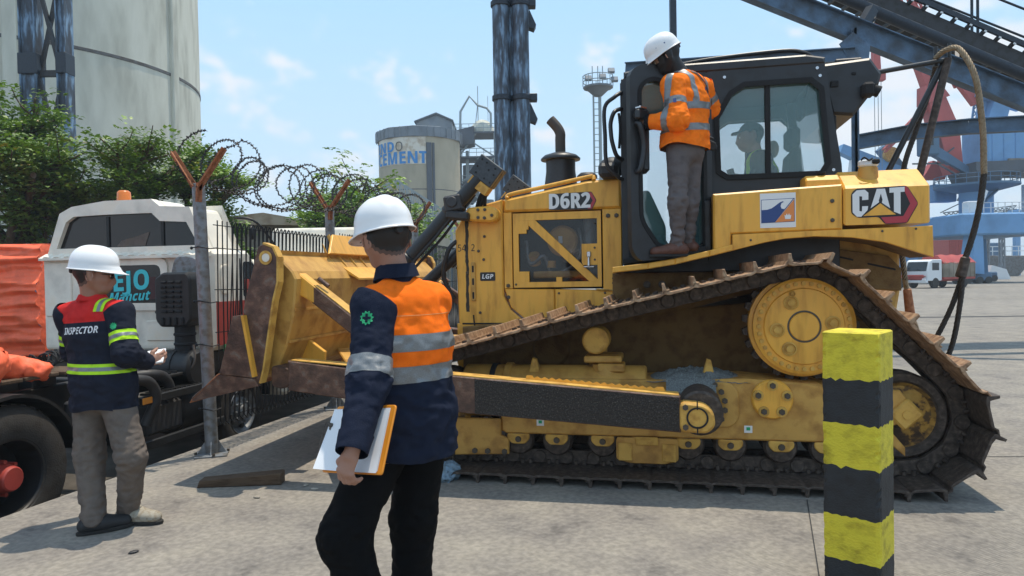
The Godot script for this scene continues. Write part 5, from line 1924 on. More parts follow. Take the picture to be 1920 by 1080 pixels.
	nz.frequency = 1.0
	nz.fractal_octaves = 3
	var bones := [[Vector3(-1.6, 1.5, -0.8), Vector3(0.15, 1.42, -0.75), 0.3, 0.22], [Vector3(-1.6, 1.42, -0.3), Vector3(0.0, 1.36, -0.25), 0.26, 0.17], [Vector3(0.1, 1.36, -0.5), Vector3(0.55, 1.24, -0.28), 0.15, 0.07], [Vector3(-1.5, 1.35, -1.3), Vector3(0.1, 1.35, -1.3), 0.3, 0.2]]
	var bl := Blob.new(bones, 0.034, 0.03)
	bl.folds(nz, 0.045, Vector3(5.0, 9.0, 6.0), func(_p: Vector3) -> float: return 1.0)
	var tb := part(self, numbered("tarpaulin_bundle"), bl.geo(), M["tarp"])
	tag(tb, "bundled orange tarpaulin lying on the truck chassis at the left edge", "tarpaulin")
	tb.transform = t.transform
	# cargo under a big tarpaulin further back
	var lo := thing("covered_load", "tall load under a taut orange tarpaulin left of the white truck cab", "trailer", Vector3(-5.95, -0.45, -9.0), deg_to_rad(0))
	var tp := G()
	var fold := func(u: float, v: float) -> Vector3:
		var s := nz.get_noise_3d(u * 4.0 + v * 2.0, v * 9.0, 3.0) * 0.12 - absf(nz.get_noise_3d(u * 6.0 - v * 3.0, v * 26.0, 9.0)) * 0.06
		return Vector3(-6.5 + u * 6.5, 1.02 + v * 1.43, s + 0.1 * sin(v * PI))
	tp.grid(60, 60, fold, Vector3.BACK)
	var topf := func(u: float, v: float) -> Vector3:
		var p: Vector3 = fold.call(u, 1.0)
		return Vector3(p.x, p.y + 0.05 * sin(v * PI), lerpf(p.z, -2.2, v))
	tp.grid(30, 8, topf, Vector3.UP)
	var endf := func(u: float, v: float) -> Vector3:
		var p: Vector3 = fold.call(1.0, v)
		return Vector3(p.x + 0.05 * sin(v * 8.0 + u * 5.0) * sin(u * PI), p.y, lerpf(p.z, -2.2, u))
	tp.grid(10, 30, endf, Vector3.RIGHT)
	part(lo, "tarpaulin", tp, M["tarp"])
	var bd := G()
	bd.box(Vector3(-3.3, 0.95, -1.1), Vector3(6.3, 0.16, 2.1), 0.02)
	part(lo, "bed", bd, M["truck_black"])
	for x in [-5.2, -4.0]:
		var g := G()
		g.cyl(Vector3(x, 0.5, -0.5), Vector3(x, 0.5, -0.1), 0.5, 0.5, 24, true, 0.05)
		part(lo, "wheel", g, M["tyre"])
	# second truck cab seen over the mesh fence
	var t2 := thing("parked_truck", "white truck with a wide dark windscreen parked behind the mesh fence", "truck", Vector3(-3.75, -0.45, -15.2), deg_to_rad(-90))
	var c2 := G()
	c2.prism(rounded([-0.9, 0.6, -1.05, 1.6, -0.9, 2.86, -0.6, 2.98, 0.9, 2.98, 1.0, 0.6], 0.1), -1.1, 1.1, 0.08)
	part(t2, "cab", c2, M["truck_white"])
	var vs := G()
	vs.box(Vector3(-1.02, 2.93, 0), Vector3(0.34, 0.14, 2.16), 0.04)
	part(t2, "sun_visor", vs, M["truck_white"])
	var w2 := G()
	w2.quad(Vector3(-1.075, 1.75, -1.0), Vector3(-1.075, 1.75, 1.0), Vector3(-0.965, 2.82, 0.98), Vector3(-0.965, 2.82, -0.98), Vector3.LEFT)
	part(t2, "windscreen", w2, M["glass_black"])
	for z in [-1.1, 1.1]:
		var g := G()
		g.cyl(Vector3(0.1, 0.5, z - 0.15), Vector3(0.1, 0.5, z + 0.1), 0.5, 0.5, 20, true, 0.04)
		part(t2, "wheel", g, M["tyre"])
	var b2 := G()
	b2.box(Vector3(3.8, 1.5, 0), Vector3(5.4, 1.4, 2.2), 0.05)
	part(t2, "cargo_body", b2, M["truck_white"])
	var bm := G()
	bm.box(Vector3(-1.0, 0.6, 0), Vector3(0.3, 0.3, 2.2), 0.05)
	part(t2, "bumper", bm, M["truck_black"])

# ------------------------------------------------------------------ fence with mesh and razor wire
func fence() -> void:
	var posts := [Vector3(-2.61, 0, -6.09), Vector3(-2.05, 0, -8.15), Vector3(-1.42, 0, -10.7), Vector3(-0.85, 0, -12.9)]
	var names := ["nearest galvanised fence post with rusty forked arms beside the truck intake", "second galvanised fence post with rusty forked arms behind the bulldozer blade", "third fence post with forked arms behind the lift cylinder", "farthest fence post hidden behind the bulldozer engine cover"]
	for i in 4:
		var t := thing("fence_post", names[i], "fence post", posts[i], 0.0, "fence posts along the yard edge")
		var r := 0.053
		var p := G()
		var ln := -0.06 if i == 0 else -0.03
		p.cyl(Vector3(0, 0, 0), Vector3(ln, 2.33 - 0.02 * i, 0), r, r, 22, true, 0.006)
		part(t, "tube", p, M["galvanised"])
		var bp := G()
		bp.box(Vector3(0, 0.008, 0), Vector3(0.26, 0.016, 0.26), 0.003, Basis(Vector3.UP, 0.3))
		part(t, "base_plate", bp, M["galvanised"])
		for k in 4:
			var a := TAU * k / 4 + 0.3
			var g := G()
			g.prism(P2([0.05, 0.016, 0.115, 0.016, 0.05, 0.13]), -0.004, 0.004, 0.0, Transform3D(Basis(Vector3.UP, a), Vector3.ZERO))
			part(t, "gusset", g, M["galvanised"])
			var b := G()
			b.cyl(Vector3(cos(a + 0.78) * 0.13, 0.012, sin(a + 0.78) * 0.13), Vector3(cos(a + 0.78) * 0.13, 0.034, sin(a + 0.78) * 0.13), 0.012, 0.012, 6)
			part(t, "bolt", b, M["bolt"])
		for e in [[Vector3(-0.02, 2.3, 0.03), Vector3(-0.2, 2.6, 0.03)], [Vector3(0.02, 2.17, 0.05), Vector3(0.03, 2.33, 0.05)], [Vector3(0.02, 2.28, 0.05), Vector3(0.25, 2.62, 0.05)]]:
			var g := G()
			g.bar(e[0] + Vector3(ln, 0, 0), e[1] + Vector3(ln, 0, 0), 0.006, 0.055, 0.0, Vector3.FORWARD.cross(e[1] - e[0]))
			g.bar(e[0] + Vector3(ln, 0, 0.02), e[1] + Vector3(ln, 0, 0.02), 0.045, 0.006, 0.0, Vector3.FORWARD.cross(e[1] - e[0]))
			part(t, "arm", g, M["rust"])
		if i < 2:
			for y in [0.4, 0.95, 1.32, 1.78]:
				var g := G()
				g.tube([Vector3(-0.075 + ln * y / 2.3, y, 0.02), Vector3(-0.05, y + 0.01, 0.065), Vector3(0.05, y - 0.01, 0.065), Vector3(0.09, y, 0.0)], 0.005, 5)
				g.ell(Vector3(-0.075 + ln * y / 2.3, y, 0.025), Vector3(0.014, 0.014, 0.014), Basis(), 6, 4)
				part(t, "wire_tie", g, M["wire_dark"])
	# mesh panels
	for i in 3:
		var a: Vector3 = posts[i] + Vector3(0.05, 0, -0.03)
		var b: Vector3 = posts[i + 1] + Vector3(-0.03, 0, 0.03)
		var t := thing("mesh_panel", ["bent-wire mesh panel between the nearest two fence posts", "bent-wire mesh panel behind the bulldozer blade guard", "bent-wire mesh panel behind the lift cylinder"][i], "fence panel", Vector3.ZERO, 0.0, "wire mesh fence panels")
		var d := (b - a)
		var l := d.length()
		d /= l
		var sd := d.cross(Vector3.UP)
		var rng := RandomNumberGenerator.new()
		rng.seed = 5 + i
		var n := int(l / 0.068)
		for k in n:
			var s := 0.03 + k * 0.068
			var p := a + d * s
			var g := G()
			var jx := rng.randf_range(-0.012, 0.012)
			# a wire that runs down, bends round the foot and slants back up to the next
			g.tube([p + Vector3(0, 2.02 - s * 0.02, 0) + sd * 0.015, p + Vector3(0, 1.2, 0) + d * jx, p + Vector3(0, 0.27, 0), p + d * 0.025 + Vector3(0, 0.235, 0) + sd * 0.015], 0.006, 5)
			part(t, "wire", g, M["wire_dark"])
			var g2 := G()
			g2.tube([p + d * 0.025 + Vector3(0, 0.235, 0) + sd * 0.015, p + d * 0.05 + Vector3(0, 0.27, 0), p + d * (0.15 + jx) + Vector3(0, 1.1, 0) + sd * 0.01, p + d * 0.245 + Vector3(0, 1.98 - s * 0.02, 0), p + d * 0.26 + Vector3(0, 2.02 - s * 0.02, 0) + sd * 0.015], 0.006, 5)
			part(t, "wire", g2, M["wire_dark"])
		for y in [0.3, 0.52, 1.05, 1.42, 1.78, 1.98]:
			var g := G()
			g.tube([a + Vector3(0, y, 0) - sd * 0.006, a + d * l * 0.5 + Vector3(0, y - 0.015, 0) - sd * 0.006, b + Vector3(0, y, 0) - sd * 0.006], 0.0045, 5)
			part(t, "cross_wire", g, M["wire_dark"])
	# the coil of razor wire
	var rz := thing("razor_wire", "sagging coils of rusty razor wire along the top of the fence", "razor wire")
	var rng := RandomNumberGenerator.new()
	rng.seed = 31
	var barbs := []
	for strand in 2:
		var pts := []
		var turns := [13, 10][strand] as int
		var rr := 0.25
		var ph := rng.randf() * TAU
		for k in turns * 22:
			var f := float(k) / (turns * 22)
			if k % 22 == 0:
				rr = rng.randf_range(0.19, 0.26)
			var c: Vector3 = (posts[0] as Vector3).lerp(posts[2], f * 1.02 - 0.01)
			var a := ph + TAU * k / 22.0
			var sag := 0.09 * sin(fposmod(f * 2.0, 1.0) * PI)
			# loops lean over one another as they slump
			pts.append(c + Vector3(cos(a) * rr * 1.05, 2.53 - sag + sin(a) * rr, -sin(a + 0.9) * 0.1 + sin(a * 2.0) * 0.03) + Vector3(sin(f * 37.0) * 0.05, sin(f * 23.0) * 0.035, 0))
		var g := G()
		g.tube(pts, 0.0045, 4)
		part(rz, "coil", g, M["razor"])
		for k in pts.size() - 1:
			for q in 2:
				barbs.append([(pts[k] as Vector3).lerp(pts[k + 1], q * 0.5), (pts[k + 1] - pts[k]).normalized()])
	var bm := G()
	bm.flat(Vector3(-0.012, 0, 0), Vector3(0.012, 0, 0), Vector3(0.02, 0.02, 0.004), Vector3.BACK)
	bm.flat(Vector3(-0.012, 0, 0), Vector3(0.012, 0, 0), Vector3(-0.02, -0.02, 0.004), Vector3.BACK)
	bm.flat(Vector3(-0.012, 0, 0), Vector3(0.012, 0, 0), Vector3(0.0, 0.006, 0.02), Vector3.UP)
	bm.flat(Vector3(-0.012, 0, 0), Vector3(0.012, 0, 0), Vector3(0.0, 0.004, -0.02), Vector3.UP)
	var mm := MultiMesh.new()
	mm.transform_format = MultiMesh.TRANSFORM_3D
	mm.mesh = bm.mesh()
	mm.instance_count = barbs.size()
	for i in barbs.size():
		var x: Vector3 = barbs[i][1]
		var y := x.cross(Vector3(rng.randf_range(-1, 1), rng.randf_range(-1, 1), rng.randf_range(-1, 1))).normalized()
		mm.set_instance_transform(i, Transform3D(Basis(x, y, x.cross(y)), barbs[i][0]))
	var mi := MultiMeshInstance3D.new()
	mi.name = "barbs"
	mi.multimesh = mm
	mi.material_override = M["razor"]
	rz.add_child(mi, true)
	mi.set_meta("kind", "stuff")

# ------------------------------------------------------------------ small things in the yard
func yard_things() -> void:
	var t := thing("bollard", "square concrete bollard painted in yellow and black bands in the right foreground", "bollard", Vector3(1.63, 0, -3.35), deg_to_rad(-41.5))
	var ys := [0.0, 0.15, 0.355, 0.585, 0.785, 0.99, 1.205]
	var nz := FastNoiseLite.new()
	nz.seed = 4
	nz.frequency = 1.0
	nz.fractal_octaves = 3
	for i in 6:
		var g := G()
		var y0: float = ys[i]
		var y1: float = ys[i + 1]
		var hw := 0.125
		# four sides whose painted edges waver, with worn arrises
		var rows := 10
		var per := []
		for s in 4:
			for k in 12:
				var f := -1.0 + 2.0 * k / 12.0
				var q: Vector2 = [Vector2(f, 1), Vector2(1, -f), Vector2(-f, -1), Vector2(-1, f)][s]
				per.append(q)
		var pos := func(k: int, j: int) -> Vector3:
			var q: Vector2 = per[(k + 48) % 48]
			var b := 0.0 if i == 0 else nz.get_noise_3d(q.x * 4.0, i * 9.0, q.y * 4.0) * 0.014
			var tp := 0.0 if i == 5 else nz.get_noise_3d(q.x * 4.0, (i + 1) * 9.0, q.y * 4.0) * 0.014
			var y := lerpf(y0 + b, y1 + tp, float(j) / rows)
			var c := 1.0
			if absf(q.x) > 0.99 and absf(q.y) > 0.99:
				c = 0.975 - maxf(0.0, nz.get_noise_3d(q.x * 3.0, y * 22.0, q.y * 3.0)) * 0.16
			var w := 1.0 + nz.get_noise_3d(q.x * 5.0 + 7.0, y * 9.0, q.y * 5.0) * 0.008
			return Vector3(q.x * hw * c * w, y, q.y * hw * c * w)
		for k in 48:
			for j in rows:
				var a: Vector3 = pos.call(k, j)
				var b: Vector3 = pos.call(k + 1, j)
				var c: Vector3 = pos.call(k + 1, j + 1)
				var d: Vector3 = pos.call(k, j + 1)
				g.quad(a, b, c, d, Vector3(a.x + b.x, 0, a.z + b.z))
			if i == 5:
				var ta: Vector3 = pos.call(k, rows)
				var tb: Vector3 = pos.call(k + 1, rows)
				var ia := Vector3(ta.x * 0.94, ta.y + 0.006, ta.z * 0.94)
				var ib := Vector3(tb.x * 0.94, tb.y + 0.006, tb.z * 0.94)
				g.quad(ta, tb, ib, ia, Vector3.UP)
				g.flat(ia, ib, Vector3(0, ta.y + 0.008, 0), Vector3.UP)
		part(t, "yellow_band" if i % 2 == 1 else "black_band", g, M["post_yellow"] if i % 2 == 1 else M["post_black"])
	# wedge of timber
	var w := G()
	w.prism(P2([-0.31, 0.0, -0.29, 0.05, 0.27, 0.085, 0.29, 0.08, 0.29, 0.0]), -0.06, 0.06, 0.006)
	var wo := single("timber_wedge", w, M["wood"], "dark worn timber wedge lying on the concrete below the blade", "timber wedge")
	wo.position = Vector3(-2.0, 0.002, -5.18)
	wo.rotation.y = deg_to_rad(4)
	var rg := Blob.new([[Vector3(-0.12, 0.05, 0), Vector3(0.1, 0.06, 0.0), 0.045, 0.06], [Vector3(-0.1, 0.03, 0.05), Vector3(0.06, 0.03, 0.06), 0.035, 0.04], [Vector3(0.08, 0.1, -0.05), Vector3(0.02, 0.06, -0.02), 0.03, 0.04]], 0.014, 0.015)
	nz.frequency = 1.0
	rg.folds(nz, 0.03, Vector3(14, 22, 14), func(_p: Vector3) -> float: return 1.0)
	var ro := part(self, "plastic_bag", rg.geo(), M["rag"])
	tag(ro, "crumpled bluish plastic bag on the ground under the front of the track", "plastic bag")
	ro.position = Vector3(-0.56, 0.0, -5.22)
	# chips and pebbles
	var spots := [Vector3(-1.43, 0, -5.02), Vector3(-1.52, 0, -5.12), Vector3(-1.78, 0, -4.85), Vector3(-2.12, 0, -3.9), Vector3(-0.9, 0, -3.75)]
	var lbl := ["small pale concrete chip in the shade beside the timber wedge", "small pale chip right behind the timber wedge in shade", "pale chip on sunlit concrete just in front of the wedge", "dark pebble on the concrete in front of the inspector", "tiny pebble on the concrete left of the man with the clipboard"]
	for i in 5:
		var g := G()
		g.ell(Vector3.ZERO, Vector3(0.03, 0.008, 0.018), Basis(Vector3.UP, i * 1.3), 7, 4)
		var o := single("concrete_chip", g, M["concrete"] if i != 3 else M["black_dusty"], lbl[i], "stone chip", "stone chips on the yard")
		o.position = spots[i] + Vector3(0, 0.006, 0)

# a laid rope: strands twisted round a path
func rope(parent: Node, path: Array, r: float, m: Material, strands := 6) -> void:
	var ln := 0.0
	var p := []
	for i in path.size() - 1:
		var n := maxi(1, int(path[i].distance_to(path[i + 1]) / (r * 0.55)))
		for k in n:
			p.append((path[i] as Vector3).lerp(path[i + 1], float(k) / n))
	p.append(path[-1])
	for s in strands:
		var q := []
		var e1 := Vector3.RIGHT
		ln = 0.0
		for i in p.size():
			var t: Vector3 = (p[mini(i + 1, p.size() - 1)] - p[maxi(i - 1, 0)]).normalized()
			if i == 0:
				e1 = t.cross(Vector3.BACK if absf(t.z) < 0.8 else Vector3.UP).normalized()
			else:
				ln += p[i].distance_to(p[i - 1])
			e1 = (e1 - t * e1.dot(t)).normalized()
			var a := TAU * s / strands + ln / (r * 8.0) * TAU
			q.append(p[i] + (e1 * cos(a) + t.cross(e1) * sin(a)) * r * 0.62)
		var g := G()
		g.tube(q, r * 0.42, 5)
		part(parent, "strand", g, m)

# ------------------------------------------------------------------ the bulldozer: local x runs to its rear, local z out of its near side
func D(u: float, v: float, w: float) -> Vector3:
	return Vector3(u, v, -w)

func slab(p: Array, w0: float, w1: float, bv := 0.0) -> Geo:
	return G().prism(P2(p), -w1, -w0, bv)

func bolt_at(g: Geo, u: float, v: float, w: float, r := 0.014, hgt := 0.012) -> void:
	g.cyl(D(u, v, w), D(u, v, w - hgt), r, r, 6, true, r * 0.25)

func track_path() -> Array:
	# pitch line: front idler, carrier roller, sprocket, rear idler
	var rings := [[Vector2(-0.28, 0.49), 0.365], [Vector2(0.91, 1.0), 0.165], [Vector2(2.36, 1.11), 0.385], [Vector2(3.0, 0.49), 0.365]]
	var pts := []
	for i in 4:
		var a: Array = rings[i]
		var b: Array = rings[(i + 1) % 4]
		var z: Array = rings[(i + 3) % 4]
		# outer tangents on the left-hand (upper) side of travel
		var tin := tangent(z, a)
		var tout := tangent(a, b)
		var a0: float = (tin[1] - a[0]).angle()
		var a1: float = (tout[0] - a[0]).angle()
		var d := a0 - a1
		while d < 0.0:
			d += TAU
		while d > TAU:
			d -= TAU
		var n := maxi(2, int(d / 0.05))
		for k in n + 1:
			var t := a0 - d * k / n
			pts.append((a[0] as Vector2) + Vector2(cos(t), sin(t)) * a[1])
	return pts

func tangent(a: Array, b: Array) -> Array:
	var d: Vector2 = b[0] - a[0]
	var l := d.length()
	var x := d / l
	var y := Vector2(-x.y, x.x)
	var s: float = (a[1] - b[1]) / l
	var c := sqrt(1.0 - s * s)
	var n := x * s + y * c
	return [a[0] + n * a[1], b[0] + n * b[1]]

func crawler(t: Node3D, w0: float, w1: float) -> void:
	var path := track_path()
	var n := path.size()
	var acc := [0.0]
	for i in n:
		acc.append(acc[i] + (path[i] as Vector2).distance_to(path[(i + 1) % n]))
	var total: float = acc[n]
	var cnt := int(round(total / 0.2035))
	var pitch := total / cnt
	var shift := 0.06
	var joints := []
	var i := 0
	for k in cnt:
		var s := fposmod(k * pitch + shift, total)
		i = 0
		while acc[i + 1] < s:
			i += 1
		var f: float = (s - acc[i]) / maxf(acc[i + 1] - acc[i], 1e-6)
		joints.append((path[i] as Vector2).lerp(path[(i + 1) % n], f))
	# one shoe and one link pair, shared by all
	var hp := pitch
	var shoe := G()
	shoe.prism(P2([-0.018, 0.062, 0.02, 0.05, hp * 0.42, 0.052, hp * 0.8, 0.05, hp * 0.93, 0.058, hp * 0.99, 0.078, hp * 1.15, 0.079, hp * 1.15, 0.089, hp * 0.96, 0.09, hp * 0.88, 0.069, 0.05, 0.069, 0.012, 0.078, 0.006, 0.135, -0.012, 0.138, -0.02, 0.078]), -w1, -w0, 0.003)
	var shoe_mesh := shoe.mesh()
	var link := G()
	var lc := (w0 + w1) * 0.5
	for s in [-0.1, 0.1]:
		var off := 0.016
		link.prism(rounded([-0.055, -0.035, -0.02, -0.055, hp * 0.5, -0.05, hp + 0.02, -0.055, hp + 0.055, -0.035, hp + 0.055, 0.02, hp + 0.02, 0.048, -0.02, 0.048, -0.055, 0.02], 0.02, 2), -(lc + s + 0.022), -(lc + s - 0.022), 0.003)
		link.cyl(D(0, 0, lc + s - 0.04), D(0, 0, lc + s + 0.04), 0.048, 0.048, 12, true, 0.004)
		for q in [0.35, 0.65]:
			link.cyl(Vector3(hp * q, 0.02, -(lc + s - 0.035)), Vector3(hp * q, 0.05, -(lc + s - 0.035)), 0.016, 0.016, 6)
			link.cyl(Vector3(hp * q, 0.068, -(lc + s - 0.035)), Vector3(hp * q, 0.085, -(lc + s - 0.035)), 0.02, 0.02, 6)
	link.cyl(D(0, 0, lc - 0.1), D(0, 0, lc + 0.1), 0.033, 0.033, 12)
	var link_mesh := link.mesh()
	for k in cnt:
		var p: Vector2 = joints[k]
		var q: Vector2 = joints[(k + 1) % cnt]
		var x := (q - p).normalized()
		var o := Vector2(-x.y, x.x)
		var xf := Transform3D(Basis(Vector3(x.x, x.y, 0), Vector3(o.x, o.y, 0), Vector3.BACK), Vector3(p.x, p.y, 0))
		var worn := o.y > 0.25
		var s := part(t, "track_shoe", shoe_mesh, M["track_pad"] if worn else M["track_steel"])
		s.transform = xf
		var l := part(t, "track_link", link_mesh, M["track_steel"])
		l.transform = xf

func bulldozer() -> void:
	var t := thing("bulldozer", "yellow crawler bulldozer with black cab and raised blade filling the middle", "bulldozer", Vector3(-0.347, 0, -5.13), deg_to_rad(-12))
	var Y := "yellow"
	var put := func(called: String, g: Geo, m: String, par: Node = null) -> MeshInstance3D: return part(t if par == null else par, called, g, M[m])
	dozer_running_gear(t, put)
	dozer_front(t, put)
	dozer_hood(t, put)
	dozer_cab(t, put)
	dozer_rear(t, put)

func dozer_running_gear(t: Node3D, put: Callable) -> void:
	crawler(t, 0.0, 0.915)
	crawler(t, 2.225, 3.14)
	for far in [false, true]:
		var W := func(w: float) -> float: return 3.14 - w if far else w
		var fr := G()
		var z0: float = -W.call(0.25)
		var z1: float = -W.call(0.66)
		var pa := minf(z0, z1)
		var pb := maxf(z0, z1)
		fr.prism(P2([0.2, 0.33, 0.24, 0.31, 2.5, 0.31, 2.62, 0.4, 2.62, 0.66, 2.46, 0.71, 1.95, 0.745, 1.6, 0.73, 0.2, 0.72]), pa, pb, 0.012)
		put.call("track_frame", fr, "yellow_dirty")
		var tube := G()
		tube.cyl(Vector3(-0.12, 0.6, -W.call(0.46)), Vector3(1.28, 0.6, -W.call(0.46)), 0.205, 0.205, 28, true, 0.012)
		tube.cyl(Vector3(0.2, 0.6, -W.call(0.46)), Vector3(0.26, 0.6, -W.call(0.46)), 0.222, 0.222, 28, true, 0.01)
		put.call("recoil_housing", tube, "yellow_dirty")
		var seal := G()
		seal.cyl(Vector3(0.1, 0.6, -W.call(0.46)), Vector3(0.14, 0.6, -W.call(0.46)), 0.215, 0.215, 28, true)
		put.call("seal_ring", seal, "rubber")
		for e in [[-0.28, 0.49], [3.0, 0.49]]:
			var id := G()
			var wc: float = W.call(0.4575)
			for s in [-1.0, 1.0]:
				id.lathe([Vector2(0.29, 0.0), Vector2(0.30, 0.04), Vector2(0.30, 0.075), Vector2(0.285, 0.09), Vector2(0.24, 0.085), Vector2(0.2, 0.05), Vector2(0.09, 0.06), Vector2(0.08, 0.1), Vector2(0, 0.1)], Vector3(e[0], e[1], -wc), Vector3(0, 0, s), 40)
			var im: MeshInstance3D = put.call("idler", id, "track_steel")
			for s in [-1.0, 1.0]:
				var f := G()
				f.lathe([Vector2(0.225, 0.0755), Vector2(0.2, 0.0545), Vector2(0.198, 0.056), Vector2(0.1, 0.064)], Vector3(e[0], e[1], -wc), Vector3(0, 0, s), 40)
				put.call("disc", f, "idler_worn", im)
		for u in [0.33, 0.62, 0.96, 1.25, 1.57, 1.86, 2.2, 2.5]:
			var rl := G()
			var wc: float = W.call(0.4575)
			rl.lathe([Vector2(0, -0.2), Vector2(0.05, -0.2), Vector2(0.1, -0.19), Vector2(0.115, -0.16), Vector2(0.115, -0.13), Vector2(0.095, -0.125), Vector2(0.095, 0.125), Vector2(0.115, 0.13), Vector2(0.115, 0.16), Vector2(0.1, 0.19), Vector2(0.05, 0.2), Vector2(0, 0.2)], Vector3(u, 0.262, -wc), Vector3.BACK, 24)
			var rm: MeshInstance3D = put.call("track_roller", rl, "track_steel")
			var rc := G()
			var sg := -1.0 if far else 1.0
			rc.prism(rounded([u - 0.085, 0.31, u - 0.085, 0.27, u - 0.05, 0.235, u + 0.05, 0.235, u + 0.085, 0.27, u + 0.085, 0.31], 0.015, 2), -W.call(0.245), -W.call(0.275), 0.006)
			put.call("roller_collar", rc, "yellow_worn", rm)
			var rb := G()
			rb.cyl(Vector3(u, 0.27, -W.call(0.245)), Vector3(u, 0.27, -W.call(0.23)), 0.024, 0.02, 10)
			put.call("plug", rb, "bolt", rm)
		# guards below the frame
		var gd := G()
		gd.prism(rounded([1.06, 0.31, 1.06, 0.15, 1.16, 0.125, 1.4, 0.125, 1.5, 0.15, 1.5, 0.31], 0.02, 2), -W.call(0.25), -W.call(0.225), 0.006)
		var gm: MeshInstance3D = put.call("roller_guard", gd, "yellow_dirty")
		for e in [[1.125, 0.21], [1.435, 0.21], [1.28, 0.29]]:
			var bx := G()
			bx.box(Vector3(e[0], e[1], -W.call(0.218)), Vector3(0.1, 0.13, 0.018) if e[1] < 0.25 else Vector3(0.16, 0.06, 0.02), 0.006)
			put.call("guard_plate", bx, "yellow_worn", gm)
		var fg := G()
		fg.prism(P2([-0.14, 0.42, 0.2, 0.42, 0.2, 0.3, 0.26, 0.27, 0.26, 0.16, -0.16, 0.14, -0.16, 0.3]), -W.call(0.27), -W.call(0.22), 0.008)
		var fm: MeshInstance3D = put.call("front_guard", fg, "yellow_dirty")
		for u in [0.0, 0.1, 0.23]:
			var b := G()
			b.cyl(Vector3(u, 0.18, -W.call(0.22)), Vector3(u, 0.18, -W.call(0.205)), 0.022, 0.022, 6)
			put.call("bolt", b, "bolt", fm)
		# carrier roller on its bracket
		var cr := G()
		cr.cyl(Vector3(0.91, 1.0, -W.call(0.34)), Vector3(0.91, 1.0, -W.call(0.6)), 0.1, 0.1, 30, true, 0.012)
		cr.cyl(Vector3(0.91, 1.0, -W.call(0.335)), Vector3(0.91, 1.0, -W.call(0.34)), 0.03, 0.03, 16)
		put.call("carrier_roller", cr, "yellow_worn")
		var cb := G()
		cb.box(Vector3(0.96, 0.86, -W.call(0.5)), Vector3(0.28, 0.05, 0.3), 0.01)
		cb.box(Vector3(1.02, 0.8, -W.call(0.42)), Vector3(0.2, 0.06, 0.2), 0.01)
		cb.cyl(Vector3(0.98, 0.7, -W.call(0.42)), Vector3(0.98, 0.82, -W.call(0.42)), 0.11, 0.1, 20)
		cb.box(Vector3(0.9, 0.92, -W.call(0.68)), Vector3(0.14, 0.3, 0.06), 0.01)
		put.call("carrier_bracket", cb, "yellow_dirty")
		# pivot cap, trunnion and final drive
		var pc := G()
		pc.cyl(Vector3(2.14, 0.605, -W.call(0.25)), Vector3(2.14, 0.605, -W.call(0.215)), 0.14, 0.135, 30, true, 0.01)
		var pm: MeshInstance3D = put.call("pivot_cap", pc, "yellow")
		for k in 5:
			var a := TAU * k / 5 + PI * 0.5
			var b := G()
			b.cyl(Vector3(2.14 + cos(a) * 0.1, 0.605 + sin(a) * 0.1, -W.call(0.235)), Vector3(2.14 + cos(a) * 0.1, 0.605 + sin(a) * 0.1, -W.call(0.205)), 0.038, 0.036, 18)
			put.call("bolt_boss", b, "yellow_worn", pm)
			var b2 := G()
			b2.cyl(Vector3(2.14 + cos(a) * 0.1, 0.605 + sin(a) * 0.1, -W.call(0.205)), Vector3(2.14 + cos(a) * 0.1, 0.605 + sin(a) * 0.1, -W.call(0.185)), 0.022, 0.02, 6)
			put.call("bolt", b2, "bolt", pm)
		var tr := G()
		tr.cyl(Vector3(1.64, 0.56, -W.call(0.28)), Vector3(1.64, 0.56, -W.call(-0.1)), 0.155, 0.15, 28, true, 0.015)
		put.call("arm_trunnion", tr, "track_steel")
		var pad := G()
		pad.prism(rounded([1.58, 0.4, 1.58, 0.72, 1.86, 0.72, 1.92, 0.66, 1.92, 0.46, 1.86, 0.4], 0.08, 5), -W.call(0.25), -W.call(0.225), 0.008)
		var pdm: MeshInstance3D = put.call("trunnion_pad", pad, "yellow_dirty")
		for k in 6:
			var a := -0.9 + 1.8 * k / 5.0
			var b := G()
			b.cyl(Vector3(1.64 + cos(a) * 0.185, 0.56 + sin(a) * 0.185, -W.call(0.225)), Vector3(1.64 + cos(a) * 0.185, 0.56 + sin(a) * 0.185, -W.call(0.195)), 0.02, 0.02, 6)
			put.call("bolt", b, "bolt", pdm)
		# sprocket segments and the round cover of the final drive
		var sp := []
		for k in 25:
			var a := TAU * k / 25
			for e in [[-0.42, 0.34], [-0.2, 0.395], [0.2, 0.395], [0.42, 0.34]]:
				var b: float = a + e[0] * TAU / 25
				sp.append(2.36 + cos(b) * e[1])
				sp.append(1.11 + sin(b) * e[1])
		var sg := G()
		sg.prism(P2(sp), -W.call(0.42), -W.call(0.5), 0.0)
		put.call("sprocket", sg, "track_steel")
		var fd := G()
		var fs := -1.0 if far else 1.0
		fd.lathe([Vector2(0, 0.165), Vector2(0.095, 0.165), Vector2(0.1, 0.155), Vector2(0.26, 0.15), Vector2(0.268, 0.135), Vector2(0.315, 0.135), Vector2(0.335, 0.125), Vector2(0.335, 0.06), Vector2(0.36, 0.055), Vector2(0.36, 0.0), Vector2(0.3, -0.3), Vector2(0.3, -0.6)], Vector3(2.36, 1.11, -W.call(0.42)), Vector3(0, 0, fs), 56)
		var fdm: MeshInstance3D = put.call("final_drive", fd, "yellow")
		var bt := G()
		for k in 36:
			var a := TAU * k / 36
			var b := G()
			b.cyl(Vector3(2.36 + cos(a) * 0.298, 1.11 + sin(a) * 0.298, -W.call(0.285)), Vector3(2.36 + cos(a) * 0.298, 1.11 + sin(a) * 0.298, -W.call(0.268)), 0.016, 0.015, 8)
			put.call("bolt", b, "yellow_worn", fdm)
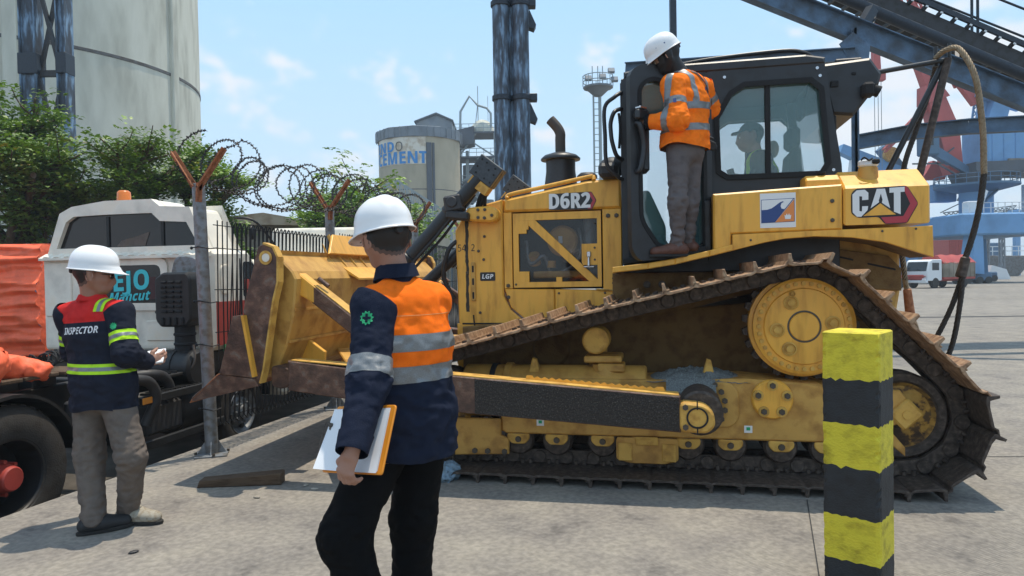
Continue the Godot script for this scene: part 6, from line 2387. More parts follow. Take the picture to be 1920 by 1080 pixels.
		for e in [[0.185, 0.12], [0.185, 2.05], [0.18, 3.28], [0.185, 4.15], [0.24, 1.9]]:
			var c := Vector3(2.36 + cos(e[1]) * e[0], 1.11 + sin(e[1]) * e[0], 0)
			var b := G()
			var r := 0.05 if e[0] < 0.2 else 0.022
			b.lathe([Vector2(r, 0), Vector2(r, 0.012), Vector2(r * 0.8, 0.016), Vector2(r * 0.74, 0.004), Vector2(r * 0.5, 0.004), Vector2(r * 0.45, 0.016), Vector2(0, 0.016)], c + Vector3(0, 0, -W.call(0.27)), Vector3(0, 0, fs), 20)
			put.call("plug", b, "yellow_worn", fdm)
		var gr := G()
		gr.lathe([Vector2(0.1, 0.1565), Vector2(0.106, 0.1575), Vector2(0.112, 0.156)], Vector3(2.36, 1.11, -W.call(0.42)), Vector3(0, 0, fs), 40)
		put.call("cover_seam", gr, "bolt", fdm)
		# rear idler yoke
		var yk := G()
		yk.prism(P2([2.55, 0.42, 2.55, 0.68, 2.96, 0.68, 3.02, 0.6, 2.98, 0.46, 2.8, 0.4]), -W.call(0.3), -W.call(0.25), 0.008)
		yk.prism(P2([2.66, 0.52, 2.98, 0.24, 2.98, 0.3, 2.72, 0.62]), -W.call(0.25), -W.call(0.22), 0.005)
		put.call("idler_yoke", yk, "yellow_dirty")
		var ycap := G()
		ycap.box(Vector3(2.99, 0.52, -W.call(0.245)), Vector3(0.17, 0.15, 0.06), 0.015, Basis(Vector3.BACK, 0.75))
		ycap.cyl(Vector3(2.99, 0.52, -W.call(0.22)), Vector3(2.99, 0.52, -W.call(0.205)), 0.03, 0.028, 16)
		put.call("idler_cap", ycap, "yellow_worn")
		# shelf of spilled gravel on the frame
		if not far:
			var nz := FastNoiseLite.new()
			nz.seed = 8
			nz.frequency = 9.0
			var pile := G()
			var ph := func(u: float, v: float) -> Vector3:
				var x := 1.28 + u * 0.72
				var e := maxf(0.0, 1.0 - pow(absf(u * 2.0 - 1.0), 2.2)) * maxf(0.0, 1.0 - pow(absf(v * 2.0 - 1.0), 2.4))
				var s := nz.get_noise_2d(x, v)
				return Vector3(x, 0.715 + e * (0.07 + 0.05 * s) + 0.012 * nz.get_noise_2d(x * 7.0, v * 9.0), -0.24 - v * 0.42)
			pile.grid(34, 20, ph, Vector3.UP)
			var gp := part(t, "gravel_spill", pile, M["gravel"])
			gp.set_meta("kind", "stuff")
			var dr := G()
			dr.grid(12, 6, func(u: float, v: float) -> Vector3: return Vector3(1.42 + u * 0.34, 0.62 + v * 0.12, -0.1 + 0.0 * u) + Vector3(0, nz.get_noise_2d(u, v) * 0.01, 0.02 - v * 0.16), Vector3.BACK)
			var g2 := part(t, "gravel_spill", dr, M["gravel"])
			g2.set_meta("kind", "stuff")
			for u in [0.44, 1.72]:
				var lug := G()
				lug.prism(P2([u - 0.05, 0.72, u + 0.05, 0.72, u + 0.02, 0.86, u - 0.01, 0.87]), -0.4, -0.34, 0.006)
				put.call("lifting_lug", lug, "yellow_worn")
			for e in [[0.5, 0.4], [1.98, 0.39]]:
				var st := G()
				st.box(D(e[0], e[1], 0.247), Vector3(0.055, 0.05, 0.004))
				var sm: MeshInstance3D = put.call("sticker", st, "white_print")
				var s2 := G()
				s2.box(D(e[0], e[1] + 0.004, 0.2435), Vector3(0.025, 0.022, 0.003))
				put.call("sticker_print", s2, "badge_green", sm)

func dozer_front(t: Node3D, put: Callable) -> void:
	# push arms, one on either side
	for far in [false, true]:
		var W := func(w: float) -> float: return 3.14 - w if far else w
		var arm := G()
		var a0 := minf(-W.call(-0.05), -W.call(-0.2))
		var a1 := maxf(-W.call(-0.05), -W.call(-0.2))
		arm.prism(P2([-1.3, 0.9, -0.83, 0.85, -0.03, 0.805, 1.51, 0.69, 1.51, 0.45, -0.04, 0.55, -0.88, 0.63, -1.3, 0.68]), a0, a1, 0.008)
		var am: MeshInstance3D = put.call("push_arm", arm, "blade_steel")
		if not far:
			var gt := G()
			gt.prism(P2([0.12, 0.784, 1.5, 0.679, 1.5, 0.46, 0.12, 0.545]), 0.201, 0.2035, 0.0)
			put.call("grip_coating", gt, "grip", am)
			var lip := G()
			lip.bar(Vector3(-1.28, 0.902, 0.125), Vector3(1.5, 0.694, 0.125), 0.13, 0.006)
			put.call("top_flange", lip, "yellow_worn", am)
			var tooth := []
			var top := []
			for k in 33:
				var f := k / 32.0
				top.append(Vector2(lerpf(0.52, 1.34, f), lerpf(0.77, 0.71, f) + (0.026 if k % 2 else 0.012)))
			for p in top:
				tooth.append(p.x)
				tooth.append(p.y)
			tooth.append_array([1.36, 0.735, 1.4, 0.735, 1.42, 0.695, 0.46, 0.765, 0.47, 0.8, 0.51, 0.8])
			var st := G()
			st.prism(P2(tooth), 0.1, 0.106)
			put.call("serrated_step", st, "yellow", am)
		var cap := G()
		cap.prism(rounded([1.5, 0.655, 1.66, 0.64, 1.72, 0.59, 1.73, 0.5, 1.68, 0.45, 1.5, 0.455], 0.05, 4), minf(-W.call(-0.21), -W.call(-0.06)), maxf(-W.call(-0.21), -W.call(-0.06)), 0.014)
		var cm: MeshInstance3D = put.call("arm_cap", cap, "yellow_worn", am)
		if not far:
			var rg := G()
			rg.lathe([Vector2(0.068, 0.0), Vector2(0.07, 0.006), Vector2(0.06, 0.007), Vector2(0.058, 0.001)], Vector3(1.615, 0.552, 0.21), Vector3.BACK, 28)
			rg.box(Vector3(1.615, 0.635, 0.211), Vector3(0.008, 0.06, 0.006))
			rg.box(Vector3(1.615, 0.47, 0.211), Vector3(0.008, 0.05, 0.006))
			put.call("pin_seam", rg, "rubber", am)
			var bo := G()
			for q in [[1.54, 0.62], [1.54, 0.49]]:
				bo.cyl(Vector3(q[0], q[1], 0.2), Vector3(q[0], q[1], 0.222), 0.02, 0.02, 6)
			put.call("cap_bolt", bo, "bolt", am)
		# inner brace from the arm to the blade
		var br := G()
		var q0 := Vector3(-0.7, 0.78, -W.call(-0.02))
		var q1 := Vector3(-1.3, 0.86, -W.call(0.95))
		br.bar(q0, q1, 0.3, 0.04, 0.008)
		put.call("arm_brace", br, "yellow_dirty")
		# diagonal strut
		var ds := G()
		ds.bar(Vector3(-1.2, 1.4, -W.call(0.04)), Vector3(-0.42, 0.86, -W.call(-0.08)), 0.11, 0.12, 0.01)
		put.call("tilt_brace", ds, "blade_steel")
		if not far:
			var dt := G()
			dt.bar(Vector3(-1.2, 1.4, -0.04) + Vector3(0.036, 0.052, 0), Vector3(-0.42, 0.86, 0.08) + Vector3(0.036, 0.052, 0), 0.105, 0.006)
			put.call("brace_top_plate", dt, "yellow_worn")
		var yk := G()
		yk.prism(rounded([-1.44, 1.6, -1.34, 1.58, -1.13, 1.42, -1.16, 1.3, -1.26, 1.36, -1.42, 1.42], 0.03), minf(-W.call(-0.02), -W.call(0.1)), maxf(-W.call(-0.02), -W.call(0.1)), 0.01)
		put.call("brace_yoke", yk, "yellow")
		var pin := G()
		pin.cyl(Vector3(-1.33, 1.5, -W.call(-0.06)), Vector3(-1.33, 1.5, -W.call(0.14)), 0.045, 0.045, 16, true, 0.006)
		pin.cyl(Vector3(-1.15, 1.5, -W.call(0.02)), Vector3(-1.07, 1.44, -W.call(0.02)), 0.018, 0.018, 8)
		put.call("brace_pin", pin, "blade_steel")
		var pin2 := G()
		pin2.prism(rounded([-1.46, 0.86, -1.3, 0.84, -1.28, 0.74, -1.36, 0.68, -1.46, 0.7], 0.04), minf(-W.call(-0.16), -W.call(0.02)), maxf(-W.call(-0.16), -W.call(0.02)), 0.01)
		put.call("arm_knuckle", pin2, "blade_steel")
	# blade: moldboard, back box, end plates, cutting edge, spill guard
	var prof := [Vector2(-1.45, 1.71), Vector2(-1.53, 1.5), Vector2(-1.59, 1.25), Vector2(-1.66, 1.0), Vector2(-1.78, 0.8), Vector2(-1.86, 0.74)]
	var mb := G()
	for k in prof.size() - 1:
		var p: Vector2 = prof[k]
		var q: Vector2 = prof[k + 1]
		var nrm := (q - p).orthogonal().normalized() * 0.03
		mb.prism(PackedVector2Array([p, q, q + Vector2(0.035, 0.01), p + Vector2(0.035, 0.01)]), -3.37, 0.23)
	put.call("moldboard", mb, "yellow_dirty")
	var bb := G()
	bb.prism(P2([-1.44, 1.7, -1.3, 1.56, -1.27, 1.5, -1.3, 1.22, -1.36, 1.0, -1.44, 0.82, -1.6, 0.74, -1.72, 0.84, -1.62, 1.05, -1.54, 1.28, -1.49, 1.5]), -3.3, 0.1, 0.012)
	var bm: MeshInstance3D = put.call("blade_back", bb, "yellow_dirty")
	for e in [[1.27, -1.29], [1.03, -1.34]]:
		var g := G()
		g.bar(Vector3(e[1] - 0.005, e[0], 0.09), Vector3(e[1] - 0.005, e[0], -3.28), 0.012, 0.02)
		put.call("weld_seam", g, "yellow_dirty", bm)
	for w in [0.25, 1.1, 2.04, 2.9]:
		var g := G()
		g.prism(P2([-1.36, 1.02, -1.22, 0.92, -1.24, 0.7, -1.5, 0.72]), -w - 0.02, -w + 0.02, 0.005)
		put.call("stiffener", g, "yellow", bm)
	for far in [false, true]:
		var z := -3.39 if far else 0.25
		var s := -1.0 if far else 1.0
		var ep := G()
		ep.prism(rounded([-1.45, 1.76, -1.37, 1.73, -1.335, 1.66, -1.34, 1.48, -1.38, 1.34, -1.47, 0.84, -1.505, 0.73, -1.56, 0.75, -1.585, 1.05, -1.59, 1.24, -1.625, 1.25, -1.6, 1.36, -1.54, 1.56, -1.49, 1.74], 0.02, 2), minf(z, z - s * 0.035), maxf(z, z - s * 0.035), 0.004)
		var em: MeshInstance3D = put.call("end_plate", ep, "blade_steel")
		var rim := G()
		var zc := z - s * 0.03
		for e in [[Vector2(-1.335, 1.66), Vector2(-1.34, 1.48)], [Vector2(-1.34, 1.48), Vector2(-1.38, 1.34)], [Vector2(-1.38, 1.34), Vector2(-1.47, 0.84)], [Vector2(-1.47, 0.84), Vector2(-1.5, 0.74)], [Vector2(-1.45, 1.765), Vector2(-1.37, 1.735)], [Vector2(-1.37, 1.735), Vector2(-1.335, 1.66)]]:
			rim.bar(Vector3(e[0].x + 0.006, e[0].y, zc), Vector3(e[1].x + 0.006, e[1].y, zc), 0.075, 0.014)
		put.call("edge_strip", rim, "yellow_worn", em)
		var hole := G()
		hole.lathe([Vector2(0.05, 0.0), Vector2(0.052, 0.006), Vector2(0.034, 0.007), Vector2(0.033, 0.002), Vector2(0, 0.002)], Vector3(-1.425, 1.66, z), Vector3(0, 0, s), 22)
		put.call("lifting_eye", hole, "yellow_worn", em)
		var hin := G()
		hin.cyl(Vector3(-1.425, 1.66, z), Vector3(-1.425, 1.66, z + s * 0.004), 0.031, 0.031, 20)
		put.call("eye_hole", hin, "truck_white", em)
		var bit := G()
		bit.prism(P2([-1.69, 1.235, -1.6, 1.245, -1.52, 0.78, -1.81, 0.81]), minf(z + s * 0.03, z + s * 0.002), maxf(z + s * 0.03, z + s * 0.002), 0.003)
		put.call("wear_plate", bit, "blade_steel", em)
		var rib := G()
		rib.bar(Vector3(-1.605, 1.24, z + s * 0.018), Vector3(-1.525, 0.79, z + s * 0.018), 0.045, 0.022)
		put.call("edge_rib", rib, "yellow", em)
		var eb := G()
		eb.prism(P2([-1.82, 0.805, -1.53, 0.775, -1.5, 0.72, -2.03, 0.6, -2.06, 0.6, -2.05, 0.63]), minf(z + s * 0.02, z - s * 0.02), maxf(z + s * 0.02, z - s * 0.02), 0.003)
		put.call("end_bit", eb, "blade_steel", em)
	var ce := G()
	ce.prism(P2([-1.84, 0.8, -1.8, 0.82, -2.02, 0.625, -2.07, 0.585, -2.06, 0.61]), -3.41, 0.27, 0.004)
	put.call("cutting_edge", ce, "rust")
	var sg := G()
	var sw := [[0.66, 1.71], [0.88, 1.9], [2.26, 1.9], [2.48, 1.71]]
	var sp := PackedVector2Array()
	for e in sw:
		sp.append(Vector2(-e[0], e[1]))
	var sxf := Transform3D(Basis(Vector3.BACK, Vector3(-0.42, 1, 0).normalized(), Vector3.LEFT.rotated(Vector3.BACK, 0.39)), Vector3(-1.44 + 0.72, 1.71 - 1.71 * 0.922, 0))
	sg.prism(sp, -0.012, 0.012, 0.004, sxf)
	var sm: MeshInstance3D = put.call("spill_guard", sg, "yellow")
	for k in 7:
		var w := 0.92 + k * 0.22
		var g := G()
		g.prism(P2([-1.52, 1.88, -1.5, 1.895, -1.41, 1.7, -1.33, 1.6, -1.45, 1.69]), -w - 0.006, -w + 0.006)
		put.call("guard_rib", g, "yellow_worn", sm)
	for k in 2:
		var g := G()
		g.prism(P2([-1.47, 1.8, -1.42, 1.69, -1.36, 1.62, -1.45, 1.69]), -0.74 - k * 1.66, -0.728 - k * 1.66)
		put.call("guard_rib", g, "yellow_worn", sm)
	var lip := G()
	lip.prism(P2([-1.42, 1.66, -1.32, 1.585, -1.19, 1.5, -1.19, 1.485, -1.33, 1.56, -1.43, 1.64]), -2.3, -0.84, 0.0)
	put.call("guard_foot", lip, "yellow", sm)
	# lift cylinders either side of the radiator housing
	for far in [false, true]:
		var W := func(w: float) -> float: return 3.14 - w if far else w
		var wc: float = W.call(0.93)
		var c := G()
		c.cyl(Vector3(-0.1, 2.34, -wc), Vector3(-0.74, 1.68, -wc), 0.062, 0.062, 22, true, 0.008)
		c.cyl(Vector3(-0.4, 2.035, -wc), Vector3(-0.33, 2.107, -wc), 0.074, 0.074, 22, true, 0.01)
		c.cyl(Vector3(-0.74, 1.68, -wc), Vector3(-0.79, 1.63, -wc), 0.07, 0.07, 22, true, 0.008)
		put.call("lift_cylinder", c, "black_paint")
		var rod := G()
		rod.cyl(Vector3(-0.78, 1.64, -wc), Vector3(-1.3, 1.1, -W.call(0.8)), 0.034, 0.034, 16)
		put.call("cylinder_rod", rod, "chrome")
		var pp := G()
		pp.tube([Vector3(-0.2, 2.19, -wc + 0.03), Vector3(-0.5, 1.84, -wc + 0.03), Vector3(-0.74, 1.6, -wc + 0.03)], 0.016, 8)
		pp.tube([Vector3(-0.16, 2.2, -wc - 0.03), Vector3(-0.46, 1.84, -wc - 0.04), Vector3(-0.72, 1.58, -wc - 0.04)], 0.013, 8)
		put.call("hydraulic_pipe", pp, "black_paint")
		var yk := G()
		yk.box(Vector3(-0.33, 2.12, -wc + 0.01), Vector3(0.15, 0.14, 0.17), 0.015, Basis(Vector3.BACK, 0.15))
		yk.box(Vector3(-0.29, 2.015, -wc + 0.0), Vector3(0.2, 0.07, 0.2), 0.015, Basis(Vector3.BACK, -0.12))
		yk.cyl(Vector3(-0.33, 2.13, -wc + 0.08), Vector3(-0.33, 2.13, -wc + 0.11), 0.05, 0.046, 20, true, 0.006)
		put.call("cylinder_yoke", yk, "black_dusty")
		var hb := Basis(Vector3.BACK, -0.67)
		var hd := G()
		hd.box(Vector3(-0.04, 2.385, -wc + 0.03), Vector3(0.23, 0.19, 0.06), 0.006, hb)
		var hm: MeshInstance3D = put.call("head_block", hd, "grey_plate")
		for e in [[-0.08, 0.06], [-0.03, 0.06], [0.06, 0.06], [-0.08, -0.01], [0.02, 0.02], [0.08, 0.01], [-0.06, -0.06], [0.03, -0.06], [0.09, -0.06]]:
			var q := G()
			var o := Vector3(-0.04, 2.385, -wc + 0.06) + hb * Vector3(e[0], e[1], 0)
			q.cyl(o - Vector3(0, 0, 0.001), o + Vector3(0, 0, 0.003), 0.009, 0.009, 8)
			put.call("bolt_hole", q, "rubber", hm)
		var hs := G()
		hs.box(Vector3(-0.04, 2.385, -wc - 0.05), Vector3(0.23, 0.19, 0.096), 0.004, hb)
		put.call("head_body", hs, "black_dusty")
		var hp := G()
		hp.box(Vector3(-0.04, 2.385, -wc + 0.03) + hb * Vector3(0.02, -0.135, -0.04), Vector3(0.19, 0.08, 0.12), 0.004, hb)
		put.call("head_plate", hp, "yellow_worn")
		var hz := G()
		for k in 3:
			hz.tube(spline([Vector3(0.0, 2.28, -wc + 0.02 - k * 0.04), Vector3(-0.1 + k * 0.02, 2.2, -wc - 0.02), Vector3(-0.16 + k * 0.03, 2.05, -wc - 0.08 - k * 0.02), Vector3(-0.1, 1.95, -wc - 0.16)]), 0.016, 7)
		put.call("hydraulic_hose", hz, "rubber")
		var cap := G()
		cap.prism(rounded([-0.22, 1.97, -0.22, 2.085, 0.0, 2.09, 0.055, 2.05, 0.05, 1.98, 0.0, 1.955], 0.045, 4), minf(-W.call(0.9), -W.call(1.03)), maxf(-W.call(0.9), -W.call(1.03)), 0.015)
		var cpm: MeshInstance3D = put.call("trunnion_cover", cap, "yellow")
		var bs := [[-0.12, 2.06], [-0.06, 2.06], [-0.12, 1.995], [-0.065, 1.99], [0.0, 2.01]]
		for e in bs:
			var q := G()
			q.cyl(Vector3(e[0], e[1], -W.call(0.9)), Vector3(e[0], e[1], -W.call(0.885)), 0.015, 0.013, 6)
			put.call("bolt", q, "bolt", cpm)
	var lc := G()
	lc.cyl(Vector3(-0.3, 1.76, -1.12), Vector3(-0.72, 1.4, -1.12), 0.05, 0.05, 18, true, 0.006)
	lc.tube(spline([Vector3(-0.3, 1.84, -1.08), Vector3(-0.42, 1.74, -1.02), Vector3(-0.48, 1.5, -1.04), Vector3(-0.4, 1.3, -1.1)]), 0.02, 7)
	put.call("tilt_cylinder", lc, "black_paint")

func dozer_hood(t: Node3D, put: Callable) -> void:
	put.call("main_frame", slab([-0.3, 0.5, -0.3, 1.06, 3.0, 1.32, 3.0, 0.6, 2.6, 0.45], 0.98, 2.16, 0.01), "yellow_shaded")
	var bl := G()
	bl.cyl(D(0.48, 0.88, 0.985), D(0.48, 0.88, 0.95), 0.16, 0.15, 28, true, 0.01)
	bl.cyl(D(0.48, 0.88, 0.95), D(0.48, 0.88, 0.94), 0.035, 0.035, 16)
	put.call("pivot_boss", bl, "yellow_shaded")
	# radiator housing
	put.call("radiator_housing", slab([-0.34, 0.93, -0.365, 1.9, -0.25, 2.085, 0.06, 2.155, 0.06, 1.32, 0.12, 1.2, 0.36, 0.99, 0.3, 0.93], 1.03, 2.11, 0.012), "yellow")
	put.call("front_lower_panel", slab([-0.36, 0.6, -0.36, 1.085, 0.3, 1.06, 0.33, 0.96, 0.2, 0.6], 1.025, 2.115, 0.008), "yellow")
	var hs := G()
	for e in [[-0.1, 1.84], [-0.155, 1.715], [-0.11, 1.64], [-0.15, 1.18], [-0.26, 1.53]]:
		bolt_at(hs, e[0], e[1], 1.03, 0.013)
	put.call("panel_bolt", hs, "bolt")
	var slot := G()
	slot.prism(rounded([-0.225, 1.28, -0.225, 1.62, -0.185, 1.62, -0.185, 1.28], 0.02), -1.029, -1.012, 0.004)
	var slm: MeshInstance3D = put.call("slotted_plate", slot, "yellow_dirty")
	for v in [1.33, 1.45, 1.56]:
		var q := G()
		q.prism(rounded([-0.213, v - 0.03, -0.213, v + 0.03, -0.197, v + 0.03, -0.197, v - 0.03], 0.008), -1.012, -1.0105)
		put.call("slot", q, "rubber", slm)
	var oil := G()
	var nz := FastNoiseLite.new()
	nz.seed = 15
	nz.frequency = 3.0
	for k in 36:
		var v0 := 1.98 - k * 0.022
		var f0 := 0.011 + 0.014 * absf(nz.get_noise_2d(v0 * 4.0, 0.0))
		var f1 := 0.011 + 0.014 * absf(nz.get_noise_2d((v0 - 0.022) * 4.0, 0.0))
		var o0 := nz.get_noise_2d(v0, 5.0) * 0.016
		var o1 := nz.get_noise_2d(v0 - 0.022, 5.0) * 0.016
		oil.quad(D(-0.262 - f0 + o0, v0, 1.0285), D(-0.262 + f0 + o0, v0, 1.0285), D(-0.262 + f1 + o1, v0 - 0.022, 1.0285), D(-0.262 - f1 + o1, v0 - 0.022, 1.0285), Vector3.BACK)
	put.call("oil_streak", oil, "engine_dark")
	var drip := G()
	drip.tube([D(-0.21, 1.16, 1.027), D(-0.205, 1.1, 1.024), D(-0.19, 1.0, 1.024)], 0.006, 5)
	drip.box(D(-0.06, 1.085, 1.022), Vector3(0.5, 0.012, 0.006))
	put.call("panel_gap", drip, "rubber")
	for e in [["54", -0.305, 1.745], ["2", -0.205, 1.745]]:
		var ox: float = e[1]
		var oy: float = e[2]
		var lay := func(x: float, y: float, lift: float) -> Vector3: return D(ox + x, oy + y, 1.0275 - lift)
		put.call("stencilled_number", lettering(e[0], 0.06, false, lay, func(_x: float, _y: float) -> Vector3: return Vector3.BACK, 0.001, 0.0, 0.8, true), "black_print")
	var lg := G()
	lg.prism(rounded([-0.145, 1.455, -0.145, 1.53, -0.01, 1.53, -0.01, 1.455], 0.01), -1.0285, -1.027)
	var lm: MeshInstance3D = put.call("badge", lg, "black_print")
	var ll := func(x: float, y: float, lift: float) -> Vector3: return D(-0.078 + x + y * 0.15, 1.492 + y, 1.0265 - lift)
	put.call("lettering", lettering("LGP", 0.038, true, ll, func(_x: float, _y: float) -> Vector3: return Vector3.BACK, 0.001, 0.3, 1.05), "white_print", lm)
	# engine bay: fixed panels round an opening, a braced door with cut-outs, dark engine inside
	put.call("hood", slab([0.065, 2.045, 0.065, 2.155, 0.79, 2.285, 1.075, 2.3, 1.075, 2.045], 1.05, 2.09, 0.02), "yellow")
	put.call("hood_side", slab([0.065, 1.385, 0.065, 2.042, 0.138, 2.042, 0.138, 1.385], 1.05, 1.2, 0.004), "yellow")
	var hs2: MeshInstance3D = put.call("hood_side", slab([0.917, 1.36, 0.917, 2.042, 1.075, 2.042, 1.075, 1.1, 1.02, 1.1, 1.0, 1.36], 1.05, 1.25, 0.006), "yellow")
	for e in [[0.965, 1.985, 0.02], [1.035, 1.985, 0.02], [1.0, 1.46, 0.01], [1.0, 1.42, 0.01]]:
		var q := G()
		bolt_at(q, e[0], e[1], 1.05, e[2])
		put.call("bolt", q, "bolt", hs2)
	put.call("hood_lower", slab([0.065, 1.382, 0.12, 1.22, 0.38, 1.005, 0.5, 1.03, 0.5, 1.375], 1.05, 1.2, 0.008), "yellow")
	put.call("hood_lower", slab([0.506, 1.375, 0.506, 1.1, 0.6, 1.03, 1.0, 1.12, 1.0, 1.355], 1.05, 1.2, 0.008), "yellow")
	put.call("hood_strip", slab([0.86, 1.362, 0.86, 1.376, 1.0, 1.37, 1.0, 1.356], 1.035, 1.05, 0.002), "yellow_worn")
	var pb := G()
	for e in [[0.1, 1.41], [0.1, 1.31], [0.54, 1.34], [0.93, 1.34]]:
		bolt_at(pb, e[0], e[1], 1.05, 0.018 if e[0] < 0.2 else 0.01)
	put.call("panel_bolt", pb, "bolt")
	var dr := G()
	dr.ring(P2([0.15, 1.392, 0.15, 2.03, 0.905, 2.03, 0.905, 1.392]), P2([0.197, 1.438, 0.197, 1.968, 0.872, 1.968, 0.872, 1.438]), -1.07, -1.045)
	var dm: MeshInstance3D = put.call("engine_door", dr, "yellow")
	for p in [[0.285, 1.968, 0.345, 1.968, 0.874, 1.452, 0.874, 1.437, 0.8, 1.437, 0.285, 1.925], [0.196, 1.968, 0.286, 1.968, 0.286, 1.89, 0.268, 1.89, 0.268, 1.855, 0.196, 1.855], [0.196, 1.437, 0.286, 1.437, 0.286, 1.53, 0.196, 1.53], [0.52, 1.437, 0.57, 1.437, 0.57, 1.478, 0.52, 1.478], [0.74, 1.6, 0.74, 1.755, 0.873, 1.755, 0.873, 1.575, 0.75, 1.575]]:
		put.call("door_plate", slab(p, 1.044, 1.071, 0.002), "yellow", dm)
	var lt := G()
	lt.box(D(0.8, 1.665, 1.036), Vector3(0.035, 0.045, 0.02), 0.005)
	lt.cyl(D(0.8, 1.64, 1.035), D(0.8, 1.57, 1.035), 0.01, 0.014, 10)
	lt.box(D(0.8, 1.56, 1.036), Vector3(0.09, 0.012, 0.012), 0.003)
	put.call("latch", lt, "chrome", dm)
	for e in [[0.85, 1.72], [0.85, 1.62], [0.85, 1.93], [0.17, 1.42]]:
		var q := G()
		bolt_at(q, e[0], e[1], 1.044, 0.01, 0.006)
		put.call("bolt", q, "bolt", dm)
	var scr := G()
	scr.quad(D(0.19, 1.43, 1.075), D(0.88, 1.43, 1.075), D(0.88, 1.975, 1.075), D(0.19, 1.975, 1.075), Vector3.BACK)
	put.call("door_screen", scr, "glass_dark", dm)
	var bay := G()
	bay.box(D(0.5, 1.7, 1.62), Vector3(0.88, 0.66, 0.5), 0.02)
	var em: MeshInstance3D = put.call("engine", bay, "engine_dark")
	var fil := G()
	fil.cyl(D(0.56, 1.79, 1.16), D(0.56, 1.79, 1.4), 0.135, 0.135, 26, true, 0.02)
	put.call("air_filter", fil, "yellow_dirty", em)
	var fl := G()
	fl.box(D(0.545, 1.8, 1.157), Vector3(0.035, 0.06, 0.004))
	put.call("filter_label", fl, "white_print", em)
	var pp := G()
	pp.cyl(D(0.79, 1.72, 1.2), D(0.79, 1.98, 1.2), 0.05, 0.05, 16)
	pp.tube(spline([D(0.7, 1.9, 1.18), D(0.73, 1.75, 1.13), D(0.68, 1.6, 1.15), D(0.5, 1.5, 1.18)]), 0.012, 6)
	pp.tube(spline([D(0.24, 1.8, 1.18), D(0.28, 1.6, 1.14), D(0.4, 1.66, 1.15), D(0.45, 1.5, 1.2)]), 0.018, 6)
	put.call("engine_pipe", pp, "galvanised", em)
	var pl := G()
	pl.cyl(D(0.31, 1.68, 1.15), D(0.31, 1.6, 1.2), 0.05, 0.055, 14)
	pl.box(D(0.55, 1.5, 1.2), Vector3(0.5, 0.06, 0.1), 0.01)
	pl.cyl(D(0.46, 1.56, 1.18), D(0.46, 1.62, 1.18), 0.04, 0.04, 12)
	put.call("engine_fitting", pl, "yellow_dirty", em)
	# model number
	dozer_number(t, put)
	# hood top: rails, stack, precleaner
	var rail := G()
	rail.tube(spline([D(0.1, 2.165, 1.07), D(0.12, 2.2, 1.09), D(0.4, 2.25, 1.09), D(0.79, 2.32, 1.09), D(0.84, 2.325, 1.09), D(0.85, 2.29, 1.07)]), 0.018, 8)
	put.call("hood_rail", rail, "yellow")
	var mf := G()
	mf.lathe([Vector2(0.17, 2.2), Vector2(0.15, 2.33), Vector2(0.135, 2.45), Vector2(0.135, 2.55)], D(0.5, 0, 1.57), Vector3.UP, 26, true)
	var mfm: MeshInstance3D = put.call("exhaust_muffler", mf, "black_paint")
	var cap := G()
	cap.lathe([Vector2(0.13, 2.545), Vector2(0.18, 2.55), Vector2(0.183, 2.565), Vector2(0.15, 2.595), Vector2(0.07, 2.62), Vector2(0.05, 2.62)], D(0.5, 0, 1.57), Vector3.UP, 30, true)
	put.call("rain_cap", cap, "black_paint", mfm)
	var st := G()
	st.tube(spline([D(0.5, 2.6, 1.57), D(0.5, 2.74, 1.57), D(0.5, 2.8, 1.57), D(0.47, 2.86, 1.57), D(0.41, 2.93, 1.57)], 5), 0.047, 18)
	put.call("exhaust_pipe", st, mat_key("stack", L(0.075, 0.06, 0.05)), mfm)
	var pr := G()
	pr.lathe([Vector2(0.06, 2.28), Vector2(0.06, 2.34), Vector2(0.09, 2.35), Vector2(0.09, 2.375), Vector2(0.06, 2.4), Vector2(0, 2.405)], D(0.76, 0, 1.4), Vector3.UP, 22, true)
	put.call("precleaner", pr, "black_dusty")

func mat_key(k: String, c: Color) -> String:
	if not M.has(k):
		mat(k, c, 0.7, 0.2)
	return k

func dozer_number(t: Node3D, put: Callable) -> void:
	var back := G()
	back.prism(rounded([0.468, 2.05, 0.468, 2.185, 0.83, 2.193, 0.872, 2.118, 0.832, 2.043], 0.012, 3), -1.0495, -1.047)
	var bm: MeshInstance3D = put.call("model_badge", back, "black_print")
	put.call("red_hexagon", slab([0.795, 2.184, 0.83, 2.186, 0.865, 2.118, 0.83, 2.05, 0.795, 2.05, 0.812, 2.072, 0.84, 2.118, 0.812, 2.165], 1.0455, 1.0475), "red_print", bm)
	var lay := func(x: float, y: float, lift: float) -> Vector3: return D(0.638 + x, 2.118 + y, 1.0462 - lift)
	for q in [-0.0022, 0.0, 0.0022]:
		var lay2 := func(x: float, y: float, lift: float) -> Vector3: return lay.call(x + q, y + q * 0.4, lift + q * 0.08)
		put.call("lettering", lettering("D6R2", 0.124, true, lay2, func(_x: float, _y: float) -> Vector3: return Vector3.BACK, 0.001, 0.3, 0.86), "white_print", bm)

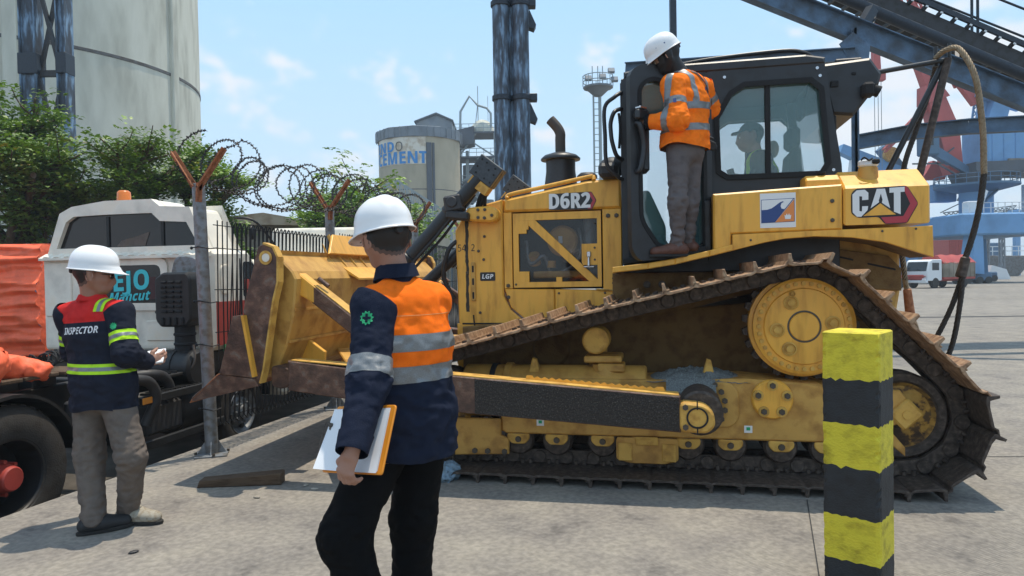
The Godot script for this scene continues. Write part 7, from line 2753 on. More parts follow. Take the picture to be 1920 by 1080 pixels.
func dozer_cab(t: Node3D, put: Callable) -> void:
	for far in [false, true]:
		var W := func(w: float) -> float: return 3.14 - w if far else w
		var z0 := minf(-W.call(0.87), -W.call(0.93))
		var z1 := maxf(-W.call(0.87), -W.call(0.93))
		# rear side panel round the sliding window
		var win := [1.845, 2.7, 1.95, 2.885, 2.05, 2.945, 2.53, 2.945, 2.6, 2.88, 2.645, 2.32, 2.6, 2.245, 1.92, 2.245, 1.855, 2.29]
		var out := [1.76, 2.75, 1.76, 3.06, 1.8, 3.115, 2.56, 3.115, 2.635, 3.08, 2.75, 2.3, 2.76, 2.09, 1.84, 2.09, 1.76, 2.09]
		var g := G()
		g.ring(P2(out), P2(win), z0, z1)
		var pm: MeshInstance3D = put.call("cab_side", g, "cab_black")
		var fr := G()
		var o2 := G().inset(P2(win), -0.028)
		var i2 := G().inset(P2(win), 0.012)
		fr.ring(o2, i2, minf(-W.call(0.853), -W.call(0.869)), maxf(-W.call(0.853), -W.call(0.869)))
		put.call("window_seal", fr, "rubber", pm)
		var gl := G()
		gl.prism(P2(win), -W.call(0.9), -W.call(0.897))
		put.call("window_glass", gl, "glass", pm)
		var mu := G()
		mu.box(Vector3(2.22, 2.595, -W.call(0.885)), Vector3(0.04, 0.7, 0.03), 0.005)
		put.call("window_bar", mu, "rubber", pm)
		# door opening: sill, pillars, header
		var fa := G()
		fa.ring(P2([1.09, 1.575, 1.09, 3.03, 1.13, 3.085, 1.76, 3.11, 1.76, 1.575]), P2([1.165, 1.66, 1.165, 2.95, 1.2, 3.0, 1.7, 3.02, 1.7, 1.66]), z0, z1)
		put.call("door_frame", fa, "cab_black")
		for e in [1.15, 1.135]:
			var sl := G()
			sl.ring(P2([e - 0.008, 1.63, e - 0.008, 2.98, 1.19, 3.03, 1.71, 3.05, 1.71, 1.63]), P2([e + 0.008, 1.645, e + 0.008, 2.97, 1.2, 3.015, 1.695, 3.035, 1.695, 1.645]), minf(-W.call(0.845 + (e - 1.13) * 0.6), -W.call(0.868)), maxf(-W.call(0.845 + (e - 1.13) * 0.6), -W.call(0.868)))
			if e > 1.14:
				put.call("door_seal", sl, "rubber")
	put.call("cab_base", slab([1.1, 1.5, 1.1, 1.6, 1.76, 1.6, 1.76, 2.08, 2.74, 2.08, 2.74, 1.5], 0.9, 2.24, 0.01), "black_dusty")
	put.call("cab_roof", slab([1.12, 3.07, 1.12, 3.12, 1.3, 3.15, 2.5, 3.15, 2.64, 3.12, 2.64, 3.07], 0.86, 2.28, 0.015), "cab_black")
	# roof rails
	for w in [0.95, 2.19]:
		var r := G()
		r.tube(spline([D(1.5, 3.15, w), D(1.62, 3.175, w), D(1.9, 3.2, w), D(2.35, 3.215, w), D(2.5, 3.19, w), D(2.56, 3.15, w)]), 0.016, 7)
		put.call("roof_rail", r, "black_paint")
	var hl := G()
	hl.box(D(2.2, 3.165, 1.2), Vector3(0.7, 0.03, 0.4), 0.008)
	put.call("roof_hatch", hl, "cab_black")
	# front wall with its glass
	for e in [[0.94, 0.08], [1.57, 0.06], [2.2, 0.08]]:
		var g := G()
		g.box(D(1.13, 2.52, e[0]), Vector3(0.07, 1.06, e[1]), 0.01)
		put.call("front_pillar", g, "cab_black")
	for v in [2.04, 3.03]:
		var g := G()
		g.box(D(1.13, v, 1.57), Vector3(0.07, 0.1, 1.34), 0.01)
		put.call("front_rail", g, "cab_black")
	var fl := G()
	fl.box(D(1.13, 1.78, 1.57), Vector3(0.06, 0.42, 0.66), 0.01)
	put.call("front_lower_wall", fl, "black_dusty")
	for s in [[0.975, 1.545], [1.595, 2.165]]:
		var g := G()
		g.quad(D(1.12, 2.09, s[0]), D(1.12, 2.09, s[1]), D(1.12, 2.985, s[1]), D(1.12, 2.985, s[0]), Vector3.LEFT)
		put.call("front_glass", g, "glass")
	for s in [[0.98, 1.22], [1.92, 2.16]]:
		var g := G()
		g.quad(D(1.12, 1.62, s[0]), D(1.12, 1.62, s[1]), D(1.12, 1.985, s[1]), D(1.12, 1.985, s[0]), Vector3.LEFT)
		put.call("front_glass", g, "glass")
	# back wall
	for e in [[0.95, 0.1], [2.19, 0.1]]:
		var g := G()
		g.bar(D(2.72, 2.08, e[0]), D(2.6, 3.08, e[0]), e[1], 0.08, 0.01)
		put.call("rear_pillar", g, "cab_black")
	var rb := G()
	rb.box(D(2.7, 2.17, 1.57), Vector3(0.06, 0.18, 1.2), 0.01)
	put.call("rear_wall", rb, "cab_black")
	var rg := G()
	rg.quad(D(2.69, 2.26, 1.0), D(2.69, 2.26, 2.14), D(2.6, 3.05, 2.14), D(2.6, 3.05, 1.0), Vector3.RIGHT)
	put.call("rear_glass", rg, "glass")
	# seat, console, levers
	var seat := G()
	seat.box(D(2.22, 1.86, 1.5), Vector3(0.5, 0.14, 0.5), 0.04)
	seat.prism(rounded([2.4, 1.88, 2.46, 2.5, 2.54, 2.52, 2.54, 1.84], 0.05), -1.73, -1.27, 0.04)
	seat.box(D(2.5, 2.62, 1.5), Vector3(0.1, 0.18, 0.28), 0.03)
	seat.box(D(2.25, 1.72, 1.5), Vector3(0.36, 0.2, 0.36), 0.02)
	put.call("seat", seat, "rubber")
	for w in [1.16, 1.84]:
		var g := G()
		g.box(D(2.2, 2.16, w), Vector3(0.42, 0.1, 0.14), 0.03)
		g.cyl(D(2.0, 2.19, w), D(1.96, 2.34, w), 0.022, 0.03, 10)
		put.call("arm_console", g, "black_dusty")
	var ds := G()
	ds.prism(rounded([1.2, 1.7, 1.2, 2.2, 1.3, 2.22, 1.44, 1.9, 1.44, 1.7], 0.04), -1.75, -1.3, 0.02)
	put.call("dashboard", ds, "black_dusty")
	var pdl := G()
	for w in [1.2, 1.92]:
		pdl.box(D(1.4, 1.72, w), Vector3(0.12, 0.2, 0.1), 0.02, Basis(Vector3.BACK, 0.5))
	put.call("pedal", pdl, "rubber")
	var mir := G()
	mir.box(D(2.5, 2.78, 1.1), Vector3(0.05, 0.17, 0.14), 0.02)
	mir.tube([D(2.52, 2.84, 1.1), D(2.56, 2.98, 1.05)], 0.01, 5)
	put.call("inside_mirror", mir, "rubber")
	var spk := G()
	spk.ell(D(2.42, 2.62, 1.98), Vector3(0.05, 0.08, 0.08))
	put.call("rear_work_light", spk, "wall_grey")
	# open door, hinged at its rear edge and standing out from the cab
	var h := D(1.78, 0, 0.84)
	var dirx := (D(1.17, 0, 0.47) - h)
	var dl := dirx.length()
	dirx /= dl
	var xf := Transform3D(Basis(dirx, Vector3.UP, dirx.cross(Vector3.UP)), h)
	var dg := G()
	var dop := rounded([0.0, 1.62, 0.0, 2.96, dl - 0.16, 3.09, dl, 3.02, dl, 1.68, dl - 0.06, 1.59], 0.08, 4)
	var dip := rounded([0.07, 1.69, 0.07, 2.86, dl - 0.19, 2.97, dl - 0.085, 2.9, dl - 0.085, 1.9, dl - 0.24, 1.69], 0.07, 4)
	dg.ring(dop, dip, -0.03, 0.03, xf)
	var dm: MeshInstance3D = put.call("cab_door", dg, "cab_black")
	var se := G()
	se.ring(G().inset(dip, -0.02), G().inset(dip, 0.012), -0.036, 0.036, xf)
	put.call("door_seal", se, "rubber", dm)
	var gl := G()
	gl.prism(dip, -0.004, 0.004, 0.0, xf)
	put.call("door_glass", gl, "glass", dm)
	for z in [0.07, -0.07]:
		var hd := G()
		var pts := []
		for p in [Vector3(dl - 0.05, 2.62, z * 0.4), Vector3(dl - 0.06, 2.6, z), Vector3(dl - 0.09, 2.45, z), Vector3(dl - 0.06, 2.28, z), Vector3(dl - 0.05, 2.26, z * 0.4)]:
			pts.append(xf * p)
		hd.tube(spline(pts), 0.022, 8)
		put.call("door_handle", hd, "black_paint", dm)
	var lk := G()
	lk.box(xf * Vector3(dl - 0.12, 2.5, 0.0), Vector3(0.09, 0.5, 0.1), 0.03, xf.basis)
	put.call("lock_case", lk, "black_paint", dm)
	# grab handles and lamp by the front corner
	for e in [[0.0, 0.97, 2.93, 2.28], [0.05, 1.02, 2.8, 2.44]]:
		var g := G()
		var hw: float = 0.8 - e[0]
		g.tube(spline([D(1.1, e[2] + 0.03, 0.87), D(1.05, e[2] - 0.02, hw), D(e[1], e[2] - 0.1, hw), D(e[1], (e[2] + e[3]) * 0.5, hw), D(e[1] + 0.01, e[3] + 0.1, hw), D(1.06, e[3], hw + 0.02), D(1.1, e[3] - 0.02, 0.87)]), 0.017, 8)
		put.call("grab_rail", g, "black_paint")
	var dh := G()
	dh.tube(spline([D(1.08, 2.78, 0.82), D(1.09, 2.66, 0.8), D(1.08, 2.5, 0.81)]), 0.012, 6)
	put.call("strap", dh, "rubber")
	var lm := G()
	lm.box(D(0.98, 2.35, 1.0), Vector3(0.16, 0.12, 0.2), 0.03)
	lm.ell(D(1.0, 2.4, 1.15), Vector3(0.12, 0.09, 0.12))
	put.call("front_lamp_pod", lm, "black_dusty")
	# air conditioner housing behind the roof
	put.call("rear_housing", slab([2.62, 3.09, 2.98, 3.115, 3.06, 2.99, 3.04, 2.91, 2.86, 2.68, 2.7, 2.7], 0.95, 2.2, 0.02), "cab_black")
	var seam := G()
	seam.box(D(2.72, 2.93, 0.945), Vector3(0.06, 0.05, 0.012), 0.005)
	seam.box(D(2.86, 3.0, 0.945), Vector3(0.03, 0.02, 0.012), 0.004)
	put.call("housing_catch", seam, "rubber")
	var wl := G()
	wl.box(D(2.95, 2.86, 0.92), Vector3(0.09, 0.11, 0.1), 0.02)
	wl.cyl(D(2.99, 2.86, 0.92), D(3.03, 2.84, 0.92), 0.04, 0.045, 14)
	wl.box(D(2.7, 2.62, 0.93), Vector3(0.05, 0.13, 0.05), 0.01)
	put.call("work_light", wl, "rubber")
	var tp := G()
	tp.box(D(2.85, 3.13, 1.3), Vector3(0.2, 0.04, 0.5), 0.01)
	put.call("housing_lid", tp, "black_dusty")
	for e in [[2.6, 2.98], [2.69, 2.26], [1.9, 3.02], [2.58, 3.04]]:
		var g := G()
		g.cyl(D(e[0], e[1], 0.868), D(e[0], e[1], 0.858), 0.014, 0.012, 10)
		put.call("cab_bolt", g, "chrome")

func dozer_rear(t: Node3D, put: Callable) -> void:
	# battery box with the fleet sticker
	var b: MeshInstance3D = put.call("battery_box", slab([1.785, 1.655, 1.785, 2.085, 2.45, 2.112, 2.69, 2.12, 2.69, 1.79, 1.915, 1.78, 1.915, 1.665], 0.6, 1.3, 0.012), "yellow")
	for e in [[2.62, 2.0], [2.62, 1.86]]:
		var g := G()
		bolt_at(g, e[0], e[1], 0.6, 0.016)
		put.call("bolt", g, "bolt", b)
	var wx := Transform3D(Basis(Vector3.FORWARD, Vector3.UP, Vector3.RIGHT), Vector3.ZERO)   # polygons in (w, v) along u
	var sb := G()
	sb.prism(P2([0.64, 2.1, 0.64, 2.16, 0.7, 2.2, 1.2, 2.2, 1.2, 2.1]), 2.45, 2.688, 0.01, wx)
	put.call("filler_box", sb, "yellow")
	var kn := G()
	kn.lathe([Vector2(0.022, 0), Vector2(0.022, 0.03), Vector2(0.035, 0.035), Vector2(0.035, 0.05), Vector2(0, 0.05)], D(2.57, 2.18, 0.72), Vector3.UP, 14)
	put.call("filler_knob", kn, "rubber")
	var sk := G()
	sk.box(D(2.245, 1.945, 0.599), Vector3(0.25, 0.255, 0.004))
	var sm: MeshInstance3D = put.call("sticker", sk, "white_print")
	var E := func(x: float, y: float) -> Vector2: return Vector2(2.245 - 0.125 + x * 0.25, 1.945 - 0.1275 + y * 0.255)
	var pg := func(pts: Array, m: String, called: String, w: float) -> void:
		var p := PackedVector2Array()
		for k in range(0, pts.size(), 2):
			p.append(E.call(pts[k], pts[k + 1]))
		var g := G()
		g.prism(p, -w - 0.001, -w)
		put.call(called, g, m, sm)
	pg.call([0.03, 0.14, 0.03, 0.82, 0.97, 0.84, 0.97, 0.16], "navy_print", "sticker_border", 0.5962)
	pg.call([0.045, 0.15, 0.045, 0.805, 0.955, 0.825, 0.955, 0.175], "white_print", "sticker_field", 0.5948)
	pg.call([0.045, 0.15, 0.045, 0.52, 0.2, 0.525, 0.32, 0.56, 0.44, 0.64, 0.56, 0.73, 0.64, 0.755, 0.68, 0.73, 0.66, 0.735, 0.6, 0.7, 0.575, 0.62, 0.6, 0.55, 0.66, 0.53, 0.69, 0.535, 0.4, 0.155], "navy_print", "wave_emblem", 0.5934)
	pg.call([0.42, 0.155, 0.955, 0.8, 0.955, 0.175], "orange_print", "orange_corner", 0.5934)
	pg.call([0.385, 0.15, 0.93, 0.825, 0.955, 0.825, 0.41, 0.15], "navy_print", "sticker_line", 0.592)
	pg.call([0.7, 0.24, 0.68, 0.36, 0.72, 0.34, 0.74, 0.4, 0.775, 0.34, 0.81, 0.4, 0.83, 0.34, 0.87, 0.36, 0.85, 0.24], "white_print", "crown_emblem", 0.592)
	# fuel tank
	var tk := G()
	tk.prism(P2([0.6, 1.82, 0.6, 2.085, 0.625, 2.11, 0.83, 2.235, 2.31, 2.235, 2.52, 2.11, 2.54, 2.085, 2.54, 1.82]), 2.698, 3.27, 0.014, wx)
	var tm: MeshInstance3D = put.call("fuel_tank", tk, "yellow")
	var cp := G()
	cp.cyl(D(2.905, 2.14, 0.76), D(2.905, 2.255, 0.76), 0.07, 0.066, 24, true, 0.008)
	put.call("filler_neck", cp, "yellow_dirty", tm)
	var cc := G()
	cc.cyl(D(2.905, 2.255, 0.76), D(2.905, 2.305, 0.76), 0.069, 0.069, 24, true, 0.01)
	put.call("filler_cap", cc, "crane_white", tm)
	var ck := G()
	ck.box(D(2.94, 2.285, 0.7), Vector3(0.05, 0.034, 0.06), 0.008)
	ck.tube(spline([D(2.84, 2.295, 0.69), D(2.86, 2.315, 0.68), D(2.89, 2.295, 0.68), D(2.92, 2.31, 0.7)]), 0.007, 5)
	put.call("cap_lock", ck, "rubber", tm)
	dozer_logo(tm, put)
	# fender: side plate with the arched lower edge, top sheet and running board
	var fd: MeshInstance3D = put.call("fender", slab([1.92, 1.775, 3.28, 1.8, 3.285, 1.575, 2.97, 1.69, 2.75, 1.73, 2.5, 1.745, 2.3, 1.735, 2.15, 1.71, 1.92, 1.655], 0.585, 0.62, 0.004), "yellow")
	for e in [[2.05, 1.73], [2.95, 1.77], [3.17, 1.78]]:
		var g := G()
		bolt_at(g, e[0], e[1], 0.585, 0.009, 0.006)
		put.call("bolt", g, "bolt", fd)
	var sh := G()
	var pts := [Vector2(1.03, 1.505), Vector2(1.3, 1.53), Vector2(1.5, 1.56), Vector2(1.75, 1.615), Vector2(1.92, 1.655), Vector2(2.15, 1.71), Vector2(2.3, 1.735), Vector2(2.5, 1.745), Vector2(2.75, 1.73), Vector2(2.97, 1.69), Vector2(3.27, 1.58)]
	for k in pts.size() - 1:
		var p: Vector2 = pts[k]
		var q: Vector2 = pts[k + 1]
		sh.quad(D(p.x, p.y, 0.62), D(q.x, q.y, 0.62), D(q.x, q.y, 1.05), D(p.x, p.y, 1.05), Vector3.DOWN)
		sh.quad(D(p.x, p.y + 0.015, 0.62), D(q.x, q.y + 0.015, 0.62), D(q.x, q.y + 0.015, 1.05), D(p.x, p.y + 0.015, 1.05), Vector3.UP)
	put.call("fender_underside", sh, "yellow_shaded")
	var rbd := G()
	for k in 4:
		var p: Vector2 = pts[k]
		var q: Vector2 = pts[k + 1]
		rbd.prism(PackedVector2Array([p, q, q + Vector2(0, 0.045), p + Vector2(0, 0.045)]), -0.95, -0.545, 0.006)
	put.call("running_board", rbd, "yellow")
	var sil := G()
	sil.prism(P2([1.1, 1.565, 1.74, 1.655, 1.74, 1.7, 1.1, 1.61]), -0.9, -0.66, 0.008)
	put.call("step_mat", sil, "rubber")
	var stf := G()
	stf.box(D(1.75, 1.85, 0.8), Vector3(0.05, 0.4, 0.16), 0.01)
	put.call("step_side", stf, "black_dusty")
	var ip: MeshInstance3D = put.call("inner_guard", slab([1.0, 1.1, 1.0, 1.5, 1.9, 1.62, 2.5, 1.7, 3.1, 1.6, 3.19, 1.5, 3.19, 1.33, 2.4, 1.4, 1.6, 1.2], 0.97, 1.02, 0.004), "yellow_shaded")
	for u in [1.28, 1.4, 1.9, 2.42]:
		var g := G()
		g.lathe([Vector2(0.03, 0), Vector2(0.03, 0.012), Vector2(0.02, 0.014), Vector2(0.018, 0.004), Vector2(0, 0.004)], D(u, 1.405 if u < 2 else 1.55, 0.97), Vector3.BACK, 18)
		put.call("plug", g, "bolt", ip)
	for e in [[3.05, 1.52], [2.75, 1.6]]:
		var g := G()
		g.prism(rounded([e[0] - 0.1, e[1] + 0.03, e[0] + 0.1, e[1] - 0.02, e[0] + 0.1, e[1] - 0.035, e[0] - 0.1, e[1] + 0.015], 0.008), -0.97, -0.9685)
		put.call("slot", g, "rubber", ip)
	put.call("rear_case", slab([2.4, 0.6, 2.4, 1.85, 3.2, 1.85, 3.2, 1.33, 3.1, 0.7], 1.03, 2.11, 0.02), "yellow_dirty")
	# frame on the tail that the lifting sling hangs from
	for e in [[D(3.0, 3.06, 1.25), D(3.72, 3.2, 1.5), 0.02, "black_paint"], [D(3.69, 3.2, 1.5), D(3.2, 2.2, 1.5), 0.024, "black_paint"], [D(3.7, 3.2, 1.47), D(3.42, 2.0, 1.47), 0.03, "track_steel"], [D(3.62, 3.15, 1.5), D(3.62, 3.31, 1.5), 0.016, "black_paint"], [D(3.72, 3.16, 1.5), D(3.72, 3.33, 1.5), 0.014, "black_paint"], [D(3.42, 2.0, 1.47), D(3.1, 1.7, 1.47), 0.03, "track_steel"]]:
		var g := G()
		g.cyl(e[0], e[1], e[2], e[2], 10)
		put.call("tail_frame", g, e[3])
	var sl := thing("wire_rope_sling", "thick twisted wire rope sling looped over the bulldozer's tail frame", "rope sling")
	sl.transform = t.transform
	var lit := [D(3.62, 3.22, 1.5), D(3.66, 3.25, 1.4), D(3.72, 3.22, 1.3), D(3.79, 2.98, 1.2), D(3.84, 2.6, 1.2), D(3.85, 2.22, 1.2)]
	rope(sl, spline(lit, 6), 0.023, M["rope_steel"])
	rope(sl, spline([D(3.85, 2.22, 1.2), D(3.82, 1.98, 1.2), D(3.77, 1.75, 1.2), D(3.71, 1.55, 1.2)], 5), 0.023, M["rope_dark"])
	rope(sl, spline([D(3.69, 1.42, 1.2), D(3.62, 1.2, 1.2), D(3.52, 0.96, 1.22), D(3.4, 0.7, 1.25)], 5), 0.02, M["rope_dark"], 5)
	rope(sl, spline([D(3.69, 1.42, 1.18), D(3.66, 1.2, 1.16), D(3.61, 0.86, 1.2), D(3.5, 0.6, 1.25)], 5), 0.02, M["rope_dark"], 5)
	rope(sl, spline([D(3.62, 3.22, 1.5), D(3.68, 3.1, 1.75), D(3.6, 2.72, 1.9), D(3.5, 2.4, 1.9), D(3.46, 2.0, 1.9), D(3.47, 1.7, 1.9), D(3.5, 1.4, 1.9)], 6), 0.023, M["rope_dark"])
	rope(sl, spline([D(3.48, 1.62, 1.9), D(3.5, 1.4, 1.9), D(3.515, 1.3, 1.9)], 5), 0.023, M["rope_steel"])
	rope(sl, spline([D(3.54, 1.1, 1.9), D(3.6, 0.92, 1.9), D(3.6, 0.6, 1.9)], 5), 0.02, M["rope_steel"], 5)
	for e in [[D(3.72, 1.58, 1.2), D(3.68, 1.42, 1.2), "track_steel"], [D(3.515, 1.32, 1.9), D(3.54, 1.08, 1.9), "rust"]]:
		var g := G()
		g.cyl(e[0], e[1], 0.034, 0.04, 16, true, 0.01)
		part(sl, "ferrule", g, M[e[2]])

func dozer_logo(tm: Node3D, put: Callable) -> void:
	# letters C A T with a triangle, a red hexagon behind; x right, y up in units of the badge height
	var o := Vector2(2.752, 1.87)
	var k := 0.208
	var S := func(p: Array) -> PackedVector2Array:
		var q := PackedVector2Array()
		for i in range(0, p.size(), 2):
			q.append(o + Vector2(p[i], p[i + 1]) * k)
		return q
	var lay := func(p: Array, w: float, m: String, called: String, par: Node, rnd := 0.0) -> MeshInstance3D:
		var q: PackedVector2Array = S.call(p)
		if rnd > 0.0:
			var flat := []
			for v in q:
				flat.append(v.x)
				flat.append(v.y)
			q = rounded(flat, rnd, 4)
		var g := G()
		g.prism(q, -w - 0.0015, -w)
		return put.call(called, g, m, par)
	var hexa := [0.92, -0.22, 1.08, -0.21, 1.74, -0.2, 2.1, 0.44, 1.75, 1.03, 1.5, 1.04, 1.4, 0.3]
	var bm: MeshInstance3D = lay.call([-0.02, 0.16, -0.02, 0.86, 0.14, 1.02, 1.76, 1.06, 2.12, 0.44, 1.76, -0.23, 1.06, -0.25, 0.86, 0.02, 0.2, 0.0], 0.5975, "black_print", "maker_badge", tm, 0.02)
	lay.call([1.62, 1.02, 1.76, 1.03, 2.09, 0.44, 1.74, -0.2, 1.08, -0.22, 0.93, -0.0, 1.64, 0.02, 1.86, 0.44], 0.596, "red_print", "red_hexagon", bm)
	lay.call([1.5, 0.92, 1.66, 0.84, 1.83, 0.44, 1.6, 0.06, 1.2, 0.05], 0.5945, "black_print", "hexagon_field", bm)
	# C
	lay.call([0.02, 0.2, 0.02, 0.82, 0.16, 0.96, 0.42, 0.97, 0.53, 0.86, 0.53, 0.62, 0.33, 0.61, 0.33, 0.74, 0.24, 0.75, 0.24, 0.24, 0.32, 0.22, 0.33, 0.4, 0.52, 0.4, 0.5, 0.26, 0.3, 0.04, 0.16, 0.04], 0.593, "white_print", "letter", bm)
	# A
	lay.call([0.6, 0.32, 0.8, 0.98, 1.06, 0.98, 1.22, 0.3, 0.96, 0.5, 0.98, 0.6, 0.93, 0.82, 0.86, 0.58, 0.87, 0.52], 0.593, "white_print", "letter", bm)
	# T
	lay.call([1.2, 0.83, 1.2, 1.0, 1.68, 1.02, 1.68, 0.85, 1.55, 0.845, 1.55, 0.08, 1.34, 0.18, 1.34, 0.835], 0.593, "white_print", "letter", bm)
	# triangle
	lay.call([0.36, 0.06, 0.91, 0.48, 1.4, 0.08], 0.5915, "yellow", "yellow_triangle", bm)

# ------------------------------------------------------------------ people
func hand_bones(out: Array, wr: Vector3, dir: Vector3, pn: Vector3, th: Vector3, curl: float, k := 1.0) -> void:
	# dir: wrist to knuckles, pn: out of the palm, th: towards the thumb side
	var s := 0.092 * k
	var kn := wr + dir * s
	out.append([wr - dir * 0.02, wr + dir * 0.02, 0.025 * k, 0.026 * k, th, 1.15])
	out.append([wr + dir * 0.03 * k, kn - dir * 0.012 * k, 0.0155 * k, 0.0145 * k, th, 2.3])
	for i in 4:
		var off := th * (0.031 - 0.0205 * i) * k
		var ln: float = [0.074, 0.082, 0.076, 0.06][i] * k
		var r: float = [0.0095, 0.0098, 0.0092, 0.0082][i] * k
		var p := kn + off - dir * (0.004 if i == 1 or i == 2 else 0.01) * k
		var d := dir.rotated(th.normalized(), 0.0)
		var ang := curl * (0.55 + 0.07 * i)
		for q in 3:
			var axis := dir.cross(pn).normalized()
			d = d.rotated(axis, ang)
			var e := p + d * ln * ([0.45, 0.31, 0.24][q] as float)
			out.append([p, e, r * (1.0 - q * 0.07), r * (0.94 - q * 0.08)])
			p = e
			ang = curl * (0.75 if q == 0 else 0.5)
	var t0 := wr + dir * 0.028 * k + th * 0.02 * k
	var td := (dir * 0.75 + th * 0.75 + pn * 0.25).normalized()
	var t1 := t0 + td * 0.042 * k
	out.append([t0, t1, 0.014 * k, 0.0115 * k])
	var td2 := (dir * 0.9 + th * 0.1 + pn * (0.3 + curl * 0.4)).normalized()
	var t2 := t1 + td2 * 0.032 * k
	out.append([t1, t2, 0.011 * k, 0.0098 * k])
	out.append([t2, t2 + (td2 + pn * 0.3 * curl).normalized() * 0.024 * k, 0.0098 * k, 0.0082 * k])

func head_blob(hc: Vector3, up: Vector3, f: Vector3, neck: Vector3) -> Blob:
	var l := up.cross(f).normalized()
	var b := []
	b.append([hc + up * 0.035 - f * 0.03, hc + up * 0.03 + f * 0.022, 0.082, 0.078])
	b.append([hc + f * 0.04 - up * 0.0, hc + f * 0.045 - up * 0.06, 0.058, 0.044])
	b.append([hc + f * 0.058 - up * 0.088, hc + f * 0.064 - up * 0.088, 0.026, 0.022])
	for s in [-1.0, 1.0]:
		b.append([hc + l * 0.05 * s - up * 0.04 + f * 0.0, hc + l * 0.032 * s - up * 0.08 + f * 0.045, 0.03, 0.024])
		b.append([hc + l * 0.042 * s + f * 0.058 - up * 0.022, hc + l * 0.05 * s + f * 0.042 - up * 0.02, 0.024, 0.022])
		b.append([hc + l * 0.088 * s - f * 0.016 + up * 0.018, hc + l * 0.084 * s - f * 0.006 - up * 0.03, 0.0135, 0.009])
		b.append([hc + l * 0.093 * s - f * 0.026 + up * 0.014, hc + l * 0.09 * s - f * 0.02 - up * 0.014, 0.01, 0.008])
	b.append([hc + f * 0.094 + up * 0.008, hc + f * 0.11 - up * 0.03, 0.0095, 0.0125])
	for s in [-1.0, 1.0]:
		b.append([hc + f * 0.098 - up * 0.034 + l * 0.012 * s, hc + f * 0.094 - up * 0.034 + l * 0.014 * s, 0.0085, 0.0085])
	b.append([hc + f * 0.09 - up * 0.06 - l * 0.015, hc + f * 0.09 - up * 0.06 + l * 0.015, 0.0085, 0.0085])
	b.append([hc + f * 0.088 - up * 0.071 - l * 0.013, hc + f * 0.088 - up * 0.071 + l * 0.013, 0.009, 0.009])
	b.append([hc - up * 0.05 - f * 0.02, neck - up * 0.03, 0.051, 0.057])
	var bl := Blob.new(b, 0.006, 0.011)
	for s in [-1.0, 1.0]:
		bl.carve(hc + l * 0.033 * s + f * 0.108 + up * 0.004, hc + l * 0.04 * s + f * 0.104 + up * 0.004, 0.017, 0.008)
	bl.carve(hc + f * 0.104 - up * 0.0655 - l * 0.016, hc + f * 0.104 - up * 0.0655 + l * 0.016, 0.004, 0.004)
	return bl

func helmet(hc: Vector3, up: Vector3, f: Vector3, k := 1.0) -> Geo:
	var l := up.cross(f).normalized()
	var o := hc + up * 0.064 * k
	var g := G()
	var P := func(u: float, v: float) -> Vector3:
		var a := u * TAU
		var fr := maxf(0.0, cos(a))
		var rx := (0.137 if cos(a) > 0.0 else 0.134) * k
		var rz := 0.112 * k
		var p: Vector3
		if v < 0.7:
			var th := (1.0 - v / 0.7) * PI * 0.5
			var c := pow(cos(th), 0.82)
			var y := sin(th) * 0.113 * k
			var lat := sin(a) * rz * c
			y += 0.007 * k * exp(-pow(lat / (0.022 * k), 2.0)) * smoothstep(0.1, 0.5, sin(th))
			y += 0.003 * k * exp(-pow((absf(lat) - 0.045 * k) / (0.01 * k), 2.0)) * smoothstep(0.2, 0.6, sin(th))
			p = f * cos(a) * rx * c + l * lat + up * y
		else:
			var s := (v - 0.7) / 0.3
			var w := (0.009 + 0.045 * pow(fr, 1.8)) * k * s
			p = f * cos(a) * (rx + w) + l * sin(a) * (rz + w) - up * (0.022 * smoothstep(0.0, 0.45, s) + (0.012 + 0.012 * fr) * s) * k
		return o + p
	g.grid(56, 30, P, up)
	# grid() turns every normal towards one side: give the shell outward normals instead
	for i in g.n.size():
		if g.n[i].dot(g.v[i] - (o - up * 0.03)) < 0.0:
			g.n[i] = -g.n[i]
	for i in range(0, g.v.size(), 3):
		if (g.v[i + 1] - g.v[i]).cross(g.v[i + 2] - g.v[i]).dot(g.n[i] + g.n[i + 1] + g.n[i + 2]) > 0.0:
			var t := g.v[i + 1]
			g.v[i + 1] = g.v[i + 2]
			g.v[i + 2] = t
			var m := g.n[i + 1]
			g.n[i + 1] = g.n[i + 2]
			g.n[i + 2] = m
	# rolled edge
	var rim := []
	for i in 56:
		rim.append(P.call(i / 56.0, 1.0))
	g.tube(rim, 0.0035 * k, 5, true)
	return g

func decal(b: Blob, o: Vector3, dir: Vector3, up: Vector3, poly: PackedVector2Array, push: float) -> Geo:
	var g := G()
	var x := up.cross(dir).normalized() * -1.0
	var y := dir.cross(x).normalized() * -1.0
	if y.dot(up) < 0:
		y = -y
	var idx := Geometry2D.triangulate_polygon(poly)
	for k in range(0, idx.size(), 3):
		var q := []
		for j in 3:
			var p := poly[idx[k + j]]
			var h := b.hit(o + x * p.x + y * p.y, dir, 0.5)
			if h == Vector3.INF:
				break
			q.append(h - dir * push)
		if q.size() == 3:
			g.flat(q[0], q[1], q[2], -dir)
	return g

func gear(r: float) -> PackedVector2Array:
	var p := PackedVector2Array()
	for k in 44:
		var a := TAU * k / 44
		var q := r if (k % 4) < 2 else r * 0.8
		p.append(Vector2(cos(a), sin(a)) * q)
	return p

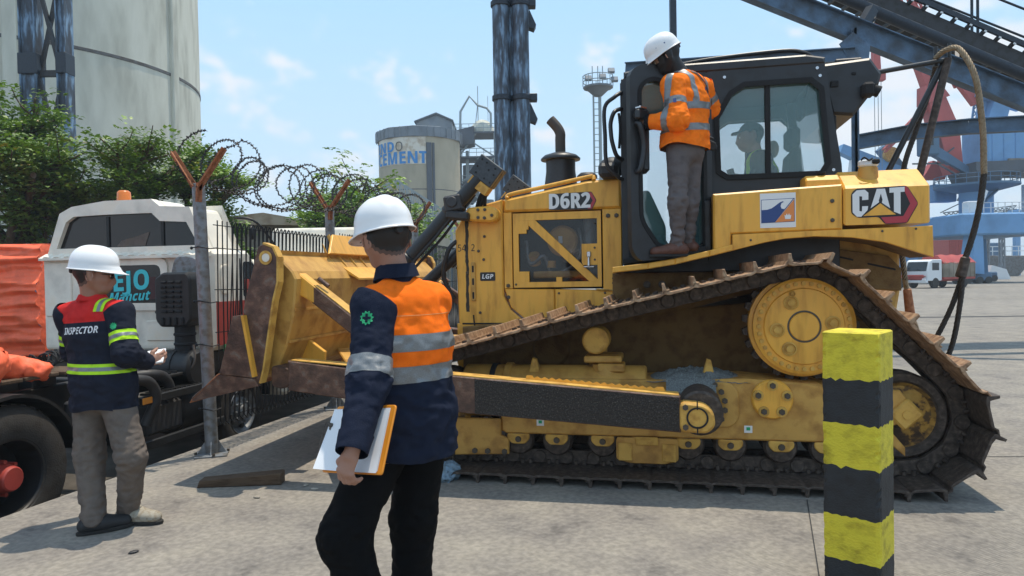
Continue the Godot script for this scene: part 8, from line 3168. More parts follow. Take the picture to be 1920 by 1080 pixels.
# one person: S holds joints and looks
func person(label: String, at: Vector3, S: Dictionary) -> Dictionary:
	var t := thing("person", label, "person", at)
	var f: Vector3 = (S.face as Vector3).normalized()
	var l := Vector3.UP.cross(f).normalized()
	var hf: Vector3 = (S.get("look", f) as Vector3).normalized()
	var hup: Vector3 = (S.get("head_up", Vector3.UP) as Vector3)
	hup = (hup - hf * hup.dot(hf)).normalized()
	var k: float = S.get("k", 1.0)
	var cell: float = S.get("cell", 0.012)
	var nz := FastNoiseLite.new()
	nz.seed = S.get("seed", 1)
	nz.frequency = 1.0
	nz.fractal_octaves = 3
	var out := {"node": t}
	# skin: one continuous body, head and hands on finer grids
	var bb := []
	bb.append([S.pelvis, S.waist, 0.1 * k, 0.095 * k, l, 1.3])
	bb.append([S.waist, S.chest, 0.095 * k, 0.1 * k, l, 1.35])
	bb.append([S.chest, S.upchest, 0.1 * k, 0.08 * k, l, 1.4])
	bb.append([S.sh_l, S.sh_r, 0.055 * k, 0.055 * k])
	bb.append([S.upchest, S.neck, 0.06 * k, 0.052 * k])
	for s in ["l", "r"]:
		bb.append([S["sh_" + s], S["el_" + s], 0.05 * k, 0.042 * k])
		bb.append([S["el_" + s], S["wr_" + s], 0.041 * k, 0.027 * k])
		bb.append([S["hip_" + s], S["kn_" + s], 0.078 * k, 0.055 * k])
		bb.append([S["kn_" + s], S["an_" + s], 0.052 * k, 0.036 * k])
	var skin := Blob.new(bb, 0.024, 0.015).geo()
	var hb := head_blob(S.head, hup, hf, S.neck)
	var hg := hb.geo()
	out.head = hb
	out.head_geo = hg
	skin.add(hg, Transform3D())
	for s in [-1.0, 1.0]:
		# ears: a thin shell with a rolled rim, standing a little off the skull
		var hl := hup.cross(hf).normalized()
		var eb := Basis((hl * s - hf * 0.45).normalized(), hup, (hl * s - hf * 0.45).normalized().cross(hup)) * Basis(Vector3.RIGHT, 0.15)
		var eo: Vector3 = S.head + hl * s * 0.096 - hf * 0.016 - hup * 0.008
		skin.ell(eo, Vector3(0.007, 0.03, 0.018), eb, 14, 10)
		var rim := []
		for q in 15:
			var a := -1.9 + 4.4 * q / 14.0
			rim.append(eo + eb * Vector3(0.006, 0.031 * cos(a), 0.019 * sin(a) * -s))
		skin.tube(rim, 0.0045, 6)
	for s in ["l", "r"]:
		if S.has("hand_" + s):
			var h: Array = S["hand_" + s]
			var hbn := []
			hand_bones(hbn, S["wr_" + s], (h[0] as Vector3).normalized(), (h[1] as Vector3).normalized(), (h[2] as Vector3).normalized(), h[3], k)
			skin.add(Blob.new(hbn, 0.0039, 0.0035).geo(), Transform3D())
	part(t, "body", skin, M[S.get("skin", "skin")])
	# upper garment: torso and two sleeves
	var e: float = S.get("bulk", 0.022)
	var tb := []
	var hem_drop: float = S.get("drop", 0.1)
	tb.append([(S.pelvis as Vector3) - Vector3(0, hem_drop, 0), S.pelvis, 0.116 * k + e + 0.014, 0.116 * k + e, l, 1.42])
	tb.append([S.pelvis, S.waist, 0.112 * k + e, 0.104 * k + e, l, 1.4])
	tb.append([S.waist, S.chest, 0.102 * k + e, 0.108 * k + e, l, 1.44])
	tb.append([S.chest, S.upchest, 0.108 * k + e, 0.078 * k + e, l, 1.5])
	var shl: Vector3 = (S.sh_l as Vector3).lerp(S.sh_r, 0.0)
	var shr: Vector3 = S.get("tsh_r", S.sh_r)
	tb.append([shl, shr, 0.055 * k + e * 0.93, 0.055 * k + e * 0.93])
	tb.append([(S.upchest as Vector3) + Vector3(0, 0.02, 0), (S.neck as Vector3) - Vector3(0, 0.025, 0), 0.085 * k, 0.05 * k])
	var tor := Blob.new(tb, cell, 0.022)
	tor.folds(nz, S.get("fold", 0.012), S.get("fold_scale", Vector3(5, 8, 5)), func(p: Vector3) -> float: return clampf(1.25 - (p.y - S.waist.y) * 1.6, 0.45, 1.3))
	var tg := tor.geo()
	var hem: float = S.hem
	var open := func(p: Vector3, _n: Vector3) -> float: return p.y - hem - 0.012 * sin(p.x * 17.0 + p.z * 11.0)
	out.torso = tor
	out.torso_geo = patch(tg, [open])
	out.sleeve = {}
	out.sleeve_geo = {}
	for s in ["l", "r"]:
		var a: Vector3 = S["sh_" + s]
		var b: Vector3 = S["el_" + s]
		var c: Vector3 = S["wr_" + s]
		var sw: float = S.get("sleeve", 1.0)
		var sb := Blob.new([[a, b, (0.055 * k + e) * sw, (0.048 * k + e) * sw], [b, c, (0.046 * k + e) * sw, (0.034 * k + e * 0.75) * sw], [a.lerp(S.upchest, 0.12) + Vector3(0, 0.0, 0), a, 0.055 * k + e, 0.056 * k + e]], cell * 0.85, 0.016)
		var el := b
		sb.folds(nz, S.get("fold", 0.012) * 1.1, Vector3(9, 15, 9), func(p: Vector3) -> float: return clampf(1.3 - p.distance_to(el) * 4.5, 0.3, 1.3))
		var cd := (c - b).normalized()
		out.sleeve[s] = sb
		var side := l if s == "l" else -l
		var inn: Vector3 = a + Vector3(0, 0.035, 0)
		var cut := (side * 0.6 + Vector3(0, -0.8, 0)).normalized()
		out.sleeve_geo[s] = patch(sb.geo(), [func(p: Vector3, _n: Vector3) -> float: return (p - inn).dot(cut), func(p: Vector3, _n: Vector3) -> float: return (c + cd * 0.012 - p).dot(cd)])
	# trousers
	var pb := []
	var pe: float = S.get("leg_bulk", 0.02)
	var hl: Vector3 = S.hip_l
	var hr: Vector3 = S.hip_r
	pb.append([hl.lerp(hr, 0.3) + Vector3(0, 0.06, 0), hr.lerp(hl, 0.3) + Vector3(0, 0.06, 0), 0.1 * k + pe * 0.2, 0.1 * k + pe * 0.2])
	pb.append([hl.lerp(hr, 0.3) - f * 0.035, hr.lerp(hl, 0.3) - f * 0.035, 0.1 * k, 0.1 * k])
	for s in ["l", "r"]:
		var a: Vector3 = S["hip_" + s]
		var b: Vector3 = S["kn_" + s]
		var c: Vector3 = S["an_" + s]
		pb.append([a, b, 0.086 * k + pe * 0.8, 0.06 * k + pe])
		pb.append([b, c, 0.058 * k + pe, 0.042 * k + pe * 1.15])
	var tr := Blob.new(pb, cell * 1.05, 0.018)
	var kl: Vector3 = S.kn_l
	var kr: Vector3 = S.kn_r
	var al: Vector3 = S.an_l
	var ar: Vector3 = S.an_r
	tr.folds(nz, S.get("leg_fold", 0.014), Vector3(7, 15, 7), func(p: Vector3) -> float: return clampf(maxf(1.2 - 4.0 * minf(p.distance_to(kl), p.distance_to(kr)), 1.5 - 4.5 * minf(p.distance_to(al), p.distance_to(ar))), 0.35, 1.3))
	var trg := patch(tr.geo(), [func(p: Vector3, _n: Vector3) -> float: return minf(hem + 0.008 - p.y, maxf(p.y - al.y if p.distance_to(al) < p.distance_to(ar) else p.y - ar.y, -1.0) + 0.05)])
	part(t, "trousers", trg, M[S.trousers])
	# shoes
	for s in ["l", "r"]:
		var an: Vector3 = S["an_" + s]
		var fd: Vector3 = (S.get("toe_" + s, f) as Vector3).normalized()
		var su := fd.cross(Vector3.UP).normalized().cross(fd).normalized()
		var sole_y: Vector3 = an - su * 0.065
		var sl := su.cross(fd).normalized()
		var sb2 := Blob.new([[an + su * 0.03, an - su * 0.02, 0.048, 0.048], [an - fd * 0.045 - su * 0.03, an + fd * 0.05 - su * 0.03, 0.042, 0.045, sl, 1.05], [an + fd * 0.05 - su * 0.033, an + fd * 0.17 - su * 0.043, 0.046, 0.037, sl, 1.25]], 0.008, 0.01)
		var sg := patch(sb2.geo(), [func(p: Vector3, _n: Vector3) -> float: return (p - sole_y).dot(su) - 0.004])
		var sh := part(t, "shoe", sg, M[S.shoes[0 if s == "l" else 1]])
		var so := G()
		var ol := PackedVector2Array()
		for q in 22:
			var a := TAU * q / 22
			var x := cos(a) * 0.157 + 0.065
			ol.append(Vector2(x, sin(a) * (0.052 - 0.008 * cos(a - 0.3) * -1.0) * (0.92 if x < 0.05 else 1.0)))
		so.prism(ol, 0.0, 0.022, 0.004, Transform3D(Basis(fd, sl, su), an - su * 0.083))
		part(sh, "sole", so, M[S.get("sole", "sole")])
		var lc := G()
		for q in 3:
			var c0 := an + fd * (0.055 + q * 0.022) + su * (0.026 - q * 0.012)
			lc.tube([c0 - sl * 0.026 - su * 0.01, c0 + su * 0.004, c0 + sl * 0.026 - su * 0.01], 0.0028, 5)
		part(sh, "laces", lc, M["khaki"])
	# helmet or cap, hair
	var hair_tests := [func(p: Vector3, _n: Vector3) -> float: return (p - S.head).dot(hup) + 0.06 + 0.003 * sin((p.x - p.z) * 260.0) - 6.0 * pow((p - S.head).dot(hup.cross(hf)), 2.0) - maxf(0.0, (p - S.head).dot(hf) + 0.025) * 1.7, func(p: Vector3, _n: Vector3) -> float: return 0.088 + 0.003 * sin(p.y * 300.0) - absf((p - S.head).dot(hup.cross(hf))) + clampf(-0.02 - (p - S.head).dot(hf), 0.0, 0.04)]
	if S.get("hair", true):
		part(t, "hair", patch(hg, hair_tests, 0.004), M["hair"])
		part(t, "hair", patch(hg, [func(p: Vector3, n: Vector3) -> float: return hair_tests[0].call(p, n) + 0.016, hair_tests[1]], 0.0015), M["hair_fade"])
	if S.has("helmet"):
		var hm := part(t, "helmet", helmet(S.head, hup, hf, S.get("hk", 1.0)), M[S.helmet])
		out.helmet = hm
		var band := G()
		var hlat := hup.cross(hf).normalized()
		band.grid(40, 3, func(u: float, v: float) -> Vector3:
			var a := u * TAU
			return S.head + hf * (cos(a) * 0.108 - 0.008) + hlat * sin(a) * 0.091 + hup * (0.058 - v * 0.042 * (1.0 if cos(a) < 0.3 else 0.4)), Vector3.UP)
		for i in band.n.size():
			var d: Vector3 = band.v[i] - S.head
			band.n[i] = (d - hup * d.dot(hup)).normalized()
		for i in range(0, band.v.size(), 3):
			if (band.v[i + 1] - band.v[i]).cross(band.v[i + 2] - band.v[i]).dot(band.n[i]) > 0.0:
				var q := band.v[i + 1]
				band.v[i + 1] = band.v[i + 2]
				band.v[i + 2] = q
		part(hm, "headband", band, M["strap_black"])
		var kn := G()
		kn.cyl(S.head - hf * 0.112 + hup * 0.022, S.head - hf * 0.128 + hup * 0.02, 0.02, 0.018, 16, true, 0.004)
		part(hm, "adjuster_knob", kn, M["strap_black"])
	var eyes := G()
	for s in [-1.0, 1.0]:
		eyes.ell(S.head + hup.cross(hf).normalized() * 0.033 * s + hf * 0.085 + hup * 0.004, Vector3.ONE * 0.012, Basis(), 10, 6)
	part(t, "eyes", eyes, M["truck_white"])
	out.l = l
	out.f = f
	out.hl = hup.cross(hf).normalized()
	out.hup = hup
	out.hf = hf
	out.S = S
	return out

func above(y: float) -> Callable:
	return func(p: Vector3, _n: Vector3) -> float: return p.y - y

func below(y: float) -> Callable:
	return func(p: Vector3, _n: Vector3) -> float: return y - p.y

func slab_test(o: Vector3, d: Vector3, half: float) -> Callable:
	return func(p: Vector3, _n: Vector3) -> float: return half - absf((p - o).dot(d))

func collar(t: Node3D, nk: Vector3, up: Vector3, f: Vector3, m: Material, r := 0.068, hgt := 0.055) -> void:
	var l := up.cross(f).normalized()
	var g := G()
	var P := func(u: float, v: float) -> Vector3:
		var a := u * TAU
		var rr := r * (1.12 - 0.1 * v) + 0.006 * sin(a * 3.0)
		return nk + f * (cos(a) * rr * 1.08 + 0.012) + l * sin(a) * rr + up * (v * hgt - 0.03 - 0.025 * maxf(0.0, cos(a)))
	g.grid(36, 5, P, up)
	var Q := func(u: float, v: float) -> Vector3:
		var p: Vector3 = P.call(u, 1.0 - v * 0.75)
		var d := p - nk
		d -= up * d.dot(up)
		return p + d.normalized() * (0.004 + 0.012 * v)
	g.grid(36, 4, Q, up)
	for i in g.n.size():
		var d := g.v[i] - nk
		d -= up * d.dot(up)
		if g.n[i].dot(d) < 0.0:
			g.n[i] = -g.n[i]
	for i in range(0, g.v.size(), 3):
		if (g.v[i + 1] - g.v[i]).cross(g.v[i + 2] - g.v[i]).dot(g.n[i]) > 0.0:
			var q := g.v[i + 1]
			g.v[i + 1] = g.v[i + 2]
			g.v[i + 2] = q
	part(t, "collar", g, m)

func people() -> void:
	man_with_clipboard()
	inspector()
	man_on_step()
	operator()

func man_with_clipboard() -> void:
	var S := {"face": Vector3(-0.72, 0, -0.69), "look": Vector3(-0.62, -0.16, -0.77), "head_up": Vector3(-0.05, 1, 0.05), "k": 1.02, "cell": 0.0112, "seed": 11, "bulk": 0.03,
		"pelvis": Vector3(0.075, 0.93, -0.02), "waist": Vector3(0.068, 1.03, -0.02), "chest": Vector3(0.07, 1.23, -0.01), "upchest": Vector3(0.072, 1.375, -0.01), "neck": Vector3(0.043, 1.512, 0.0), "head": Vector3(-0.005, 1.655, 0.005),
		"sh_l": Vector3(-0.035, 1.385, 0.125), "el_l": Vector3(-0.035, 1.11, 0.26), "wr_l": Vector3(-0.066, 0.88, 0.43), "tsh_r": Vector3(0.165, 1.39, -0.145), "sh_r": Vector3(0.11, 1.36, -0.175), "el_r": Vector3(0.02, 1.16, -0.3), "wr_r": Vector3(-0.1, 1.0, -0.4),
		"hip_l": Vector3(0.005, 0.87, 0.05), "kn_l": Vector3(-0.16, 0.48, 0.2), "an_l": Vector3(-0.04, 0.13, 0.24), "hip_r": Vector3(0.125, 0.87, -0.085), "kn_r": Vector3(0.075, 0.46, -0.07), "an_r": Vector3(0.06, 0.083, -0.06),
		"toe_l": Vector3(-0.7, -0.35, -0.6), "hand_l": [Vector3(-0.3, -0.93, 0.08), Vector3(0.54, -0.3, -0.75), Vector3(-0.84, 0.2, -0.5), 1.05], "hand_r": [Vector3(-0.3, -0.9, -0.3), Vector3(-0.6, 0, 0.6), Vector3(-0.7, 0.2, -0.6), 0.5],
		"hem": 0.755, "drop": 0.16, "trousers": "black_cloth", "leg_bulk": 0.034, "shoes": ["boot_black", "boot_black"], "helmet": "helmet", "hk": 1.03, "skin": "skin", "fold": 0.011}
	var o := person("man in orange and navy jacket with white helmet walking with a clipboard", Vector3(-0.52, 0, -2.98), S)
	var t: Node3D = o.node
	var tg: Geo = o.torso_geo
	var split := 1.075
	var jk := part(t, "jacket", patch(tg, [above(split)]), M["hi_orange"])
	part(t, "jacket_lower", patch(tg, [below(split)]), M["navy"])
	for y in [1.235, 1.107]:
		part(jk, "reflective_strip", patch(tg, [above(y - 0.034), below(y + 0.034)], 0.002), M["reflective"])
	# yoke seam, side seams
	part(jk, "seam", patch(tg, [above(1.343), below(1.3465)], 0.001), M["orange_print"])
	part(jk, "seam", patch(tg, [slab_test(S.chest - o.l * 0.09, o.l, 0.0016), below(1.343), above(1.27)], 0.001), M["orange_print"])
	for s in ["l", "r"]:
		var sl := part(t, "sleeve", o.sleeve_geo[s], M["navy"])
		var ax: Vector3 = (S["el_" + s] - S["sh_" + s]).normalized()
		var c: Vector3 = (S["sh_" + s] as Vector3).lerp(S["el_" + s], 0.86)
		part(sl, "reflective_strip", patch(o.sleeve_geo[s], [slab_test(c, ax, 0.036)], 0.002), M["reflective"])
		var cd: Vector3 = (S["wr_" + s] - S["el_" + s]).normalized()
		part(sl, "cuff", patch(o.sleeve_geo[s], [slab_test(S["wr_" + s] - cd * 0.025, cd, 0.036)], 0.004), M["navy"])
	var sb: Blob = o.sleeve["l"]
	var bo: Vector3 = (S.sh_l as Vector3) + Vector3(-0.02, -0.04, 0.3)
	var bd := Vector3(0.06, 0, -1).normalized()
	var bg := part(t, "sleeve_badge", decal(sb, bo, bd, Vector3.UP, gear(0.027), 0.002), M["badge_green"])
	part(bg, "badge_centre", decal(sb, bo, bd, Vector3.UP, rounded([-0.017, -0.005, -0.017, 0.005, -0.005, 0.005, -0.005, 0.017, 0.005, 0.017, 0.005, 0.005, 0.017, 0.005, 0.017, -0.005, 0.005, -0.005, 0.005, -0.017, -0.005, -0.017, -0.005, -0.005], 0.001, 1), 0.0035), M["navy"])
	collar(t, S.neck, Vector3(-0.08, 1, 0.0).normalized(), o.f, M["navy"], 0.073, 0.076)
	# trouser flap pocket
	var pk := G()
	pk.box(Vector3(-0.1, 0.62, 0.235), Vector3(0.012, 0.11, 0.13), 0.005, Basis(Vector3.UP, 0.9) * Basis(Vector3.BACK, -0.25))
	# spectacles arm
	var gl := G()
	for s in [-1.0, 1.0]:
		gl.tube([S.head + o.hl * 0.082 * s + o.hup * 0.012 - o.hf * 0.01, S.head + o.hl * 0.074 * s + o.hup * 0.012 + o.hf * 0.085], 0.0025, 5)
		gl.ell(S.head + o.hl * 0.035 * s + o.hup * 0.004 + o.hf * 0.106, Vector3(0.02, 0.015, 0.004), Basis(o.hl, o.hup, o.hl.cross(o.hup)), 12, 6)
	part(t, "spectacles", gl, M["strap_black"])
	var pen := G()
	pen.cyl(Vector3(-0.11, 1.2, 0.03), Vector3(-0.105, 1.3, 0.035), 0.007, 0.007, 8)
	pen.ell(Vector3(-0.105, 1.305, 0.035), Vector3.ONE * 0.01, Basis(), 8, 6)
	part(t, "pen", pen, M["galvanised"])
	# the clipboard under his left hand: tilted board, papers, clip
	var w := Vector3(-0.52, 0, -2.98)
	var tl := Vector3(-0.141, 1.016, 0.335)
	var tr := Vector3(0.081, 1.003, 0.265)
	var br := Vector3(0.021, 0.747, 0.315)
	var x := (tr - tl).normalized()
	var y := (tr - br)
	x = Vector3(0.8, 0, 0.6)
	y = Vector3(0.2525, 0.909, -0.3363).normalized()
	y = (y - x * y.dot(x)).normalized()
	var z := x.cross(y)
	var cb := thing("clipboard", "orange-edged clipboard with white papers held at the man's hip", "clipboard", w + Vector3(-0.073, 0.886, 0.288))
	cb.basis = Basis(x, y, z) * Basis(Vector3.BACK, 0.12)
	var bw := 0.32
	var bh := 0.26
	var bd2 := G()
	bd2.prism(rounded([-bw / 2, -bh / 2, -bw / 2, bh / 2, bw / 2, bh / 2, bw / 2, -bh / 2], 0.012), -0.006, 0.004, 0.002)
	part(cb, "board", bd2, M["board_orange"])
	for k in 3:
		var pg := G()
		var lift := 0.005 + k * 0.003
		var sh := k * 0.004
		pg.grid(10, 10, func(u: float, v: float) -> Vector3: return Vector3(-bw / 2 - 0.012 + sh + u * (bw - 0.01 - k * 0.004), -bh / 2 + 0.012 - sh + v * (bh - 0.024), lift + 0.012 * pow(1.0 - u, 3.0) * (1.0 - v) * (k + 1)), Vector3.BACK)
		part(cb, "paper", pg, M["paper"])
	var cl := G()
	cl.box(Vector3(-bw / 2 + 0.008, 0.0, 0.02), Vector3(0.012, 0.1, 0.004), 0.001)
	for q in [-0.05, 0.05]:
		cl.box(Vector3(-bw / 2 + 0.008, q, 0.022), Vector3(0.02, 0.014, 0.008), 0.002)
	cl.tube(spline([Vector3(-bw / 2 + 0.01, 0.055, 0.02), Vector3(-bw / 2 - 0.008, 0.05, 0.035), Vector3(-bw / 2 - 0.008, -0.05, 0.035), Vector3(-bw / 2 + 0.01, -0.055, 0.02)]), 0.0018, 6)
	part(cb, "clip", cl, M["bolt"])

func inspector() -> void:
	var S := {"face": Vector3(0.25, 0, -0.97), "look": Vector3(0.86, -0.1, -0.5), "head_up": Vector3(0.05, 1, 0.0), "k": 0.95, "cell": 0.011, "seed": 23, "bulk": 0.026,
		"pelvis": Vector3(-0.03, 0.88, -0.01), "waist": Vector3(-0.045, 0.98, -0.02), "chest": Vector3(-0.075, 1.175, -0.03), "upchest": Vector3(-0.085, 1.3, -0.03), "neck": Vector3(-0.09, 1.41, -0.02), "head": Vector3(-0.068, 1.545, 0.0),
		"sh_l": Vector3(-0.265, 1.305, -0.075), "el_l": Vector3(-0.29, 1.07, -0.16), "wr_l": Vector3(-0.12, 1.0, -0.34), "sh_r": Vector3(0.095, 1.315, 0.02), "el_r": Vector3(0.175, 1.07, 0.1), "wr_r": Vector3(0.19, 1.0, -0.1),
		"hip_l": Vector3(-0.125, 0.83, -0.03), "kn_l": Vector3(-0.12, 0.45, -0.0), "an_l": Vector3(-0.05, 0.085, 0.1), "hip_r": Vector3(0.06, 0.83, 0.02), "kn_r": Vector3(0.165, 0.45, 0.06), "an_r": Vector3(0.075, 0.085, -0.07),
		"toe_l": Vector3(0.4, 0, -0.3), "toe_r": Vector3(0.98, 0, 0.12), "hand_r": [Vector3(0.62, 0.12, -0.75), Vector3(-0.6, 0.3, -0.5), Vector3(-0.2, 0.95, 0.1), 0.55], "hand_l": [Vector3(0.8, 0.1, -0.5), Vector3(0.3, 0.2, 0.7), Vector3(0, 0.9, 0), 0.5],
		"hem": 0.735, "drop": 0.16, "trousers": "khaki", "leg_bulk": 0.024, "shoes": ["boot_black", "boot_grey"], "sole": "sole", "helmet": "helmet", "hk": 1.0, "fold": 0.011, "skin": "skin"}
	var o := person("man in navy and red INSPECTOR jacket standing beside the white truck", Vector3(-2.48, 0, -4.32), S)
	var t: Node3D = o.node
	var tg: Geo = o.torso_geo
	var yoke := func(p: Vector3, _n: Vector3) -> float: return p.y - 1.262 - (p - S.chest).dot(o.l) * -0.06
	var not_yoke := func(p: Vector3, _n: Vector3) -> float: return 1.262 + (p - S.chest).dot(o.l) * -0.06 - p.y
	var jk := part(t, "jacket", patch(tg, [not_yoke]), M["navy_soft"])
	part(t, "red_yoke", patch(tg, [yoke], 0.0), M["red_cloth"])
	for e in [[0.0, 0.03, "lime", 0.002], [0.0, 0.011, "reflective", 0.0035]]:
		part(jk, "waist_band", patch(tg, [above(0.985 - e[1]), below(0.985 + e[1])], e[3]), M[e[2]])
	var sc: Vector3 = (S.upchest as Vector3).lerp(S.sh_r, 0.62)
	for e in [[0.028, "lime", 0.003], [0.01, "reflective", 0.0045]]:
		part(jk, "shoulder_band", patch(tg, [slab_test(sc, o.l, e[0]), above(1.325)], e[2]), M[e[1]])
	for s in ["l", "r"]:
		var sl := part(t, "sleeve", o.sleeve_geo[s], M["navy_soft"])
		var ax: Vector3 = (S["el_" + s] - S["sh_" + s]).normalized()
		var c: Vector3 = (S["sh_" + s] as Vector3).lerp(S["el_" + s], 0.62)
		for e in [[0.033, "lime", 0.002], [0.011, "reflective", 0.0035]]:
			part(sl, "sleeve_band", patch(o.sleeve_geo[s], [slab_test(c, ax, e[0])], e[2]), M[e[1]])
	# lettering across the back
	var tb: Blob = o.torso
	var back: Vector3 = -o.f
	var rt: Vector3 = -o.l
	var lo: Vector3 = Vector3(S.chest.x, 1.215, S.chest.z) + back * 0.35 + rt * 0.006
	var lay := func(px: float, py: float, lift: float) -> Vector3:
		var h := tb.hit(lo + rt * px + Vector3(0, py + px * 0.06, 0), o.f, 0.5)
		return (h if h != Vector3.INF else lo + o.f * 0.2) + back * lift
	part(jk, "lettering", lettering("INSPECTOR", 0.04, true, lay, func(_x: float, _y: float) -> Vector3: return back, 0.004, 0.2, 0.78), M["paper"])
	var sb: Blob = o.sleeve["r"]
	var bo: Vector3 = (S.sh_r as Vector3) + Vector3(0.03, -0.075, 0.3)
	part(t, "sleeve_badge", decal(sb, bo, Vector3(-0.05, 0, -1).normalized(), Vector3.UP, gear(0.022), 0.003), M["badge_green"])
	collar(t, S.neck, Vector3.UP, o.f, M["red_cloth"], 0.066, 0.05)
	var gl := G()
	for s in [-1.0, 1.0]:
		gl.tube([S.head + o.hl * 0.08 * s + o.hup * 0.012 - o.hf * 0.01, S.head + o.hl * 0.072 * s + o.hup * 0.012 + o.hf * 0.09], 0.003, 5)
		gl.ell(S.head + o.hl * 0.034 * s + o.hup * 0.004 + o.hf * 0.105, Vector3(0.026, 0.019, 0.006), Basis(o.hl, o.hup, o.hl.cross(o.hup)), 12, 6)
	part(t, "sunglasses", gl, M["strap_black"])
	var nt := G()
	nt.box(Vector3.ZERO, Vector3(0.11, 0.012, 0.15), 0.002)
	var nb := single("notepad", nt, M["paper"], "small pale notepad in the inspector's hand", "notepad")
	nb.position = Vector3(-2.48, 0, -4.32) + Vector3(0.2, 1.02, -0.19)
	nb.rotation = Vector3(0.5, 0.3, 0.15)

func man_on_step() -> void:
	var S := {"face": Vector3(-0.7, 0, -0.7), "look": Vector3(-0.86, -0.5, -0.3), "head_up": Vector3(-0.45, 1, 0.1), "k": 0.97, "cell": 0.012, "seed": 37, "bulk": 0.032,
		"pelvis": Vector3(0.065, 2.5, 0.02), "waist": Vector3(0.075, 2.6, 0.02), "chest": Vector3(0.095, 2.79, 0.0), "upchest": Vector3(0.09, 2.91, 0.0), "neck": Vector3(0.035, 3.02, 0.0), "head": Vector3(-0.065, 3.135, 0.01),
		"sh_l": Vector3(-0.045, 2.885, 0.13), "el_l": Vector3(-0.035, 2.61, 0.23), "wr_l": Vector3(-0.225, 2.625, 0.1), "sh_r": Vector3(0.235, 2.935, -0.13), "el_r": Vector3(0.33, 2.78, -0.22), "wr_r": Vector3(0.17, 2.74, -0.4),
		"hip_l": Vector3(-0.0, 2.42, 0.08), "kn_l": Vector3(-0.02, 2.02, 0.13), "an_l": Vector3(-0.012, 1.7, 0.06), "hip_r": Vector3(0.125, 2.42, -0.045), "kn_r": Vector3(0.105, 2.03, -0.01), "an_r": Vector3(0.1, 1.72, -0.06),
		"toe_l": Vector3(-0.95, 0, -0.1), "toe_r": Vector3(-0.7, 0, -0.6), "hand_l": [Vector3(-0.85, 0.18, -0.45), Vector3(0.1, 0.1, -1), Vector3(-0.25, 0.95, 0.1), 0.8], "hand_r": [Vector3(-0.8, 0.1, -0.3), Vector3(0, 0, 1), Vector3(0, 1, 0), 0.6],
		"hem": 2.44, "drop": 0.05, "trousers": "grey_cloth", "leg_bulk": 0.008, "shoes": ["boot_brown", "boot_brown"], "helmet": "helmet", "hk": 1.0, "fold": 0.011, "hair": false, "skin": "skin_fair", "leg_fold": 0.016}
	var o := person("man in orange shirt with grey bands standing on the bulldozer step by its door", Vector3(1.265, 0, -5.42), S)
	var t: Node3D = o.node
	var tg: Geo = o.torso_geo
	var sh := part(t, "shirt", tg, M["orange_bright"])
	for y in [2.745, 2.585]:
		var band := func(p: Vector3, _n: Vector3) -> float: return 0.026 - absf(p.y - y - (p - S.chest).dot(o.l) * -0.1)
		part(sh, "reflective_strip", patch(tg, [band], 0.002), M["reflective"])
	for q in [-1.0, 1.0]:
		part(sh, "reflective_strip", patch(tg, [slab_test(S.chest + o.l * 0.1 * q, o.l, 0.024), above(2.76)], 0.0025), M["reflective"])
	part(sh, "camera_strap", patch(tg, [slab_test(S.upchest + Vector3(0, 0.05, 0), (o.l * -0.75 - Vector3.UP * 0.65).normalized().cross(o.f).normalized(), 0.011), func(p: Vector3, _n: Vector3) -> float: return (p - S.upchest).dot(-o.l) + 0.05], 0.006), M["strap_black"])
	for s in ["l", "r"]:
		var sl := part(t, "sleeve", o.sleeve_geo[s], M["orange_bright"])
		var ax: Vector3 = (S["el_" + s] - S["sh_" + s]).normalized()
		part(sl, "reflective_strip", patch(o.sleeve_geo[s], [slab_test((S["sh_" + s] as Vector3).lerp(S["el_" + s], 0.55), ax, 0.026)], 0.002), M["reflective"])
		var fx: Vector3 = (S["wr_" + s] - S["el_" + s]).normalized()
		part(sl, "reflective_strip", patch(o.sleeve_geo[s], [slab_test((S["el_" + s] as Vector3).lerp(S["wr_" + s], 0.35), fx, 0.026), func(p: Vector3, _n: Vector3) -> float: return (p - S["el_" + s]).dot(fx) - 0.03], 0.002), M["reflective"])
		part(sl, "cuff", patch(o.sleeve_geo[s], [slab_test(S["wr_" + s], fx, 0.024)], 0.003), M["cuff_black"])
	# black face cover
	var low := func(p: Vector3, _n: Vector3) -> float: return -(p - S.head).dot(o.hup) + 0.0 + ((0.03 if (p - S.head).dot(o.hf) < 0.06 else -0.012))
	part(t, "face_cover", patch(o.head_geo, [low], 0.009), M["strap_black"])
	part(t, "headscarf", patch(o.head_geo, [func(p: Vector3, _n: Vector3) -> float: return (p - S.head).dot(o.hup) - 0.02], 0.006), M["strap_black"])
	collar(t, S.neck, Vector3(-0.3, 1, 0).normalized(), o.f, M["strap_black"], 0.062, 0.05)
	var mk := G()
	for q in 3:
		var d := decal_helmet(S.head + o.hup * 0.085 + o.hl * (0.104 - q * 0.0) + o.hf * (-0.03 + q * 0.028), o.hf, o.hup)
		mk.add(d, Transform3D())
	part(o.helmet, "helmet_marking", mk, M["navy_print"])
	var sb: Blob = o.torso
	part(sh, "back_print", decal(sb, S.chest - o.f * 0.35 - o.l * 0.06 + Vector3(0, 0.09, 0), o.f, Vector3.UP, P2([-0.03, -0.012, -0.02, 0.012, 0.03, 0.016, 0.01, -0.01]), 0.003), M["navy_print"])
	part(t, "sleeve_print", decal(o.sleeve["l"], (S.sh_l as Vector3) + Vector3(-0.02, -0.14, 0.3), Vector3(0, 0, -1), Vector3.UP, P2([-0.011, -0.016, -0.011, 0.016, 0.011, 0.016, 0.011, -0.016]), 0.003), M["navy_print"])
	# gloves hooked at the back pocket
	var gb := []
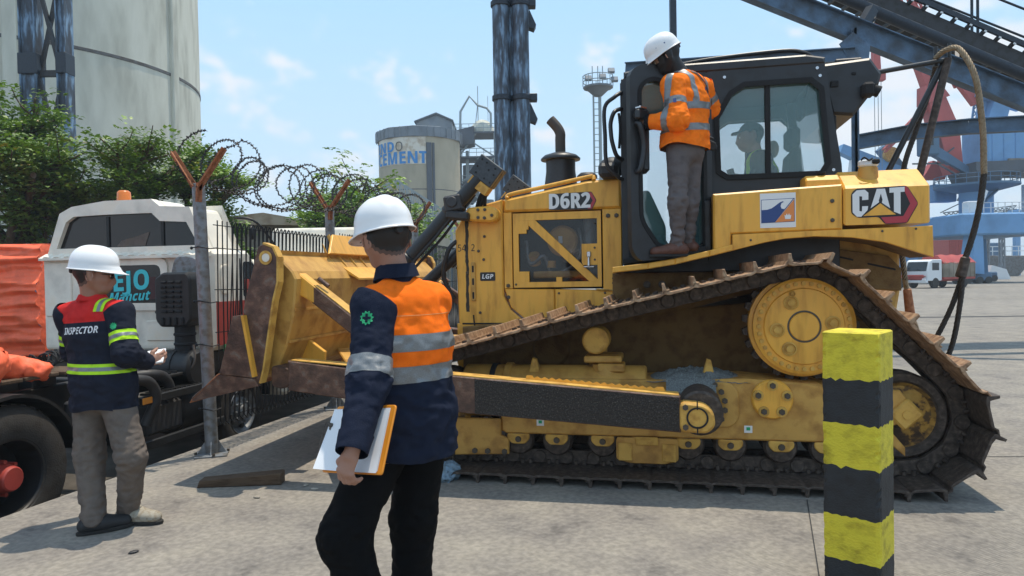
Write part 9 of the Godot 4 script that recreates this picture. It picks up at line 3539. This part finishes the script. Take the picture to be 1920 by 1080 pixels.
	hand_bones(gb, S.pelvis + Vector3(0.13, -0.0, -0.04), Vector3(0.75, -0.25, -0.3).normalized(), Vector3(0, -0.2, 1), Vector3(0, 1, 0.2).normalized(), 0.35, 0.85)
	var gv := part(self, "gloves", Blob.new(gb, 0.005, 0.005).geo(), M["strap_black"])
	tag(gv, "black work gloves hanging from the orange-shirted man's back pocket", "gloves")
	gv.position = Vector3(1.265, 0, -5.42)
	# camera in his hand
	var cm := thing("camera", "black handheld camera held up in front of the cab door", "camera", Vector3(0.985, 2.68, -5.31), deg_to_rad(40))
	var cb := G()
	cb.box(Vector3.ZERO, Vector3(0.11, 0.075, 0.05), 0.012)
	cb.box(Vector3(0, 0.045, 0), Vector3(0.045, 0.025, 0.04), 0.008)
	part(cm, "body", cb, M["black_paint"])
	var ln := G()
	ln.lathe([Vector2(0.035, 0), Vector2(0.036, -0.03), Vector2(0.03, -0.05), Vector2(0.024, -0.05), Vector2(0, -0.045)], Vector3(0, 0, -0.02), Vector3.BACK, 20)
	part(cm, "lens", ln, M["rubber"])
	var tp := G()
	tp.box(Vector3(0, 0.05, 0.0), Vector3(0.08, 0.018, 0.05), 0.004)
	part(cm, "top_plate", tp, M["chrome"])

func decal_helmet(at: Vector3, x: Vector3, y: Vector3) -> Geo:
	var g := G()
	g.box(at, Vector3(0.022, 0.012, 0.006), 0.002, Basis(x, y, x.cross(y)))
	return g

func operator() -> void:
	var T := Transform3D(Basis(Vector3.UP, deg_to_rad(-12)), Vector3(-0.347, 0, -5.13))
	var q := func(u: float, v: float, w: float) -> Vector3: return T * D(u, v, w) - T.origin
	var f := (T.basis * Vector3(-1, 0, 0)).normalized()
	var S := {"face": f, "look": f + Vector3(0, -0.1, 0), "k": 0.95, "cell": 0.016, "seed": 41, "bulk": 0.024,
		"pelvis": q.call(2.27, 2.02, 1.47), "waist": q.call(2.28, 2.12, 1.47), "chest": q.call(2.25, 2.31, 1.47), "upchest": q.call(2.22, 2.43, 1.47), "neck": q.call(2.2, 2.52, 1.47), "head": q.call(2.16, 2.65, 1.47),
		"sh_l": q.call(2.23, 2.43, 1.29), "el_l": q.call(2.18, 2.2, 1.22), "wr_l": q.call(1.95, 2.28, 1.25), "sh_r": q.call(2.23, 2.43, 1.65), "el_r": q.call(2.2, 2.2, 1.74), "wr_r": q.call(1.98, 2.28, 1.7),
		"hip_l": q.call(2.22, 1.98, 1.38), "kn_l": q.call(1.82, 2.04, 1.34), "an_l": q.call(1.66, 1.72, 1.34), "hip_r": q.call(2.22, 1.98, 1.56), "kn_r": q.call(1.82, 2.04, 1.6), "an_r": q.call(1.66, 1.72, 1.6),
		"hand_l": [f, Vector3.DOWN, Vector3(0, 0.3, -0.9), 0.8], "hand_r": [f, Vector3.DOWN, Vector3(0, 0.3, 0.9), 0.8],
		"hem": q.call(0, 1.96, 0).y, "drop": 0.02, "trousers": "navy", "shoes": ["boot_black", "boot_black"]}
	var o := person("operator in a cap and lime-edged vest seated inside the bulldozer cab", T.origin, S)
	var t: Node3D = o.node
	var tg: Geo = o.torso_geo
	var vest := part(t, "shirt", tg, M["navy_soft"])
	part(vest, "vest_edge", patch(tg, [slab_test(S.chest + o.l * 0.1, o.l, 0.03)], 0.004), M["lime"])
	part(vest, "vest_edge", patch(tg, [slab_test(S.chest - o.l * 0.1, o.l, 0.03)], 0.004), M["lime"])
	part(vest, "vest_edge", patch(tg, [slab_test(S.waist + Vector3(0, 0.06, 0), Vector3.UP, 0.03)], 0.0055), M["lime"])
	for s in ["l", "r"]:
		part(t, "sleeve", o.sleeve_geo[s], M["navy_soft"])
	var cp := G()
	cp.ell(S.head + Vector3(0, 0.045, 0) - f * 0.005, Vector3(0.1, 0.085, 0.1), Basis(), 24, 8, 0.0, PI * 0.5)
	var bl := f.cross(Vector3.UP).normalized()
	cp.prism(rounded([-0.075, 0.02, -0.07, 0.16, 0.07, 0.16, 0.075, 0.02], 0.05), -0.004, 0.004, 0.0, Transform3D(Basis(bl, (f + Vector3(0, -0.12, 0)).normalized(), bl.cross(f).normalized()), S.head + Vector3(0, 0.052, 0)))
	part(t, "cap", cp, M["black_cloth"])
